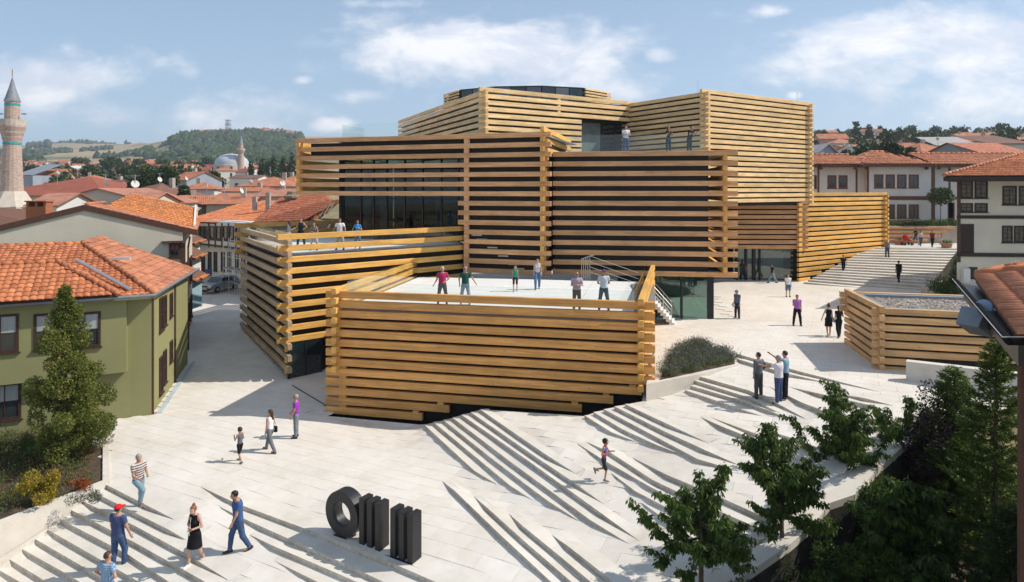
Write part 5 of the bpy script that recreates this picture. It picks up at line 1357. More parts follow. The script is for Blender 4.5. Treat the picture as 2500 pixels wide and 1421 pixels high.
# lavender planter
pa, pb, pcn, pd, pe = PZ(1600, 932, 2.4), PZ(1801, 889, 2.4), PZ(1797, 868, 2.4), PZ(1702, 834, 2.4), PZ(1640, 856, 2.4)
plp = [(q.x, q.y) for q in (pa, pb, pcn, pd, pe)]
mbp = MB()
lp_ = [PZ(1578, 938, 2.38), PZ(1704, 914, 2.38), PZ(1803, 890, 2.38)]
pl = MB().prism([(lp_[0].x, lp_[0].y), (lp_[1].x, lp_[1].y), (lp_[2].x, lp_[2].y), (pcn.x, pcn.y), (pd.x, pd.y), (pe.x - .6, pe.y + .8)], 1.2, 2.38).build('lavender_planter', m_stone_cheek)
tag(pl, 'triangular white stone planter filled with lavender on the right of the front box', 'planter')
MB().prism(inset(plp, .12), 2.382, 2.41).build('soil', soil, pl)
for (nm, m_, per, h, L_, W_, n_) in (('lavender_leaves', leafmat('leaf_lavender_green', (.06, .09, .03), (.16, .20, .08), None, .2), 60, .33, .12, .018, 380), ('lavender_flowers', lf_purple, 12, .26, .07, .020, 340)):
    P_, D_, L_, W_, mm, _ = cover(nm, inset(plp, .12), 2.42 + (.16 if 'flow' in nm else 0), n_, per, h, L_, W_, m_, 5, .13)
    o = leaves(nm, P_, D_, L_, W_, mm, None); tag(o, kind='stuff')
# garden ground
gx_ = [(q.x, q.y) for q in kerb_w]
garden_pts = [(kerb_w[0].x - .2, kerb_w[0].y + .2), (24.5, 22), (30, 18), (30, 6), (4, 6)] + [(q.x - .3, q.y + .3) for q in reversed(kerb_w)]
mbg = MB(); mbg.poly([(x, y, -1.75) for x, y in garden_pts][::-1]); gg = mbg.build('garden_ground', soil); tag(gg, kind='structure')
P_, D_, L_, W_, mm, _ = cover('garden_undergrowth', [(6, 9), (16, 9), (17.5, 20), (13.5, 20), (9.5, 15.5)], -1.75, 420, 22, .35, .11, .035, lf_dark, 9, .16)
o = leaves('garden_undergrowth', P_, D_, L_, W_, mm, None); tag(o, kind='stuff')
st = WP(2075, 1250, 20.0); s_ = MB().box(-.03, .03, -.03, .03, -1.75, .55).build('tree_stake', mat('stake_wood', (.35, .22, .12), .8)); s_.location = (st.x, 20.1, 0); tag(s_, 'square timber stake supporting the cherry tree behind the curved wall', 'stake')
for k, px in enumerate((2345, 2392, 2440)):
    q = XY(px, 13.2); s_ = MB().prism([(-.05, -.05), (.05, -.05), (.05, .05), (-.05, .05)], -1.75, -.6 ).build('fence_post', mat('post_wood', (.16, .09, .05), .8)); s_.location = (q[0], q[1], 0)
    tag(s_, ['leftmost', 'middle', 'rightmost'][k] + ' of three short brown timber posts in the dark garden corner', 'post')
# far planting: conical shrub and hedge near the far stairs
bushy('conical_shrub', 2336, 47.5, 2.7, 'upright conical shrub at the corner of the cream house', [((0, 0, .5), (.6, .6, .7)), ((0, 0, 1.2), (.5, .5, .7)), ((0, 0, 1.9), (.35, .35, .6)), ((0, 0, 2.5), (.15, .15, .4))], 2600, .12, .05, lf_dark)
P_, D_, L_, W_, mm, _ = cover('hedge_bed', [tuple(XY(2262, 48.5)), tuple(XY(2372, 44)), tuple(XY(2372, 49)), tuple(XY(2300, 51.5))], 2.65, 240, 30, .75, .13, .05, lf_dark, 12, .2)
o = leaves('hedge', P_, D_, L_, W_, mm, None); tag(o, kind='stuff')
# ------------------------------------------------------------------ terrain beyond the plaza
def lerp_tab(tab, x):
    if x <= tab[0][0]: return tab[0][1]
    for (a, b), (c, d) in zip(tab[:-1], tab[1:]):
        if x <= c: t = (x - a) / (c - a); return b + (d - b) * t
    return tab[-1][1]
def sstep(t): t = max(0, min(1, t)); return t * t * (3 - 2 * t)
tabL = [(0, -.4), (60, -.4), (75, .2), (100, 2.0), (140, 4.5), (200, 7.5), (300, 13), (420, 20), (600, 30), (900, 42)]
tabR = [(0, 0), (45, 1.6), (62, 3.2), (68, 3.9), (84, 4.6), (120, 8), (200, 18), (330, 34), (450, 44), (600, 50), (900, 60)]
ridge = [(-400, 372), (50, 364), (130, 360), (300, 361), (380, 358), (420, 346), (480, 335), (560, 333), (640, 332), (720, 340), (900, 340), (1250, 348), (1700, 345), (2000, 346), (2500, 345), (2900, 350)]
def terr(x, y):
    if y < 1: y = 1
    px = CX + F * x / y
    wr = sstep((px - 1100) / 500)
    b = lerp_tab(tabL, y) * (1 - wr) + lerp_tab(tabR, y) * wr
    near = lerp_tab([(-400, 2600), (300, 2600), (430, 1500), (720, 1450), (1250, 1600), (2000, 1200), (2900, 1200)], px)
    zr = HC + (HY - lerp_tab(ridge, px)) / F * near
    t = sstep((y - 600) / (near - 600))
    zz_ = b if y < 600 else (lerp_tab([(0, b), (1, b)], 0) * (1 - t) + zr * t)
    if y > near: zz_ = zr + (y - near) * -.01
    n = mnoise.noise(Vector((x / 160, y / 160, 0))) * min(14, max(0, (y - 500) * .012)) * (1 - .8 * sstep((y - near * .8) / (near * .2)))
    return zz_ + n
mb = MB(); ys = [8, 14, 20, 30, 40, 50, 58, 66, 75, 85, 100, 120, 145, 175, 210, 250, 300, 360, 430, 510, 600, 700, 800, 900, 1000, 1100, 1200, 1300, 1400, 1500, 1650, 1800, 2000, 2200, 2400, 2600, 2900, 3400, 4500, 7000, 12000]
us = np.linspace(-1.6, 1.6, 97); rows = []
for yv in ys:
    for uv in us:
        x = uv * yv; z = terr(x, yv)
        if yv < 95 and -34 < x < 46: z = min(z, 0) - 2.6 if yv < 78 else z - .6
        mb.v.append((x, yv, z))
nu_ = len(us)
for i in range(len(ys) - 1):
    for j in range(nu_ - 1):
        a = i * nu_ + j; mb.f.append((a, a + 1, a + nu_ + 1, a + nu_)); mb.m.append(0)
# behind the camera the same town ground goes on
for k, (a, b, c, d) in enumerate([(-400, -400, 400, 8)]):
    mb.poly([(a, b, -3.2), (c, b, -3.2), (c, d, -3.2), (a, d, -3.2)])
def terrmat():
    m = mat('terrain_cover', (.16, .13, .075), .95, .3, .01)
    n, l = m.node_tree.nodes, m.node_tree.links; b = n['Principled BSDF']
    t = n.new('ShaderNodeTexCoord'); no = n.new('ShaderNodeTexNoise'); no.inputs['Scale'].default_value = .006; no.inputs['Detail'].default_value = 10; no.inputs['Roughness'].default_value = .65
    mp = n.new('ShaderNodeMapping'); mp.inputs['Scale'].default_value = (1, .35, 1); l.new(t.outputs['Object'], mp.inputs[0]); l.new(mp.outputs[0], no.inputs['Vector'])
    cr = n.new('ShaderNodeValToRGB'); e = cr.color_ramp.elements; e[0].position = .36; e[0].color = (.06, .075, .03, 1); e[1].position = .50; e[1].color = (.33, .25, .145, 1)
    e2 = e.new(.43); e2.color = (.16, .145, .07, 1)
    l.new(no.outputs['Fac'], cr.inputs[0]); l.new(cr.outputs[0], b.inputs['Base Color'])
    return m
ter = mb.build('terrain', terrmat(), smooth=True); tag(ter, kind='structure')
# alley street and the strip of ground behind it
al = MB().prism([XY(455, 74), XY(620, 74), XY(600, 130), XY(440, 130)], [.25, .25, 3.2, 3.2], [.56, .56, 3.5, 3.5]).build('street', mat('street_paving', (.33, .31, .29), .85, .12, .8, bump=.2)); tag(al, kind='structure')
# upper terrace at the top of the far staircase
ut = MB().prism([PZ(2100, 604, 4.4).xy, PZ(2345, 604, 4.4).xy, (64, 78), (62, 92), (30, 92), (31, 74)], 1.0, 4.4).build('upper_terrace', m_stone); tag(ut, kind='structure')
# far staircase: sixteen risers fanning from the timber wing to the cream house
nst = 16
for k in range(nst):
    t0 = k / nst; t1 = (k + 1) / nst
    z0 = 1.95 + (4.4 - 1.95) * t0
    def ln(t, z):
        l = PZ(1962 + (2130 - 1962) * t, 693 + (603 - 693) * t, z); rr = PZ(2262 + (2345 - 2262) * t, 722 + (604 - 722) * (t ** .9), z)
        return l, rr
    zt_ = z0 + (4.4 - 1.95) / nst
    (a, b), (c, d) = ln(t0, z0), ln(t1, zt_)
    if t1 < 1: c2, d2 = c, d
    MB().mesh([(a.x, a.y, z0 - .5), (b.x, b.y, z0 - .5), (b.x, b.y, zt_), (a.x, a.y, zt_), (c.x, c.y, zt_), (d.x, d.y, zt_)], [(0, 1, 2, 3), (3, 2, 5, 4)], 0).build('step', m_stone if True else 0, ut)
fw_ = MB().prism([PZ(2255, 722, 2.1).xy, PZ(2380, 740, 2.1).xy, PZ(2380, 724, 2.7).xy + Vector((0, .8)), PZ(2255, 704, 2.6).xy + Vector((0, .3))], 1.4, 2.7).build('planter_wall', m_stone_cheek)
tag(fw_, 'low pale stone planter wall under the hedge beside the far staircase', 'wall')

# ------------------------------------------------------------------ roof tiles and house kit
def tilemat(name, c1, c2):
    m = mat(name, c1, .8, .25, 2.2, col2=c2, bump=.3, bscale=30, objvar=.14); return m
tl_org = tilemat('tile_orange', (.42, .13, .055), (.60, .225, .10))
tl_red = tilemat('tile_red', (.30, .085, .045), (.45, .16, .085))
tl_pink = tilemat('tile_salmon', (.40, .145, .075), (.56, .23, .12))
tl_brt = tilemat('tile_bright', (.50, .17, .055), (.68, .27, .10))
def _islandtint(m, lo=.72, hi=1.2):
    n, l = m.node_tree.nodes, m.node_tree.links; b = n['Principled BSDF']; src = b.inputs['Base Color'].links[0].from_socket
    g = n.new('ShaderNodeNewGeometry'); hs = n.new('ShaderNodeHueSaturation'); mr = n.new('ShaderNodeMapRange'); mr.inputs['To Min'].default_value = lo; mr.inputs['To Max'].default_value = hi
    l.new(g.outputs['Random Per Island'], mr.inputs['Value']); l.new(mr.outputs[0], hs.inputs['Value']); l.new(src, hs.inputs['Color']); l.new(hs.outputs[0], b.inputs['Base Color'])
for m_ in (tl_org, tl_red, tl_pink, tl_brt): _islandtint(m_, .82, 1.14)
def tile_roof(parent, poly, w, ln, m, single=0, seg=6, amp=.05, under=True, name='tile', flat=False, cover_=1.06):
    """poly: planar 3-D polygon, first edge = eave. Barrel tiles in rows, `single` of them as parts, the rest one mass"""
    P3 = [Vector(p) for p in poly]
    o = P3[0]; ux = (P3[1] - P3[0]).normalized(); nrm = None
    for k in range(2, len(P3)):
        nrm = ux.cross(P3[k] - o)
        if nrm.length > 1e-3: break
    nrm.normalize()
    if nrm.z < 0: nrm = -nrm
    uy = nrm.cross(ux)
    if uy.z < 0: uy = -uy
    q2 = [((p - o).dot(ux), (p - o).dot(uy)) for p in P3]
    if under:
        mu = MB(); mu.poly([p - nrm * .04 for p in P3]); mu.poly([p - nrm * .10 for p in P3][::-1])
        mu.build('roof_deck', mat('roof_deck', (.16, .08, .05), .9), parent)
    x0 = min(a for a, b in q2); x1 = max(a for a, b in q2); y1 = max(b for a, b in q2)
    sec = []
    for s in range(seg + 1):
        t = s / seg
        sec.append(((t - .5) * w * cover_, (0 if flat else math.sin(t * math.pi) * amp)))
    vs = [(sx, 0, sz + .03) for sx, sz in sec] + [(sx * .94, ln * 1.12, sz * .9 + .0) for sx, sz in sec]
    fs = [(i, i + 1, seg + 2 + i, seg + 1 + i) for i in range(seg)] + [tuple(range(seg + 1))[::-1]]
    cells = []
    ny = int(y1 / ln) + 1
    for j in range(ny):
        for i in range(int((x1 - x0) / w) + 2):
            cx = x0 + (i + .5) * w; cy = j * ln
            if inside(cx, cy + ln * .5, q2) or (j == 0 and inside(cx, cy + ln * .9, q2)): cells.append((cx, cy))
    bas = Matrix((ux, uy, nrm)).transposed().to_4x4()
    def wpos(c): return o + ux * c[0] + uy * c[1]
    cells.sort(key=lambda c: (wpos(c) - Vector((0, 0, HC))).length)
    one = cells[:single]; rest = cells[single:]
    if one:
        me = MB().mesh(vs, fs).data(name, m); me.polygons.foreach_set('use_smooth', [True] * (len(me.polygons) - 1) + [False])
        for c in one:
            ob = link(name, me, parent); ob.matrix_local = Matrix.Translation(wpos(c) + nrm * rng.uniform(0, .008)) @ bas @ Matrix.Rotation(rng.uniform(-.02, .02), 4, 'Z')
    if rest:
        V = np.array(vs); Rm = np.array([ux, uy, nrm]); n = len(V)
        off_ = np.array([tuple(wpos(c)) for c in rest]); W = (V @ Rm)[None] + off_[:, None]
        mbx = MB(); mbx.v = [tuple(v) for v in W.reshape(-1, 3)]
        for k in range(len(rest)): mbx.f.extend([tuple(i + k * n for i in f) for f in fs])
        mbx.m = [0] * len(mbx.f)
        ob = mbx.build(name + 's', m, parent); tag(ob, kind='stuff')
def ridge_cap(parent, a, b, m, r=.12, step=.4):
    a = Vector(a); b = Vector(b); n = max(1, int((b - a).length / step)); mbx = MB()
    for k in range(n):
        p = a.lerp(b, k / n); q = a.lerp(b, (k + 1.12) / n); mbx.tube([p + Vector((0, 0, .01)), q + Vector((0, 0, .04))], [r * 1.05, r * .92], 8)
    mbx.build('ridge_tiles', m, parent, smooth=True)
def planez(P3, x, y):
    a, b, c = P3[0], P3[1], P3[2]; n = (Vector(b) - Vector(a)).cross(Vector(c) - Vector(a)); a = Vector(a)
    return a.z - (n.x * (x - a.x) + n.y * (y - a.y)) / n.z
frame_br = mat('window_frame_brown', (.055, .028, .02), .6, .2, 6)
frame_wh = mat('window_frame_white', (.6, .6, .58), .6)
win_gl = mat('window_pane', (.03, .037, .042), .07, .4, 1.5, spec=.7)
curtain = mat('curtain', (.34, .36, .35), .9, .15, 3, stretch=(8, 8, .4))
def window(parent, A, B, t0, t1, z0, z1, fr=frame_br, sill=True, muntx=1, munty=1, gl=None, fw=.08, proud=.04, reveal=.02, curt=False):
    """window on wall line A->B (outside on the right of A->B)"""
    A = Vector(A[:2]); B = Vector(B[:2]); d = (B - A).normalized(); n = Vector((d.y, -d.x)); rz = math.atan2(d.y, d.x)
    c = A + d * (t0 + t1) / 2; w = t1 - t0; h = z1 - z0
    f = MB()
    for (a, b, c0, c1) in ((-w/2, -w/2 + fw, 0, h), (w/2 - fw, w/2, 0, h), (-w/2 + fw, w/2 - fw, 0, fw), (-w/2 + fw, w/2 - fw, h - fw, h)):
        f.box(a, b, -proud, .03, c0, c1)
    for k in range(1, muntx + 1 if muntx else 1):
        if muntx: x = -w/2 + w * k / (muntx + 1); f.box(x - .02, x + .02, -proud * .6, .02, fw, h - fw)
    for k in range(1, munty + 1 if munty else 1):
        if munty: z = h * k / (munty + 1); f.box(-w/2 + fw, w/2 - fw, -proud * .5, .02, z - .02, z + .02)
    if sill: f.box(-w/2 - .06, w/2 + .06, -proud - .05, -.003, -.06, -.002)
    o = f.build('window', fr, parent); o.location = (c.x, c.y, z0); o.rotation_euler = (0, 0, rz)
    p = MB().box(-w/2 + fw * .5, w/2 - fw * .5, -.008, .01, fw * .5, h - fw * .5).build('pane', gl or win_gl, o)
    if curt: MB().box(-w/2 + fw * 1.1, w/2 - fw * 1.1, -.012, -.009, h * .5, h - fw * 1.1).build('blind', curtain, o)
    return o
def winpx(parent, A, B, x0, x1, y0, y1, **k):
    t0, t1 = tpx(A, B, x0), tpx(A, B, x1); d = (Vector(B) - Vector(A)).normalized(); c = Vector(A) + d * (t0 + t1) / 2
    z1 = HC - (y0 - HY) / F * c.y; z0 = HC - (y1 - HY) / F * c.y
    return window(parent, A, B, t0, t1, z0, z1, **k)
def bar(parent, A, B, x0, x1, y0, y1, m, name='timber_beam', proud=.06):
    """timber strip on a facade between pixel columns/rows"""
    t0, t1 = tpx(A, B, x0), tpx(A, B, x1); d = (Vector(B) - Vector(A)).normalized(); n = Vector((d.y, -d.x)); c = Vector(A) + d * (t0 + t1) / 2
    z1 = HC - (y0 - HY) / F * c.y; z0 = HC - (y1 - HY) / F * c.y
    a = Vector(A) + d * t0 + n * proud; b = Vector(A) + d * t1 + n * proud
    return MB().wall(a, b, z0, z1, proud + .02).build(name, m, parent)
def generic_house(label, x, y, z, w, d, h, rot, rh, wallm, roofm, kind='gable', group=None, nwin=(2, 1), name='house', chim=True, cat='house', over=.35, ridge_x=True, tiles=False, fr=frame_br):
    root = empty(name, (x, y, z), rot, label, cat, group)
    w2, d2 = w / 2, d / 2
    wl_ = MB()
    if kind == 'gable':
        if ridge_x:
            wl_.prism([(-w2, -d2), (w2, -d2), (w2, d2), (-w2, d2)], -4, h)
            for sx in (-w2, w2): wl_.mesh([(sx, -d2, h), (sx, d2, h), (sx, 0, h + rh)], [(0, 1, 2)])
        else:
            wl_.prism([(-w2, -d2), (w2, -d2), (w2, d2), (-w2, d2)], -4, h)
            for sy in (-d2, d2): wl_.mesh([(-w2, sy, h), (w2, sy, h), (0, sy, h + rh)], [(0, 1, 2)])
    else: wl_.prism([(-w2, -d2), (w2, -d2), (w2, d2), (-w2, d2)], -4, h)
    wl_.build('wall', wallm, root)
    e = over; zz_ = h - rh / (d2 if ridge_x or kind != 'gable' else w2) * e * .6
    W_, D_ = w2 + e, d2 + e
    if kind == 'gable':
        if ridge_x: planes = [[(-W_, -D_, zz_), (W_, -D_, zz_), (W_, 0, h + rh), (-W_, 0, h + rh)], [(W_, D_, zz_), (-W_, D_, zz_), (-W_, 0, h + rh), (W_, 0, h + rh)]]
        else: planes = [[(-W_, D_, zz_), (-W_, -D_, zz_), (0, -D_, h + rh), (0, D_, h + rh)], [(W_, -D_, zz_), (W_, D_, zz_), (0, D_, h + rh), (0, -D_, h + rh)]]
    elif kind == 'hip':
        r0 = max(0, W_ - D_)
        planes = [[(-W_, -D_, zz_), (W_, -D_, zz_), (r0, 0, h + rh), (-r0, 0, h + rh)], [(W_, D_, zz_), (-W_, D_, zz_), (-r0, 0, h + rh), (r0, 0, h + rh)],
                  [(W_, -D_, zz_), (W_, D_, zz_), (r0, 0, h + rh)], [(-W_, D_, zz_), (-W_, -D_, zz_), (-r0, 0, h + rh)]]
    else: planes = [[(-W_, -D_, h + .02), (W_, -D_, h + .02), (W_, D_, h + .02 + rh), (-W_, D_, h + .02 + rh)]]
    rf = MB()
    for pl_ in planes:
        p_ = [Vector(q) for q in pl_]; nn = (p_[1] - p_[0]).cross(p_[-1] - p_[0]).normalized(); nn = nn if nn.z > 0 else -nn
        top_ = [q + nn * .10 for q in p_]; k = len(p_)
        rf.poly(top_); rf.poly(p_[::-1])
        for i in range(k): rf.poly([p_[i], p_[(i + 1) % k], top_[(i + 1) % k], top_[i]])
    ro = rf.build('roof', roofm, root)
    if chim:
        MB().box(-.35, .35, -.3, .3, h, h + rh + .9).build('chimney', mat('chimney_render', (.38, .33, .29), .9, .2, 3), ro).location = (w2 * .35 * (1 if (x * 7 + y) % 2 > 1 else -1), .15 * d2, 0)
    nx, nz = nwin
    if nx:
        for (A, B, L_) in (((-w2, -d2), (w2, -d2), w), ((w2, -d2), (w2, d2), d)):
            for i in range(nx):
                for j in range(nz):
                    t = L_ * (i + .5) / nx; fh_ = h / nz; window(root, A, B, t - min(.5, L_ / nx * .28), t + min(.5, L_ / nx * .28), h - fh_ * (j + 1) + fh_ * .28, h - fh_ * j - fh_ * .22, fr=fr, munty=1, muntx=0)
    return root
wm_cream = mat('render_cream', (.56, .52, .42), .9, .07, .5, bump=.1)
wm_white = mat('render_white', (.60, .585, .56), .9, .06, .5, bump=.1)
wm_grey = mat('render_grey', (.33, .32, .31), .9, .15, .6, bump=.2)
wm_blue = mat('render_bluegrey', (.28, .31, .36), .9, .1, .5)
wm_yel = mat('render_yellow', (.55, .42, .16), .9, .08, .5)
wm_pink = mat('render_pink', (.5, .30, .26), .9, .1, .5)
wm_tan = mat('render_tan', (.42, .36, .29), .9, .15, .8, bump=.2)
wm_olive = mat('render_olive', (.255, .25, .115), .88, .05, .6, bump=.1)
rm_org = mat('roofing_orange', (.40, .14, .07), .85, .2, .8, col2=(.55, .22, .12), bump=.3, bscale=8)
rm_red = mat('roofing_red', (.26, .075, .045), .8, .15, .6, bump=.1)
rm_brn = mat('roofing_brown', (.20, .10, .07), .85, .2, .6, bump=.2)
rm_sal = mat('roofing_salmon', (.42, .17, .11), .85, .2, .8, col2=(.52, .25, .17), bump=.3, bscale=8)
brown_tim = mat('timber_brown', (.085, .042, .028), .7, .2, 5, bump=.2)
dark_tim = mat('timber_dark', (.035, .022, .018), .7, .2, 5)
def rooftex(m):
    n, l = m.node_tree.nodes, m.node_tree.links; b = n['Principled BSDF']; src = b.inputs['Base Color'].links[0].from_socket
    t = n.new('ShaderNodeTexCoord'); v = None
    for ax, sc_, lo in (('X', 1.15, .62), ('Y', .85, .84)):
        w = n.new('ShaderNodeTexWave'); w.bands_direction = ax; w.inputs['Scale'].default_value = sc_; w.inputs['Distortion'].default_value = .4; w.inputs['Detail Scale'].default_value = 2; l.new(t.outputs['Object'], w.inputs[0])
        mr = n.new('ShaderNodeMapRange'); mr.inputs['To Min'].default_value = lo; mr.inputs['To Max'].default_value = 1.12; l.new(w.outputs['Fac'], mr.inputs['Value'])
        if v is None: v = mr.outputs[0]
        else:
            mu = n.new('ShaderNodeMath'); mu.operation = 'MULTIPLY'; l.new(v, mu.inputs[0]); l.new(mr.outputs[0], mu.inputs[1]); v = mu.outputs[0]
    hs = n.new('ShaderNodeHueSaturation'); l.new(v, hs.inputs['Value']); l.new(src, hs.inputs['Color']); l.new(hs.outputs[0], b.inputs['Base Color'])
for m_ in (rm_org, rm_sal, rm_brn): rooftex(m_)
# --- olive green house -----------------------------------------------------
gh = empty('green_house', (-20, 31, 0), 0, 'olive green two storey house with orange tile roof at the left', 'house')
gh.location = (0, 0, 0)
g_c1, g_c2, g_far = (-16.5, 30.0), (-17.27, 29.66), (-19.2, 38.8)
g_l = (-26.5, 25.1)
gw = MB().prism([g_l, g_c2, g_c1, g_far, (-29, 36)], -.3, 5.52).build('wall', wm_olive, gh)
gdir = (Vector(g_c2) - Vector(g_l)).normalized(); gn = Vector((gdir.y, -gdir.x))
bA, bB = Vector(g_l) + gn * .42, Vector(g_c2) + gn * .42 - gdir * .12
MB().prism([bA, bB, bB - gn * .5, bA - gn * .5], 2.15, 5.50).build('upper_bay', wm_olive, gh)
winpx(gh, bA, bB, 82, 166, 764, 852, curt=True, fw=.1); winpx(gh, bA, bB, 168, 246, 762, 848, curt=True, fw=.1)
winpx(gh, bA, bB, -90, -48, 770, 866, curt=True, fw=.1); winpx(gh, bA, bB, -44, 46, 768, 862, curt=True, fw=.1)
winpx(gh, g_l, g_c2, -30, 52, 936, 1026, curt=True, fw=.1)
sA, sB = g_c1, g_far
for (x0, x1, y0, y1) in ((388, 396.5, 726, 808), (397.5, 405, 722, 795), (413.5, 420, 716, 772), (388, 396.5, 870, 960), (397.5, 405, 855, 935), (413.5, 420, 832, 882)):
    winpx(gh, sA, sB, x0, x1, y0, y1, fw=.07, proud=.06)
for px_ in (371, 426):
    q = Vector(sA) + (Vector(sB) - Vector(sA)).normalized() * tpx(sA, sB, max(371.5, px_)); MB().tube([(q.x + .06, q.y - .05, 0), (q.x + .06, q.y - .05, 5.3), (q.x + .25, q.y - .2, 5.55)], .055, 8).build('downpipe', brown_tim, gh)
e0, e1, e2 = Vector((-27.0, 23.9, 5.55)), Vector((-16.15, 29.55, 5.55)), Vector((-18.9, 39.3, 5.55))
rA, rB = Vector((-22.4, 34.2, 7.45)), Vector((-33, 29.0, 7.45))
MB().prism([(e0.x, e0.y), (e1.x, e1.y), (e2.x, e2.y), (-29, 37)], 5.36, 5.46).build('eaves', mat('eaves_olive', (.22, .21, .13), .8), gh)
MB().tube([e0 + Vector((.05, -.1, -.02)), e1 + Vector((.08, -.1, -.02)), e2 + Vector((.1, .02, -.02))], .075, 8).build('gutter', m_grey_metal, gh)
tile_roof(gh, [e0, e1, rA, rB], .27, .34, tl_org, 60)
_q = Vector((-24.0, 38.0, 0)); _q.z = planez([e1, e2, rA], _q.x, _q.y)
tile_roof(gh, [e1, e2, _q, rA], .5, .42, tl_pink, 20, seg=3, amp=.02)
ridge_cap(gh, e1 + Vector((0, 0, .05)), rA + Vector((0, 0, .05)), tl_org)
ridge_cap(gh, rA, rB, tl_org)
# bay roof in front
f0, f1 = Vector((-27.2, 23.45, 5.66)), Vector((-17.25, 28.72, 5.66))
fr_ = Vector((-20.9, 30.1, 6.95)); fl_r = Vector((-31, 24.7, 6.95))
tile_roof(gh, [f0, f1, fr_, fl_r], .27, .34, tl_org, 220)
tile_roof(gh, [f1, f1 + Vector((-1.2, 2.3, .1)), fr_], .27, .34, tl_org, 0)
ridge_cap(gh, f1 + Vector((0, 0, .04)), fr_ + Vector((0, 0, .04)), tl_org); ridge_cap(gh, fr_, fl_r, tl_org)
MB().tube([f1 + Vector((.1, .75, .12)), fr_ + Vector((.35, .85, .0))], .09, 6).build('valley_flashing', m_steel, gh)
sk = PZ(290, 634, 6.75); MB().prism([(-.5, -.15), (.5, .1), (.45, .3), (-.55, .05)], 0, .12).build('roof_hatch', mat('hatch_grey', (.5, .52, .54), .6), gh).location = sk
# --- cream gable house behind ----------------------------------------------
kh = empty('cream_gable_house', (0, 0, 0), 0, 'large cream rendered house with a wide blank gable behind the green house', 'house')
kA, kB = Vector((-33.0, 36.2)), Vector((-20.9, 41.6)); kd = (kB - kA).normalized(); kn = Vector((-kd.y, kd.x))
kap = Vector((-25.75, 39.45)); zA, zB, zP = 7.3, 7.55, 9.35
kside = Vector((-24.4, 50.0))
vs_ = [(kA.x, kA.y, -.2), (kB.x, kB.y, -.2), (kB.x, kB.y, zB), (kap.x, kap.y, zP - .1), (kA.x, kA.y, zA - .6)]
MB().mesh(vs_ + [(kside.x, kside.y, -.2), (kside.x, kside.y, zB)], [(0, 1, 2, 3, 4), (1, 5, 6, 2)]).build('wall', wm_cream, kh)
verge = [Vector((kA.x - 2 + .04, kA.y - .9 - .09, 6.55)), Vector((kap.x + .04, kap.y - .09, zP + .02)), Vector((-20.15, 41.85, 7.68))]
for a, b in ((verge[0], verge[1]), (verge[1], verge[2])):
    dd = (b - a).normalized()
    MB().mesh([a, b, b - Vector((0, 0, .34)), a - Vector((0, 0, .34)), a + Vector((-.1, .35, 0)), b + Vector((-.1, .35, 0)), b + Vector((-.1, .35, -.34)), a + Vector((-.1, .35, -.34))], [(0, 1, 2, 3)[::-1], (0, 1, 5, 4), (3, 2, 6, 7), (4, 5, 6, 7)]).build('verge_board', brown_tim, kh)
bk = Vector((-4.2, 9.3, 0))
tile_roof(kh, [verge[2] + Vector((0, .1, 0)), verge[2] + bk, verge[1] + bk * .35 + Vector((0, 0, 0)), verge[1] + Vector((-.1, .3, .02))], .27, .36, tl_pink, 30)
tile_roof(kh, [WP(-40, 590, 40.2), WP(100, 546, 42.6), WP(110, 508, 48.2), WP(-60, 508, 46.2)], .27, .40, tl_brt, 60)
tile_roof(kh, [WP(250, 505, 43.2), WP(477, 556, 43.2), WP(477, 506, 48.5), WP(318, 506, 48.5)], .27, .40, tl_brt, 130)
MB().wall(WP(477, 500, 43.4).xy, WP(480, 500, 48.6).xy, [7.2, 8.6, 8.6, 7.2], [7.95, 9.15, 9.15, 7.95], .12).build('white_verge', wm_white, kh)
ridge_cap(kh, verge[1] + Vector((0, .3, 0)), verge[1] + Vector((-2.2, 5.5, 0)), tl_pink)
winpx(kh, kA, kB, 413, 440, 594, 628, fw=.12, proud=.08)
bar(kh, kA, kB, 395, 447, 588, 592, brown_tim, 'window_hood', .35)
bar(kh, kA, kB, 440, 453, 592, 655, brown_tim, 'corner_board', .05)
ksd = (kside - kB)
for k in range(5):
    t = .6 + k * 1.6
    for z0_, z1_ in ((.9, 2.5), (3.6, 5.4)): window(kh, kB, kside, t, t + .8, z0_, z1_, fw=.08, proud=.1)
MB().tube([(kB.x + .25, kB.y + .2, 0), (kB.x + .25, kB.y + .2, 6.6), (kB.x + .5, kB.y - .1, 7.3)], .06, 8).build('downpipe', brown_tim, kh)
cp = WP(97, 510, 41.5)
ch = MB().prism([(-.62, -.35), (.62, -.35), (.62, .35), (-.62, .35)], 0, 1.0)
CH = ch.build('chimney', mat('chimney_brick', (.36, .13, .06), .9, .25, 14, bump=.3), kh); CH.location = (cp.x, cp.y, 8.2)
for xx in (-.55, 0, .55): MB().box(xx - .07, xx + .07, -.33, .33, 1.0, 1.3).build('chimney_pier', MATS['chimney_brick'], CH)
MB().box(-.68, .68, -.4, .4, 1.3, 1.38).build('chimney_cap', MATS['chimney_brick'], CH)
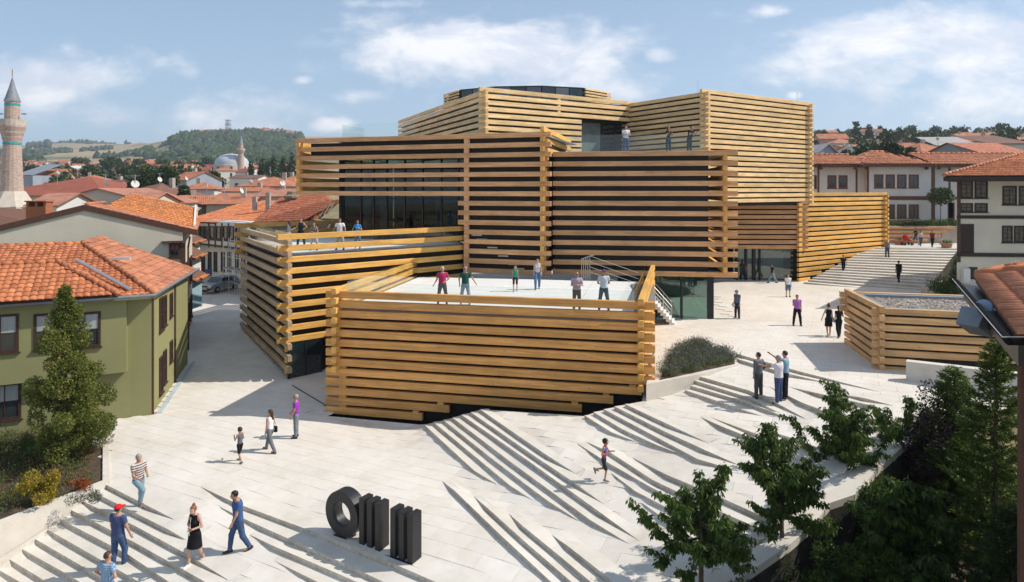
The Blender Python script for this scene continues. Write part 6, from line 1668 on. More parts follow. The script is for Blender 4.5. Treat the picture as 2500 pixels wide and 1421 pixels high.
# --- white back building ------------------------------------------------------
bwb = empty('white_mansion', (0, 0, 0), 0, 'long white two storey mansion with brown timber windows behind the far staircase', 'building')
s1a, s1b = XY(1960, 76), XY(2130, 76); s2a, s2b = XY(2122, 75), XY(2282, 75); s3a, s3b = XY(2282, 76.5), XY(2560, 76.5)
for a, b in ((s1a, s1b), (s2a, s2b), (s3a, s3b)):
    MB().prism([a, b, (b[0] + .5, b[1] + 9), (a[0] + .5, a[1] + 9)], 3, 13.1).build('wall', wm_white, bwb)
ups = [(1988, 1994), (2020, 2042), (2047, 2069)]
for x0, x1 in ups: winpx(bwb, s1a, s1b, x0, x1, 428, 460, fr=mat('frame_chestnut', (.14, .06, .035), .6), fw=.17, munty=2)
for x0, x1 in ((2134, 2156.5), (2162, 2184.5), (2190, 2213), (2218.5, 2243)):
    winpx(bwb, s2a, s2b, x0, x1, 426, 459, fr=MATS['frame_chestnut'], fw=.17, munty=2); winpx(bwb, s2a, s2b, x0, x1, 499, 533, fr=MATS['frame_chestnut'], fw=.17, munty=2)
for a, b, x0, x1, y0, y1 in ((s1a, s1b, 1996, 2000, 398, 470), (s1a, s1b, 2089, 2093, 398, 470), (s2a, s2b, 2116.5, 2120, 398, 545), (s2a, s2b, 2274, 2282, 398, 545), (s3a, s3b, 2316, 2320, 398, 545), (s2a, s2b, 2122, 2281, 479, 488), (s3a, s3b, 2283, 2340, 480, 487), (s1a, s1b, 1985, 2116, 479, 488)):
    bar(bwb, a, b, x0, x1, y0, y1, MATS.get('timber_chestnut') or mat('timber_chestnut', (.13, .055, .035), .7, .2, 4))
for x0 in (2314, 2318): bar(bwb, s3a, s3b, x0, x0 + 12, 495, 548, brown_tim, 'door')
for x in (2002, 2086, 2114, 2259, 2289, 2363): bar(bwb, s2a, s2b, x - 1.5, x + 1.5, 402, 414, MATS['timber_chestnut'], 'bracket', .5)
for (xl, xr, Y_, yr) in ((1955, 2125, 75, 379), (2104, 2290, 74, 372), (2284, 2560, 75.2, 376)):
    eA, eB = WP(xl, 400, Y_), WP(xr, 400, Y_); eA.z = eB.z = 13.15
    zr_ = HC + (HY - yr) / F * (Y_ + 5)
    MB().box(eA.x, eB.x, eA.y, eA.y + 10, 12.85, 13.13).build('eaves', MATS['timber_chestnut'], bwb)
    i0, i1 = (3.4, 3.4) if yr == 372 else (0, 0)
    tile_roof(bwb, [eA, eB, (eB.x - i1, eB.y + 5, zr_), (eA.x + i0, eA.y + 5, zr_)], .42, .9, tl_pink, 45, seg=4, amp=.10)
    if i0:
        tile_roof(bwb, [(eB.x, eB.y, 13.15), (eB.x, eB.y + 10, 13.15), (eB.x - i1, eB.y + 5, zr_)], .42, .9, tl_pink, 0, seg=4, amp=.1); tile_roof(bwb, [(eA.x, eA.y + 10, 13.15), (eA.x, eA.y, 13.15), (eA.x + i0, eA.y + 5, zr_)], .42, .9, tl_pink, 0, seg=4, amp=.1)
    ridge_cap(bwb, (eA.x + i0, eA.y + 5, zr_ + .05), (eB.x - i1, eB.y + 5, zr_ + .05), tl_pink, .16, .6)
# slat seat wall and planting strip in front of it
sw_ = empty('timber_seat_wall', (0, 0, 0), 0, 'stepped wall of brown timber boards with planting on top below the white mansion', 'bench')
MB().prism([XY(2160, 72), XY(2345, 72), XY(2345, 75), XY(2160, 75)], 4.3, 6.2).build('base', wm_tan, sw_)
for k in range(4):
    beam(sw_, XY(2160, 71.9 - k * .35), XY(2330 - k * 22, 71.9 - k * .35), 6.05 - k * .42, .2, .26, m_wood_brown, 'plank')
P_, D_, L_, W_, mm, _ = cover('bank_planting', [XY(2160, 72.2), XY(2345, 72.2), XY(2345, 74.6), XY(2160, 74.6)], 6.2, 260, 22, .5, .2, .06, lf_dark, 15, .3)
o = leaves('bank_planting', P_, D_, L_, W_, mm, None); tag(o, kind='stuff')
MB().tube([WP(2176, 545, 71.5), WP(2330, 533, 71.5)], .03, 5).build('handrail', MATS['timber_chestnut'], sw_)
for k, (px_, lb) in enumerate(((2196, 'left terracotta planter with dry stems on the upper terrace'), (2311, 'right terracotta planter with a spiky plant on the upper terrace'))):
    q = PZ(px_, 597 if k == 0 else 605, 4.4)
    pt = MB().lathe([(.42, 0), (.52, .42), (.56, .44), (.5, .46), (.3, .42)], 14).build('planter', mat('terracotta', (.40, .20, .13), .85, .1, 4), None); pt.location = q; tag(pt, lb, 'planter')
    P_ = nr.normal(size=(120, 3)) * [.25, .25, .0] + [0, 0, .4]; D_ = nr.normal(size=(120, 3)) * .5 + [0, 0, 1]
    l_ = leaves('plant', P_, D_, .45, .03, lf_dark if k else MATS['leaf_dry'], pt); tag(l_, kind='stuff')
bushy('standard_tree', 2296, 72.6, 6.2, 'young standard tree with a small round crown against the white mansion', [((0, 0, 3.3), (1.2, 1.2, .9)), ((.3, 0, 3.7), (.7, .7, .5))], 1500, .3, .12, lf_far2, (2.8, .05), cat='tree')
# --- cream house at the right -------------------------------------------------
ch_ = empty('cream_corner_house', (0, 0, 0), 0, 'cream two storey house with dark brown windows and door at the right edge', 'house')
hA, hB = Vector(XY(2336, 46.2)), Vector(XY(2336, 46.2)) + Vector((14, -1.4))
MB().prism([hA, hB, hB + Vector((9, 11)), hA + Vector((9, 11))], 1.5, 11.05).build('wall', wm_cream, ch_)
for (x0, x1, y0, y1, mx, my) in ((2344, 2375, 440, 484, 1, 3), (2379, 2411, 440, 484, 1, 3), (2344, 2375, 496, 518, 1, 1), (2379, 2411, 496, 518, 1, 1), (2447, 2482, 454, 500, 1, 3), (2487, 2522, 454, 500, 1, 3), (2446, 2472, 551, 592, 1, 3), (2475, 2502, 551, 592, 1, 3)):
    winpx(ch_, hA, hB, x0, x1, y0, y1, fr=dark_tim, fw=.1, muntx=mx, munty=my, gl=mat('pane_lattice', (.10, .085, .06), .2, .6, 4))
bar(ch_, hA, hB, 2336, 2560, 526, 534, dark_tim, proud=.08)
bar(ch_, hA, hB, 2336, 2560, 618, 627, dark_tim, proud=.10)
bar(ch_, hA, hB, 2336.5, 2344, 437, 640, brown_tim, 'corner_post', .07)
bar(ch_, hA, hB, 2342, 2377, 547, 617, dark_tim, 'door', .05)
bar(ch_, hA, hB, 2365, 2386, 652, 682, m_black, 'vent_opening', .03)
ac = bar(ch_, hA, hB, 2346, 2362, 655, 690, wm_white, 'air_conditioner', .35)
ez0 = Vector((*XY(2303, 44.6), 11.2)); ez1 = ez0 + Vector((17, -1.7, .0)); ez2 = ez0 + Vector((10.2, 12.5, 0)); rdg = ez0 + Vector((11.5, 5.6, 2.3)); rdg2 = rdg + Vector((10, -1, 0))
MB().prism([(ez0.x, ez0.y), (ez1.x, ez1.y), (ez1.x + 9, ez1.y + 11), (ez2.x, ez2.y)], 10.85, 11.14).build('eaves', dark_tim, ch_)
tile_roof(ch_, [ez0, ez1, rdg2, rdg], .26, .42, tl_org, 200); tile_roof(ch_, [ez2, ez0, rdg], .26, .42, tl_pink, 0)
ridge_cap(ch_, ez0 + Vector((0, 0, .06)), rdg, tl_pink, .12)
MB().tube([hA + Vector((.2, -.3)), ], .01) if False else None
# --- near roof at the right edge ---------------------------------------------
nrf = empty('near_house', (0, 0, 0), 0, 'nearby house at the right edge with terracotta roof, black gutter and beige wall', 'house')
n0, n1 = WP(2352, 684, 15.2), WP(2486, 822, 9.35); n0.z = n1.z = (n0.z + n1.z) / 2
up_ = Vector((-(n1 - n0).y, (n1 - n0).x, 0)).normalized(); up_ = up_ if up_.x > 0 else -up_
slope = Vector((up_.x, up_.y, .24)) * 4.2
e_n0 = n0 + (n1 - n0).normalized() * .05
tile_roof(nrf, [n1, n0 + up_ * .2 + Vector((0, 0, .07)), n0 + slope + (n1 - n0).normalized() * 1.6, n1 + slope], .235, .40, tl_pink, 290, seg=6, amp=.085, cover_=.88)
ridge_cap(nrf, n0 + up_ * .25 + Vector((0, 0, .12)), n0 + slope + (n1 - n0).normalized() * 1.7 + Vector((0, 0, .1)), tl_org, .12, .45)
nb0 = WP(2392, 668, 17.5); nb1 = WP(2530, 700, 15.5)
tile_roof(nrf, [WP(2395, 672, 17.2), WP(2425, 685, 15.9), WP(2600, 655, 14.5), WP(2590, 640, 16.6)], .25, .8, tl_pink, 0)
ridge_cap(nrf, WP(2398, 668, 17.2), WP(2600, 632, 16.6), tl_org, .12, .45)
gd_ = (n1 - n0).normalized()
MB().tube([n0 - up_ * .12 - Vector((0, 0, .06)) - gd_ * .2, n1 - up_ * .12 - Vector((0, 0, .06)) + gd_ * .1, n1 + Vector((2.2, .1, -.06))], .055, 8).build('gutter', mat('gutter_black', (.01, .01, .012), .9, spec=.05), nrf)
MB().tube([n0 - up_ * .2 - gd_ * .2, n1 - up_ * .2 + gd_ * .12, n1 + Vector((2.2, -.05, .0))], .009, 5).build('gutter_rim', m_steel, nrf)
MB().prism([(n0.x, n0.y), (n1.x, n1.y), (n1.x + 4, n1.y), (n0.x + 5, n0.y)], n0.z - .42, n0.z - .12).build('soffit', m_black, nrf)
wp = WP(2493, 900, 9.8)
MB().prism([(wp.x, wp.y), (wp.x + 6.4, wp.y - 3.8), (22, 11), (13.3, 16.6)], -2, n0.z - .4).build('wall', wm_cream, nrf)
MB().prism([(wp.x - .05, wp.y - .06), (wp.x + .03, wp.y - .08), (wp.x + .06, wp.y + .04), (wp.x - .02, wp.y + .05)], -2, n0.z - .3).build('corner_post', brown_tim, nrf)
fl0 = WP(2418, 762, 12.2)
fld = empty('floodlight', fl0, R(25), 'grey floodlight box hanging under the black gutter of the near house', 'lamp')
MB().box(-.24, .24, -.2, .2, -.18, .18).build('housing', mat('lamp_grey', (.16, .19, .22), .5), fld, bevel=.01).rotation_euler = (0, .5, 0)
MB().lathe([(.14, -.2), (.16, .25)], 12).build('hood', mat('lamp_blue', (.22, .30, .38), .4), fld).rotation_euler = (0, R(-65), 0); fld.children[1].location = (-.42, 0, -.14)

# ------------------------------------------------------------------ letters, car, railings
sg = empty('museum_letters', (0, 0, 0), 0, 'black ring and six upright bars forming the museum logo on the plaza', 'sculpture')
z_s = G(*PZ(930, 1340, 0).xy[:2]) + .01
sa_, sb_ = PZ(845, 1306, z_s), PZ(1022, 1374, z_s)
sdv = (sb_ - sa_).normalized(); sang = math.atan2(sdv.y, sdv.x); snv = Vector((-sdv.y, sdv.x, 0))
m_logo = mat('letter_black', (.014, .014, .015), .42, .2, 3, spec=.45, bump=.05)
Ro, Ri, th = .665, .36, .40
def topx(px, y0=1340):  # distance along the base line
    A, B = (sa_.x, sa_.y), (sb_.x, sb_.y); return tpx(A, B, px)
rc = sa_ + sdv * topx(845); k = 48; mbr = MB()
for s_, yy_ in ((0, -th / 2), (1, th / 2)):
    for Rr in (Ro, Ri):
        for j in range(k):
            t = 2 * math.pi * j / k; mbr.v.append((Rr * math.cos(t), yy_, Rr + 0 * Rr + Rr * math.sin(t) + (Ro - Rr)))
def rid(s, r, j): return s * 2 * k + r * k + j % k
for j in range(k):
    mbr.f += [(rid(0, 0, j), rid(0, 1, j), rid(0, 1, j + 1), rid(0, 0, j + 1)), (rid(1, 0, j), rid(1, 0, j + 1), rid(1, 1, j + 1), rid(1, 1, j)), (rid(0, 0, j), rid(0, 0, j + 1), rid(1, 0, j + 1), rid(1, 0, j)), (rid(0, 1, j), rid(1, 1, j), rid(1, 1, j + 1), rid(0, 1, j + 1))]; mbr.m += [0] * 4
ring = mbr.build('letter_ring', m_logo, sg, bevel=.012); ring.location = (rc.x, rc.y, z_s + .03); ring.rotation_euler = (0, 0, sang)
bw_ = .19
for x0 in (887, 906, 925.5, 962.5, 983, 1004):
    c = sa_ + sdv * (topx(x0) + bw_ / 2 + .02)
    o = MB().box(-bw_ / 2, bw_ / 2, -th / 2, th / 2, 0, 1.33).build('letter_bar', m_logo, sg, bevel=.012); o.location = (c.x, c.y, z_s + .03); o.rotation_euler = (0, 0, sang)
bs = MB().box(-1.75, 1.75, -.05, .05, 0, .03).build('base_rail', m_black, sg); c = sa_.lerp(sb_, .52) - snv * .18; bs.location = (c.x, c.y, z_s - .005); bs.rotation_euler = (0, 0, sang)
bs2 = MB().box(-1.75, 1.75, -.16, .16, 0, .02).build('base_plate', m_black, sg); c = sa_.lerp(sb_, .52) + snv * .02; bs2.location = (c.x, c.y, z_s - .004); bs2.rotation_euler = (0, 0, sang)
# car: hatchback seen from the front
def car(label, px, py, z, rz, body, name='parked_car'):
    p = PZ(px, py, z); root = empty(name, p, rz, label, 'car')
    prof = [(-1.95, .30), (-1.98, .62), (-1.90, .80), (-1.0, .93), (-.35, 1.36), (.9, 1.40), (1.55, 1.30), (1.85, .92), (1.93, .60), (1.90, .30)]
    mbc = MB(); n = len(prof)
    def hw_(x, z): return .80 - (0.16 * max(0, (z - .9) / .5)) - .05 * (abs(x) / 1.95) ** 4
    for s in (-1, 1):
        for x, z_ in prof: mbc.v.append((x, s * hw_(x, z_), z_))
    mbc.f = [(i, i + 1, n + i + 1, n + i)[::-1] for i in range(n - 1)] + [tuple(range(n)), tuple(reversed(range(n, 2 * n)))]; mbc.m = [0] * len(mbc.f)
    mbc.build('body', body, root, bevel=.05)
    g = MB()
    g.mesh([(-1.0, -.70, .955), (-1.0, .70, .955), (-.42, .62, 1.35), (-.42, -.62, 1.35)], [(0, 1, 2, 3)]); g.build('windscreen', win_gl, root).location = (-.03, 0, .015)
    for s in (-1, 1):
        MB().mesh([(-.8, s * .80, .95), (.0, s * .80, .95), (.0, s * .68, 1.32), (-.38, s * .68, 1.32)], [(0, 1, 2, 3)]).build('side_window', win_gl, root)
        MB().mesh([(.08, s * .80, .95), (1.3, s * .80, .95), (1.05, s * .68, 1.30), (.08, s * .68, 1.32)], [(0, 1, 2, 3)]).build('side_window', win_gl, root)
        h = MB().box(-.03, .03, -.17, .17, -.07, .07).build('headlight', mat('headlight', (.6, .62, .65), .1, spec=.8), root, bevel=.02); h.location = (-1.97, s * .55, .66)
        for x in (-1.2, 1.2):
            w = MB().tube([(0, -.09, 0), (0, .09, 0)], .29, 18).build('wheel', m_black, root); w.location = (x, s * .74, .29)
            MB().tube([(0, -.1, 0), (0, .1, 0)], .16, 14).build('rim', m_steel, w)
        MB().box(-.08, .05, -.09, .09, -.06, .06).build('mirror', body, root, bevel=.02).location = (-.7, s * .9, 1.0)
    MB().box(-.03, .03, -.3, .3, -.06, .06).build('grille', m_black, root).location = (-1.985, 0, .66)
    MB().box(-.06, .06, -.78, .78, -.09, .09).build('bumper', mat('bumper', (.03, .03, .03), .6), root, bevel=.03).location = (-1.97, 0, .40)
    MB().box(-.01, .01, -.25, .25, -.055, .055).build('number_plate', wm_white, root).location = (-2.04, 0, .42)
    return root
car('silver hatchback parked facing the plaza at the end of the alley', 537, 709, .35, R(72), mat('car_silver', (.42, .43, .44), .35, .05, 2, metal=.5, spec=.6))
# terrace stair down beside the black box, with steel handrails
tst = empty('terrace_stair', (0, 0, 0), 0, 'white open staircase with thin steel handrails from the terrace to the plaza', 'staircase')
ta_, tb_ = WP(1552, 690, 38.9), PZ(1640, 792, 2.38)
nn_ = 14
for k in range(6, nn_):
    t = k / (nn_ - 1); p = ta_.lerp(tb_, t); z_ = 4.8 + (2.5 - 4.8) * t
    dd = Vector((tb_.x - ta_.x, tb_.y - ta_.y, 0)).normalized(); s2 = Vector((-dd.y, dd.x, 0))
    MB().prism([(p + dd * a + s2 * b).xy for a, b in ((-.16, -.1), (.16, -.1), (.16, 1.5), (-.16, 1.5))], z_ - .15, z_).build('step', m_white_floor, tst)
for b in (-.08, 1.45):
    pts_ = [];
    for k in range(4, nn_, 3):
        t = k / (nn_ - 1); p = ta_.lerp(tb_, t) + s2 * b; z_ = 4.8 + (2.5 - 4.8) * t; pts_.append(Vector((p.x, p.y, z_ + .95)))
        MB().tube([(p.x, p.y, z_), (p.x, p.y, z_ + .95)], .013, 6).build('baluster', m_steel, tst)
    for h in (0, -.25, -.5, -.72): MB().tube([q + Vector((0, 0, h)) for q in pts_], .009 if h else .018, 6).build('handrail', m_steel, tst)
# rail at the top of the stair on the front terrace
hr_ = empty('terrace_handrail', (0, 0, 0), 0, 'pale steel handrail cage at the back right of the front terrace', 'railing')
base = [WP(1420, 690, 39.4), WP(1440, 690, 39.2), WP(1560, 690, 38.6)]
for q in base: q.z = 4.86
for k in range(5):
    p = base[0].lerp(base[1], k / 4); MB().tube([p, p + Vector((0, 0, 1.25 + .2 * (k / 4)))], .017, 6).build('baluster', m_steel, hr_)
for h in (1.45, 1.1, .8, .5): MB().tube([base[1] + Vector((0, 0, h)), base[2] + Vector((0, 0, h - .95))], .012, 6).build('handrail', m_steel, hr_)
MB().tube([base[0] + Vector((0, 0, 1.25)), base[1] + Vector((0, 0, 1.45)), base[1] + Vector((.25, 0, 1.5))], .018, 6).build('handrail', m_steel, hr_)
gb = MB().prism([WP(1540, 700, 37.2).xy, WP(1596, 700, 37.2).xy, WP(1600, 700, 31.5).xy, WP(1570, 700, 30.5).xy], 4.87, 4.93).build('drain_strip', m_grey_metal, fcore)
# dark slot of drainage at the left box foot
dr2 = MB().wall(PZ(713, 940, .03).xy, PZ(800, 992, .03).xy, .0, .03, .03).build('drain_grate', m_black); tag(dr2, 'thin black drain line crossing the shaded paving by the corner entrance', 'drain')
# grey-blue gutter line at the foot of the green house
cg = MB().wall((-16.3, 30.1), (-19.1, 39.2), -.02, .035, -.2).build('foot_channel', mat('channel_blue', (.38, .45, .48), .7, .15, 2)); tag(cg, 'pale blue grey paving channel along the foot of the green house', 'kerb')
# ------------------------------------------------------------------ minarets, mosques, mast
brick_pale = mat('minaret_brick', (.42, .32, .265), .9, .25, 2.0, bump=.6, bscale=9, stretch=(1, 1, 3))
lead = mat('lead_roof', (.19, .21, .24), .55, .2, 1.2)
dome_lead = mat('dome_lead', (.40, .43, .47), .6, .12, .3)
stone_p = mat('minaret_stone', (.50, .44, .37), .9, .12, 1.5, bump=.3)
turq = mat('tile_turquoise', (.03, .30, .32), .5)
def minaret(label, px, Y, ytop, ycone, ybal, ybase, r, full=True, white=False, group=None):
    x, y = XY(px, Y); zf = lambda q: HC - (q - HY) / F * Y
    root = empty('minaret', (x, y, 0), 0, label, 'minaret', group)
    zt, zc, zbal, zb = zf(ytop), zf(ycone), zf(ybal), zf(ybase)
    sm = wm_white if white else brick_pale
    MB().lathe([(r * .82, zc), (r * .66, zc + (zt - zc) * .15), (r * .33, zc + (zt - zc) * .5), (r * .05, zc + (zt - zc) * .85), (.02, zt)], 14).build('spire', lead if not white else wm_white, root, smooth=True)
    MB().tube([(0, 0, zt - .3), (0, 0, zt + r * .5)], r * .05, 5).build('finial', mat('brass', (.4, .28, .1), .4, metal=.7), root)
    MB().lathe([(r * .78, zbal), (r * .72, zc)], 16).build('upper_shaft', sm, root)
    MB().lathe([(r * 1.22, zb), (r * 1.05, zb + 3), (r * .88, zbal - (zc - zbal) * .9), (r * .86, zbal - (zc - zbal) * .55)], 16).build('shaft', sm, root)
    bh = (zc - zbal)
    MB().lathe([(r * .87, zbal - bh * .75), (r * .98, zbal - bh * .58), (r * 1.0, zbal - bh * .5), (r * 1.12, zbal - bh * .38), (r * 1.14, zbal - bh * .3), (r * 1.26, zbal - bh * .16), (r * 1.3, zbal - bh * .12), (r * 1.3, zbal - bh * .05)], 18).build('corbel', sm, root)
    bal = MB().lathe([(r * 1.3, zbal - bh * .05), (r * 1.36, zbal + bh * .2), (r * 1.26, zbal + bh * .2), (r * 1.2, zbal - bh * .03)], 18).build('balcony', stone_p if not white else wm_white, root)
    if full:
        MB().lathe([(r * .76, zc - bh * .2), (r * .76, zc - bh * .1)], 16).build('tile_band', turq, root); MB().lathe([(r * .91, zbal - bh * .87), (r * .91, zbal - bh * .77)], 16).build('tile_band', turq, root)
        MB().lathe([(r * .75, zc - bh * .05), (r * .84, zc)], 16).build('cornice', stone_p, root)
        for s in (-1, 1): MB().tube([(s * r, 0, zbal + bh * .45), (s * r * 1.75, -.2, zbal + bh * .45)], [.05, .16], 8).build('loudspeaker', wm_grey, root)
        MB().prism([(-r * 1.8, -r * 1.8), (r * 1.8, -r * 1.8), (r * 1.8, r * 1.8), (-r * 1.8, r * 1.8)], zb - 6, zb - .2).build('base', stone_p, root)
        MB().lathe([(r * 2.3, zb - .3), (r * 1.25, zb + 1.9)], 8).build('footing', stone_p, root)
    return root
minaret('tall brick minaret with turquoise tile bands at the left edge', 30, 92, 180, 247, 304, 500, 1.22)
minaret('distant thin brick minaret partly behind the tall left one', 9, 200, 352, 378, 398, 500, 1.4, full=False)
minaret('slender minaret standing against the domed mosque', 588, 330, 325, 352, 366, 440, 1.55, full=False)
mq = empty('domed_mosque', (*XY(566, 335), 0), 0, 'mosque with a large grey lead dome among the trees', 'mosque')
zf_ = lambda q, Y: HC - (q - HY) / F * Y
zd0, zd1 = zf_(404, 335), zf_(375, 335); rd = 40 / F * 335
MB().lathe([(rd * 1.0, zd0), (rd * .99, zd0 + (zd1 - zd0) * .2), (rd * .9, zd0 + (zd1 - zd0) * .5), (rd * .68, zd0 + (zd1 - zd0) * .78), (rd * .35, zd0 + (zd1 - zd0) * .95), (.1, zd1)], 28).build('dome', dome_lead, mq, smooth=True)
MB().lathe([(rd * 1.04, zd0 - 4), (rd * 1.04, zd0), (rd * 1.0, zd0 + .2)], 16).build('drum', stone_p, mq)
MB().box(-rd * 1.05, rd * 1.05, -rd, rd, zd0 - 14, zd0 - 3).build('wall', stone_p, mq)
MB().tube([(0, 0, zd1), (0, 0, zd1 + 1.4)], .2, 6).build('finial', MATS['brass'], mq)
for a in range(8):
    t = 2 * math.pi * a / 8 + .39; MB().box(-.5, .5, -.1, .1, -1.2, 1.2).build('window', win_gl, mq).location = (math.cos(t) * rd * 1.05, math.sin(t) * rd * 1.05, zd0 - 2)
minaret('left white minaret of the white mosque on the hill ridge', 628, 1430, 308, 312, 318, 334, 3.0, full=False, white=True)
minaret('right white minaret of the white mosque on the hill ridge', 655, 1430, 308, 312, 318, 334, 3.0, full=False, white=True)
wq = empty('white_mosque', (*XY(645, 1440), 0), 0, 'small white domed mosque on the skyline of the hill', 'mosque')
z0_ = zf_(331, 1440); MB().lathe([(9, z0_), (8.5, z0_ + 4), (6, z0_ + 9), (.2, z0_ + 12)], 16).build('dome', wm_white, wq, smooth=True); MB().box(-12, 12, -10, 10, z0_ - 12, z0_ + 2).build('wall', wm_white, wq)
minaret('small white minaret among the hilltop houses', 531, 1420, 322, 325, 328, 338, 2.2, full=False, white=True)
mast = empty('lattice_mast', (*XY(557, 1400), 0), 0, 'grey steel lattice mast on the hill skyline', 'mast')
mbm = MB(); zm0, zm1 = zf_(332, 1400), zf_(293, 1400)
for a in range(4):
    cx_, cy_ = (1, 1, -1, -1)[a], (1, -1, -1, 1)[a]; mbm.tube([(cx_ * 4.6, cy_ * 4.6, zm0), (cx_ * 3.2, cy_ * 3.2, zm1)], .5, 4)
for k in range(7):
    z_ = zm0 + (zm1 - zm0) * k / 6; r = 4.6 - 1.4 * k / 6; c4 = [(r, r), (r, -r), (-r, -r), (-r, r)]
    for a in range(4): mbm.tube([(*c4[a], z_), (*c4[(a + 1) % 4], z_)], .35, 4); 
    if k < 6:
        r2 = 4.6 - 1.4 * (k + 1) / 6; z2 = zm0 + (zm1 - zm0) * (k + 1) / 6; mbm.tube([(-r, -r, z_), (r2, -r2, z2)], .3, 4); mbm.tube([(r, -r, z_), (-r2, -r2, z2)], .3, 4)
mbm.build('frame', wm_grey, mast)
for k in (.35, .75, 1): MB().box(-5.5, 5.5, -5.5, 5.5, zm0 + (zm1 - zm0) * k - .8, zm0 + (zm1 - zm0) * k).build('platform', wm_grey, mast)
# ------------------------------------------------------------------ town houses: (px centre, eave row, ridge row, width px, distance, depth m, rotation, walls, roof, kind, ridge along x, label)
def gh_px(px, ye, yr, wpx, Y, d, rot, wm_, rm_, kind, rx, label, group=None, nwin=(2, 1), chim=True, name='house', fr=frame_br):
    x = (px - CX) / F * Y; w = wpx / F * Y; ze = HC - (ye - HY) / F * Y; Yr = Y + (d / 2 if rx or kind != 'gable' else 0); zr_ = HC - (yr - HY) / F * Yr; zg = terr(x, Y)
    if Y < 95: zg = min(zg, ze - 3)
    h = max(2.6, ze - zg); z = ze - h
    return generic_house(label, x, Y + d / 2, z, w, d, h, R(rot), max(.6, zr_ - ze), wm_, rm_, kind, group, nwin, name, chim, ridge_x=rx, fr=fr)
T = [
 (225, 500, 461, 270, 70, 12, 6, wm_cream, rm_sal, 'gable', False, 'wide low cream building with blank gable beside the tall minaret', (0, 0), False),
 (100, 478, 432, 310, 112, 26, 0, wm_tan, rm_red, 'hip', True, 'very large rust red hipped roof behind the tall minaret', (0, 0), False),
 (105, 502, 473, 66, 62, 6, 0, wm_white, rm_sal, 'gable', True, 'small salmon tiled roof just right of the tall minaret', (0, 0), False),
 (320, 497, 471, 70, 66, 7, 0, wm_cream, rm_sal, 'gable', True, 'salmon tiled lean roof right of the wide cream gable', (0, 0), False),
 (232, 470, 440, 80, 135, 12, -20, wm_tan, rm_brn, 'gable', True, 'house with brown roof and bare tan gable wall', (1, 1), True),
 (345, 480, 448, 130, 98, 11, -18, wm_yel, rm_brn, 'hip', True, 'yellow walled house under a long brown hipped roof', (3, 1), True),
 (105, 430, 413, 56, 230, 12, 10, wm_pink, rm_org, 'gable', True, 'pink two storey house behind the large rust red roof', (3, 2), False),
 (60, 428, 400, 40, 220, 14, 0, wm_blue, lead, 'flat', True, 'dark blue grey building between the two brick minarets', (0, 0), False),
 (203, 440, 428, 70, 190, 10, 15, wm_cream, rm_org, 'hip', True, 'orange roofed house beyond the brown gabled one', (2, 1), True),
 (455, 440, 420, 72, 150, 9, -30, wm_blue, rm_org, 'gable', True, 'pale blue gabled house with orange roof beside the big tree', (2, 1), True),
 (470, 462, 446, 80, 125, 9, 10, wm_white, rm_org, 'hip', True, 'low orange hipped roof in front of the pale blue gabled house', (2, 1), True),
 (640, 455, 432, 130, 120, 12, 4, wm_tan, rm_org, 'hip', True, 'wide brown two storey house with white window frames near the museum', (4, 1), True),
 (595, 435, 428, 70, 190, 10, 0, wm_white, rm_brn, 'gable', True, 'white house with rust brown roof below the mosque dome', (2, 1), True),
 (700, 448, 430, 60, 135, 9, -12, wm_tan, rm_org, 'hip', True, 'orange roofed house tucked against the left end of the museum beams', (2, 1), True),
 (540, 500, 474, 100, 88, 9, 12, wm_tan, rm_org, 'flat', True, 'bare grey rendered wall with a lean red roof in mid distance', (0, 0), True),
 (590, 468, 458, 90, 112, 9, -6, wm_white, rm_org, 'gable', True, 'white gabled house half hidden behind chimneys', (2, 1), True),
 (680, 480, 462, 110, 95, 9, 4, wm_tan, rm_sal, 'gable', True, 'house with bright orange roof behind the twin chimneys', (2, 1), True),
 (385, 507, 494, 80, 84, 8, -8, wm_tan, rm_red, 'gable', True, 'low maroon roof beside the round green shrub', (0, 0), False),
 (450, 500, 478, 80, 92, 9, 25, wm_white, rm_org, 'gable', True, 'white walled house with an orange roof sloping to the alley', (1, 1), True),
 (175, 408, 400, 26, 420, 12, 10, wm_white, rm_org, 'gable', True, 'pair of small white sheds near the foot of the tan hill', (2, 1), False),
 (165, 412, 405, 50, 360, 14, 0, wm_blue, wm_white, 'gable', True, 'pale round roofed hall in the middle distance', (2, 1), False),
 (2030, 388, 372, 70, 110, 10, -12, wm_white, rm_org, 'gable', True, 'white gabled house with plain red roof behind the mansion', (2, 1), True),
 (1998, 372, 352, 56, 112, 10, 20, wm_blue, wm_grey, 'gable', False, 'pale blue grey gable just right of the tower', (0, 0), False),
 (2290, 372, 350, 110, 130, 12, 8, wm_tan, rm_org, 'hip', True, 'low red roofed house on the slope left of the grey wall block', (3, 1), True),
 (2340, 356, 332, 96, 170, 9, -4, wm_grey, wm_grey, 'flat', True, 'long blank grey concrete block on the right hill slope', (0, 0), False),
 (2385, 345, 328, 70, 200, 10, 10, wm_white, rm_org, 'gable', True, 'white house with orange roof above the grey concrete block', (3, 1), True),
 (2430, 352, 322, 40, 260, 12, 0, wm_pink, rm_org, 'hip', True, 'tall pale pink apartment block on the right skyline', (4, 4), False),
 (2450, 376, 350, 130, 100, 14, 6, wm_grey, tl_red, 'gable', True, 'grey house with corrugated red roof on the far right above the mansion', (0, 0), False),
 (2480, 352, 326, 90, 120, 12, -8, wm_cream, rm_brn, 'flat', True, 'plain beige building with a slanted brown roof edge at the far right', (1, 1), False),
 (2215, 366, 352, 80, 150, 9, -10, wm_tan, rm_org, 'gable', True, 'orange roofed house in front of the round green trees', (2, 1), True),
 (2120, 362, 354, 60, 170, 9, 12, wm_white, rm_sal, 'gable', True, 'small salmon roofed house between the trees right of the tower', (2, 1), True),
]
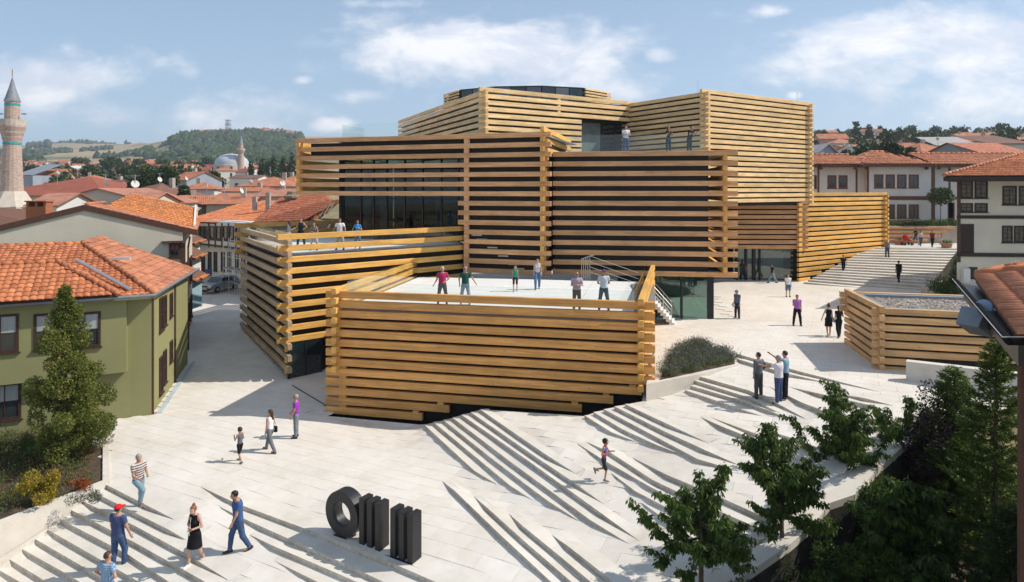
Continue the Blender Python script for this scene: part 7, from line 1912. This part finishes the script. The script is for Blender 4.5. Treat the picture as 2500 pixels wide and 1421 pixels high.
for (px, ye, yr, wpx, Y, d, rot, wm_, rm_, kind, rx, label, nw, chm) in T: gh_px(px, ye, yr, wpx, Y, d, rot, wm_, rm_, kind, rx, label, None, nw, chm, fr=frame_wh if 'white window' in label else frame_br)
WN = {wm_white.name: 'white', wm_cream.name: 'cream', wm_tan.name: 'tan', wm_pink.name: 'pink', rm_org.name: 'orange', rm_sal.name: 'salmon', rm_red.name: 'dark red', rm_brn.name: 'brown'}
def locL(px): return 'near the tall brick minaret' if px < 180 else 'below the tan hillside' if px < 330 else 'behind the big round tree' if px < 450 else 'left of the mosque dome' if px < 565 else 'right of the mosque dome'
def locR(px): return 'beside the timber tower' if px < 2120 else 'above the middle of the white mansion' if px < 2300 else 'by the grey concrete block on the right'
# satellite dishes and aerials on the middle-distance roofs
dish = MB().lathe([(.02, -.12), (.25, -.06), (.42, .04)], 12).data('satellite_dish', wm_white)
for k, (px_, py_, Y_) in enumerate(((258, 466, 71), (330, 470, 67), (470, 418, 152), (455, 447, 126), (548, 473, 89), (612, 457, 113), (660, 431, 122), (590, 481, 89), (140, 436, 115), (390, 452, 100), (505, 470, 92), (690, 462, 96), (2070, 371, 112), (2290, 349, 131), (2400, 327, 201))):
    q = WP(px_, py_, Y_ + 3); a_ = empty('roof_aerial', q, rng.uniform(0, 6), 'dish', 'aerial', 'aerials on the town roofs')
    a_['label'] = ['pale satellite dish on the wide cream gabled building', 'dish on the salmon roof right of the cream gable', 'dish on the pale blue gabled house', 'dish on the low orange hipped roof', 'dish above the bare rendered wall', 'dish on the half hidden white gabled house', 'dish on the wide brown house near the museum', 'second dish close to the twin chimneys', 'dish on the big rust red roof', 'dish on the long brown roof of the yellow house', 'dish over the roof sloping to the alley', 'dish on the bright orange roof behind the chimneys', 'dish on the white gabled house behind the mansion', 'dish on the low red roofed house on the right slope', 'dish above the grey concrete block'][k]
    d_ = link('dish', dish, a_, (0, 0, .9), (R(70), 0, 0)); MB().tube([(0, 0, -1.5), (0, 0, 1.9)], .035, 5).build('pole', m_steel, a_)
    MB().tube([(-.5, 0, 1.8), (.5, 0, 1.8)], .02, 4).build('crossbar', m_steel, a_)
# scattered far houses, alike in the photograph
r_ = random.Random(77)
wmats = [wm_white, wm_cream, wm_tan, wm_pink, wm_white]; rmats = [rm_org, rm_sal, rm_org, rm_red]
for k in range(92):
    px = r_.uniform(60, 720); yb = r_.uniform(396, 428); Y = lerp_tab([(396, 560), (410, 420), (430, 270)], yb); w = r_.uniform(8, 13); x = (px - CX) / F * Y
    wm_, rm_, kd_ = r_.choice(wmats), r_.choice(rmats), r_.choice(['gable', 'hip', 'gable'])
    generic_house('small %s house with %s %s roof %s' % (WN[wm_.name], WN[rm_.name], {'gable': 'gabled', 'hip': 'hipped'}[kd_], locL(px)), x, Y, terr(x, Y) - .5, w, r_.uniform(7, 10), r_.uniform(3.4, 6.2), R(r_.uniform(-35, 35)), r_.uniform(1.2, 2.2), wm_, rm_, kd_, 'small red roofed houses below the hill', (2, 1), 'house', r_.random() < .3)
for k in range(48):
    px = r_.uniform(2000, 2500); Y = r_.uniform(150, 420); w = r_.uniform(8, 13); x = (px - CX) / F * Y
    wm_, rm_, kd_ = r_.choice(wmats), r_.choice(rmats), r_.choice(['gable', 'hip'])
    generic_house('small %s house with %s %s roof %s' % (WN[wm_.name], WN[rm_.name], {'gable': 'gabled', 'hip': 'hipped'}[kd_], locR(px)), x, Y, terr(x, Y) - .5, w, r_.uniform(7, 10), r_.uniform(3.4, 5.5), R(r_.uniform(-35, 35)), r_.uniform(1.2, 2.2), wm_, rm_, kd_, 'small houses on the right hillside', (2, 1), 'house', r_.random() < .3)
for k in range(60):
    px = r_.choice([r_.uniform(470, 560), r_.uniform(600, 725), r_.uniform(640, 725)]); Y = r_.uniform(1330, 1420) if k % 2 else r_.uniform(1200, 1300); w = r_.uniform(14, 26); x = (px - CX) / F * Y
    if k % 2 == 0: px = r_.uniform(640, 722); x = (px - CX) / F * Y
    wm_, rm_ = r_.choice([wm_white, wm_cream]), r_.choice([rm_org, rm_sal])
    generic_house('tiny %s terraced house with %s roof on the hilltop %s' % (WN[wm_.name], WN[rm_.name], 'left of the lattice mast' if px < 557 else 'below the white mosque' if k % 2 == 0 else 'right of the lattice mast'), x, Y, terr(x, Y) - 1, w, 10, r_.uniform(6, 9), R(r_.uniform(-20, 20)), 3, wm_, rm_, 'gable', 'white houses along the hilltop', (0, 0), 'house', False)
# ------------------------------------------------------------------ old street houses behind the left box
oh = empty('old_timber_house', (0, 0, 0), 0, 'old white and brown timber framed street house with jettied upper floor', 'house')
oA, oB = Vector(XY(490, 73)), Vector(XY(606, 66)); od = (oB - oA).normalized(); on = Vector((od.y, -od.x))
zO = lambda py, Y=69: HC - (py - HY) / F * Y
MB().prism([oA, oB, oB - on * 9, oA - on * 9], 0, zO(538)).build('wall', wm_white, oh)
jA, jB = oA + on * .6, oB + on * .6
MB().prism([jA, jB, jB - on * .8, jA - on * .8], zO(602), zO(540)).build('upper_floor', wm_white, oh)
for x0 in (488, 498, 512, 528, 545, 560, 576, 592): winpx(oh, jA, jB, x0, x0 + 11.5, 552, 585, fw=.12, munty=1, muntx=0, proud=.08)
bar(oh, jA, jB, 482, 604, 586, 589, brown_tim); bar(oh, jA, jB, 482, 604, 599, 604, brown_tim)
for x0 in (484, 509, 525, 541, 557, 574, 590): bar(oh, jA, jB, x0, x0 + 2.5, 545, 604, brown_tim)
for x0 in (492, 508, 522, 540, 556, 574, 590): winpx(oh, oA, oB, x0, x0 + 9, 615, 662, fw=.12, muntx=0, proud=.05)
eo0, eo1 = Vector((*(jA + on * .5), zO(541, 72))), Vector((*(jB + on * .5), zO(541, 66)))
eo1.z = eo0.z
tile_roof(oh, [eo0 - Vector((1, 0, 0)), eo1 + Vector((8, -3, 0)), Vector((eo1.x + 8, eo1.y + 9, zO(486, 80))), Vector((eo0.x + 3, eo0.y + 8, zO(500, 80)))], .36, .6, tl_org, 100, seg=4, amp=.08)
ridge_cap(oh, eo0 + Vector((6, -3, .05)), Vector((eo0.x + 12, eo0.y + 4, zO(492, 78))), mat('mortar_pale', (.6, .52, .46), .9), .14, .6)
for x0, Yc, y0, y1 in ((622, 72, 500, 480), (655, 72, 502, 470)):
    q = WP(x0, y0, Yc); c_ = MB().box(-.22, .22, -.22, .22, -.6, (y0 - y1) / F * Yc).build('chimney', mat('chimney_render', (.38, .33, .29), .9), oh); c_.location = q
oh2 = empty('ruined_house', (0, 0, 0), 0, 'ruinous house with sagging red tile roof and exposed rafters behind the left terrace', 'house')
rA_, rB_ = WP(628, 545, 60), WP(800, 542, 57); 
tile_roof(oh2, [WP(618, 545, 60), WP(735, 540, 57), WP(812, 502, 60), WP(800, 488, 66), WP(690, 512, 68)], .34, .55, tl_red, 120, seg=4, amp=.07)
MB().prism([rA_.xy, rB_.xy, (rB_.x, rB_.y + 8), (rA_.x, rA_.y + 8)], 0, 7.35).build('wall', mat('rubble_wall', (.24, .19, .14), .95, .4, 6, bump=1.0), oh2)
for k in range(9):
    a = WP(720 + k * 10, 540 - k * 4, 58 + k * .1); MB().tube([a - Vector((0, 0, .5)), a + Vector((.3, 1.2, .55))], .06, 5).build('rafter', mat('old_wood', (.20, .15, .11), .9), oh2)
rk = WP(712, 492, 66); c_ = MB().lathe([(.55, -.5), (.6, .3), (.8, .35), (.8, .55), (.5, .7), (.45, 1.0), (.2, 1.1)], 10).build('chimney', MATS['rubble_wall'], oh2); c_.location = rk
# scaffolding in the alley
sc_ = empty('scaffold', (0, 0, 0), 0, 'grey tubular scaffolding standing in front of the old timber house', 'scaffolding')
q0 = Vector(XY(545, 64)); q1 = Vector(XY(588, 61))
for i in range(4):
    for j in (0, 1):
        p = q0.lerp(q1, i / 3) + Vector((.3, 1.0)) * j; MB().tube([(p.x, p.y, .4), (p.x, p.y, 5.6)], .035, 5).build('pole', m_steel, sc_)
for z_ in (1.4, 2.6, 3.8, 5.2):
    for j in (0, 1):
        a = q0 + Vector((.3, 1.0)) * j; b = q1 + Vector((.3, 1.0)) * j; MB().tube([(a.x, a.y, z_), (b.x, b.y, z_)], .03, 5).build('rail', m_steel, sc_)
for z_ in (2.6,): MB().prism([q0, q1, q1 + Vector((.3, 1)), q0 + Vector((.3, 1))], z_, z_ + .06).build('deck', mat('deck_wood', (.3, .26, .22), .9), sc_)
# low kiosk roofs on the left of the alley
for k, (x0, y0, lb) in enumerate(((474, 590, 'small orange tiled porch roof projecting into the alley'), (474, 625, 'second orange porch roof below the first in the alley'), (474, 678, 'lowest orange tiled stall roof at the alley corner'))):
    a = WP(x0 - 14, y0, 60 - k * 4); pr = empty('porch', a, 0, lb, 'porch'); a2 = Vector((0, 0, 0))
    tile_roof(pr, [Vector((-.3, -1.4, 0)), Vector((1.25, -1.2, -.1)), Vector((1.15, 1.2, .1)), Vector((-.4, 1.2, .85))], .25, .4, tl_brt, 0, seg=4, amp=.04)
    MB().box(-.5, .6, -1.0, 1.0, -2.4, -.15).build('wall', wm_white if k < 2 else mat('stall_blue', (.25, .38, .42), .8), pr)
# street clutter: stacked crates and goods far down the alley
for k, (px_, py_, c, lb) in enumerate(((505, 668, (.35, .03, .03), 'red plastic crate on the alley ground near the car'), (516, 672, (.04, .10, .25), 'blue tarpaulin bundle beside the red crate'), (497, 655, (.08, .08, .09), 'black stall table in the shade of the alley'), (604, 640, (.05, .10, .05), 'dark green potted bush beside the scaffolding'))):
    q = PZ(px_, py_, .9); o_ = MB().prism([(-.5, -.4), (.5, -.4), (.45, .4), (-.45, .4)], 0, .7).build(['crate', 'bundle', 'table', 'potted_bush'][k], mat('goods_%s' % 'abcd'[k], c, .7, .4, 4), None, bevel=.06); o_.location = q; tag(o_, lb, ['crate', 'bundle', 'table', 'bush'][k])
# ------------------------------------------------------------------ trees of the town
def blobs_tree(name, px, Y, zoff, wpx, ytop, label, m, n=1400, group=None, cone=False, seed=0):
    x = (px - CX) / F * Y; z0 = terr(x, Y) - .5; top_ = HC - (ytop - HY) / F * Y; H = max(3, top_ - z0); Rw = wpx / F * Y / 2; rr = random.Random(seed * 13 + int(px))
    cl = []
    if cone:
        for i in range(14): t = i / 13; k = Rw * (1 - t) * .75; a = rr.uniform(0, 6.28); s = Rw * (1 - t) * .5 + .25; cl.append(((math.cos(a) * k * .5, math.sin(a) * k * .5, H * (.2 + .75 * t)), (s, s, s * .9)))
    else:
        for i in range(13):
            a = rr.uniform(0, 6.28); t = rr.uniform(0, 1); z_ = H * (.42 + .46 * rr.random()); k = Rw * (.2 + .6 * t); s = Rw * rr.uniform(.28, .5); cl.append(((math.cos(a) * k, math.sin(a) * k, min(H - s * .8, z_)), (s, s, s * .8)))
    root = empty(name, (x, Y, z0), 0, label, 'tree', group)
    p, d = clumps(n, cl, .5); c = leaves('crown', p, d * .5 + nr.normal(size=d.shape), Y * .0032 + .12, Y * .0022 + .08, m, root); tag(c, kind='stuff')
    trunk(root, (0, 0, 0), (0, 0, H * .6), H * .03 + .05, H * .015 + .03, bark)
    return root
blobs_tree('broadleaf_tree', 372, 118, 0, 110, 398, 'big dark round tree behind the yellow house', lf_far, 5200)
blobs_tree('broadleaf_tree', 524, 165, 0, 70, 412, 'dark green tree in front of the mosque dome', lf_far, 3600)
blobs_tree('broadleaf_tree', 455, 100, 0, 40, 440, 'small tree between the orange hipped roofs', lf_far, 1500)
blobs_tree('broadleaf_tree', 425, 82, 0, 66, 480, 'round light green shrub above the cream gable roof', lf_far2, 2400)
blobs_tree('broadleaf_tree', 225, 240, 0, 60, 405, 'light green tree left of the big round tree', lf_far2, 1800)
blobs_tree('broadleaf_tree', 148, 260, 0, 50, 410, 'light green tree behind the pink house', lf_far2, 1500)
for k, (px_, yt, w_) in enumerate(((612, 388, 26), (640, 380, 30), (668, 372, 34), (692, 378, 30), (712, 368, 30), (655, 392, 26))):
    blobs_tree('cedar_tree', px_, 250 + 8 * k, 0, w_ * 1.2, yt, ['dark cedar standing immediately right of the mosque minaret', 'second dark cedar from the mosque minaret', 'broad dark cedar, tallest one in the middle of its row', 'slim cedar behind the tallest of its row', 'dark cedar half hidden by the end of the museum beams', 'short cedar in front of the cedar row right of the dome'][k], lf_far, 1300, 'cedars right of the mosque dome', True, k)
for k, (px_, yt, w_, Y_) in enumerate(((2165, 328, 56, 105), (2195, 338, 60, 108), (2110, 344, 50, 120), (2080, 358, 44, 118), (2215, 352, 50, 120), (2330, 352, 60, 118), (2270, 366, 44, 112))):
    blobs_tree('broadleaf_tree', px_, Y_, 0, w_, yt, ['largest dark tree on the right, breaking the skyline', 'dark tree directly right of the largest skyline tree', 'rounded tree left of the largest skyline tree', 'low tree over the white gabled house', 'tree at the foot of the dark skyline pair', 'bushy tree below the grey concrete block', 'small tree behind the mansion ridge'][k], lf_far, 2600, None, False, k)
r_ = random.Random(91); protos = []
for k in range(6):
    cl = [((r_.uniform(-1.6, 1.6), r_.uniform(-1.6, 1.6), r_.uniform(2.6, 5.6)), (1.5, 1.5, 1.3)) for _ in range(9)] if k != 5 else [((0, 0, 1.5 + i), (1.9 - i * .26, 1.9 - i * .26, .8)) for i in range(7)]
    p, d = clumps(420, cl, .55); o = leaves('crown', p, d * .5 + nr.normal(size=d.shape), 1.0, .75, (lf_far, lf_far2)[k in (2,)], None); protos.append(o.data); bpy.data.objects.remove(o)
tm = MB().tube([(0, 0, -.5), (0, 0, 4)], .16, 5).data('trunk', bark)
def far_tree(px, Y, label, group, s):
    x = (px - CX) / F * Y; r0 = empty('far_tree', (x, Y, terr(x, Y) - .6), r_.uniform(0, 6.28), label, 'tree', group); r0.scale = (s, s, s * r_.uniform(.85, 1.2))
    tag(link('crown', r_.choice(protos), r0), kind='stuff'); link('trunk', tm, r0)
for k in range(170):
    yb = r_.uniform(384, 436); px_ = r_.choice([r_.uniform(45, 725), r_.uniform(250, 725)])
    if 505 < px_ < 625 and yb > 395: continue
    far_tree(px_, lerp_tab([(384, 640), (396, 520), (410, 380), (436, 220)], yb), 'rounded green tree among the small houses ' + locL(px_), 'trees among the town houses', r_.uniform(.8, 1.5))
for k in range(95):
    px_ = r_.uniform(1985, 2500); far_tree(px_, r_.uniform(140, 480), 'rounded green tree on the hillside ' + locR(px_), 'trees on the right hillside', r_.uniform(.7, 1.4))
# hill woods: one mass of crowns
NW = 9000; P_ = []
while len(P_) < NW:
    px = r_.uniform(-50, 2600); Y = r_.uniform(480, 1500) if px > 330 else r_.uniform(480, 2500); x = (px - CX) / F * Y
    nz_ = mnoise.noise(Vector((x / 220, Y / 300, 3.1))) + .5 * mnoise.noise(Vector((x / 70, Y / 110, 9)))
    thr = -.25 if px > 430 else (.36 if px < 330 else .36 - .61 * (px - 330) / 100)
    if 735 < px < 1950: continue
    if nz_ < thr: continue
    if 375 < px < 420 and 900 < Y < 1200: continue
    P_.append((x, Y, terr(x, Y)))
P_ = np.array(P_)
base_v, base_f = [], []
ico = bmesh.new(); bmesh.ops.create_icosphere(ico, subdivisions=1, radius=1)
iv = np.array([v.co[:] for v in ico.verts]); iff = np.array([[v.index for v in f.verts] for f in ico.faces]); ico.free()
sc3 = np.c_[nr.uniform(3.5, 7, NW), nr.uniform(3.5, 7, NW), nr.uniform(3.5, 8, NW)] * (0.75 + P_[:, 1:2] / 2600)
V = iv[None] * (1 + nr.normal(size=(NW, len(iv), 1)) * .22) * sc3[:, None] + P_[:, None] + np.array([0, 0, 2.0])
Fx = iff[None] + (np.arange(NW) * len(iv))[:, None, None]
me = bpy.data.meshes.new('hill_woods'); V = V.reshape(-1, 3); Fx = Fx.reshape(-1, 3)
me.vertices.add(len(V)); me.vertices.foreach_set('co', V.ravel().astype('f')); me.loops.add(Fx.size); me.loops.foreach_set('vertex_index', Fx.ravel().astype('i'))
me.polygons.add(len(Fx)); me.polygons.foreach_set('loop_start', np.arange(0, Fx.size, 3, dtype='i')); me.polygons.foreach_set('loop_total', np.full(len(Fx), 3, 'i')); me.materials.append(leafmat('hill_leaf', (.016, .034, .012), (.045, .07, .022), None, 0, .02)); me.update(calc_edges=True)
tag(link('hill_woods', me), kind='stuff')
# ------------------------------------------------------------------ haze
hz_m = bpy.data.materials.new('haze'); hz_m.use_nodes = True
n_, l_ = hz_m.node_tree.nodes, hz_m.node_tree.links; n_.remove(n_['Principled BSDF'])
pv = n_.new('ShaderNodeVolumePrincipled'); pv.inputs['Color'].default_value = (.82, .88, .97, 1); pv.inputs['Density'].default_value = .00022; pv.inputs['Anisotropy'].default_value = .3
l_.new(pv.outputs[0], n_['Material Output'].inputs['Volume'])
hb = MB().box(-6500, 6500, -60, 12500, -20, 215).build('haze', hz_m); tag(hb, kind='stuff')
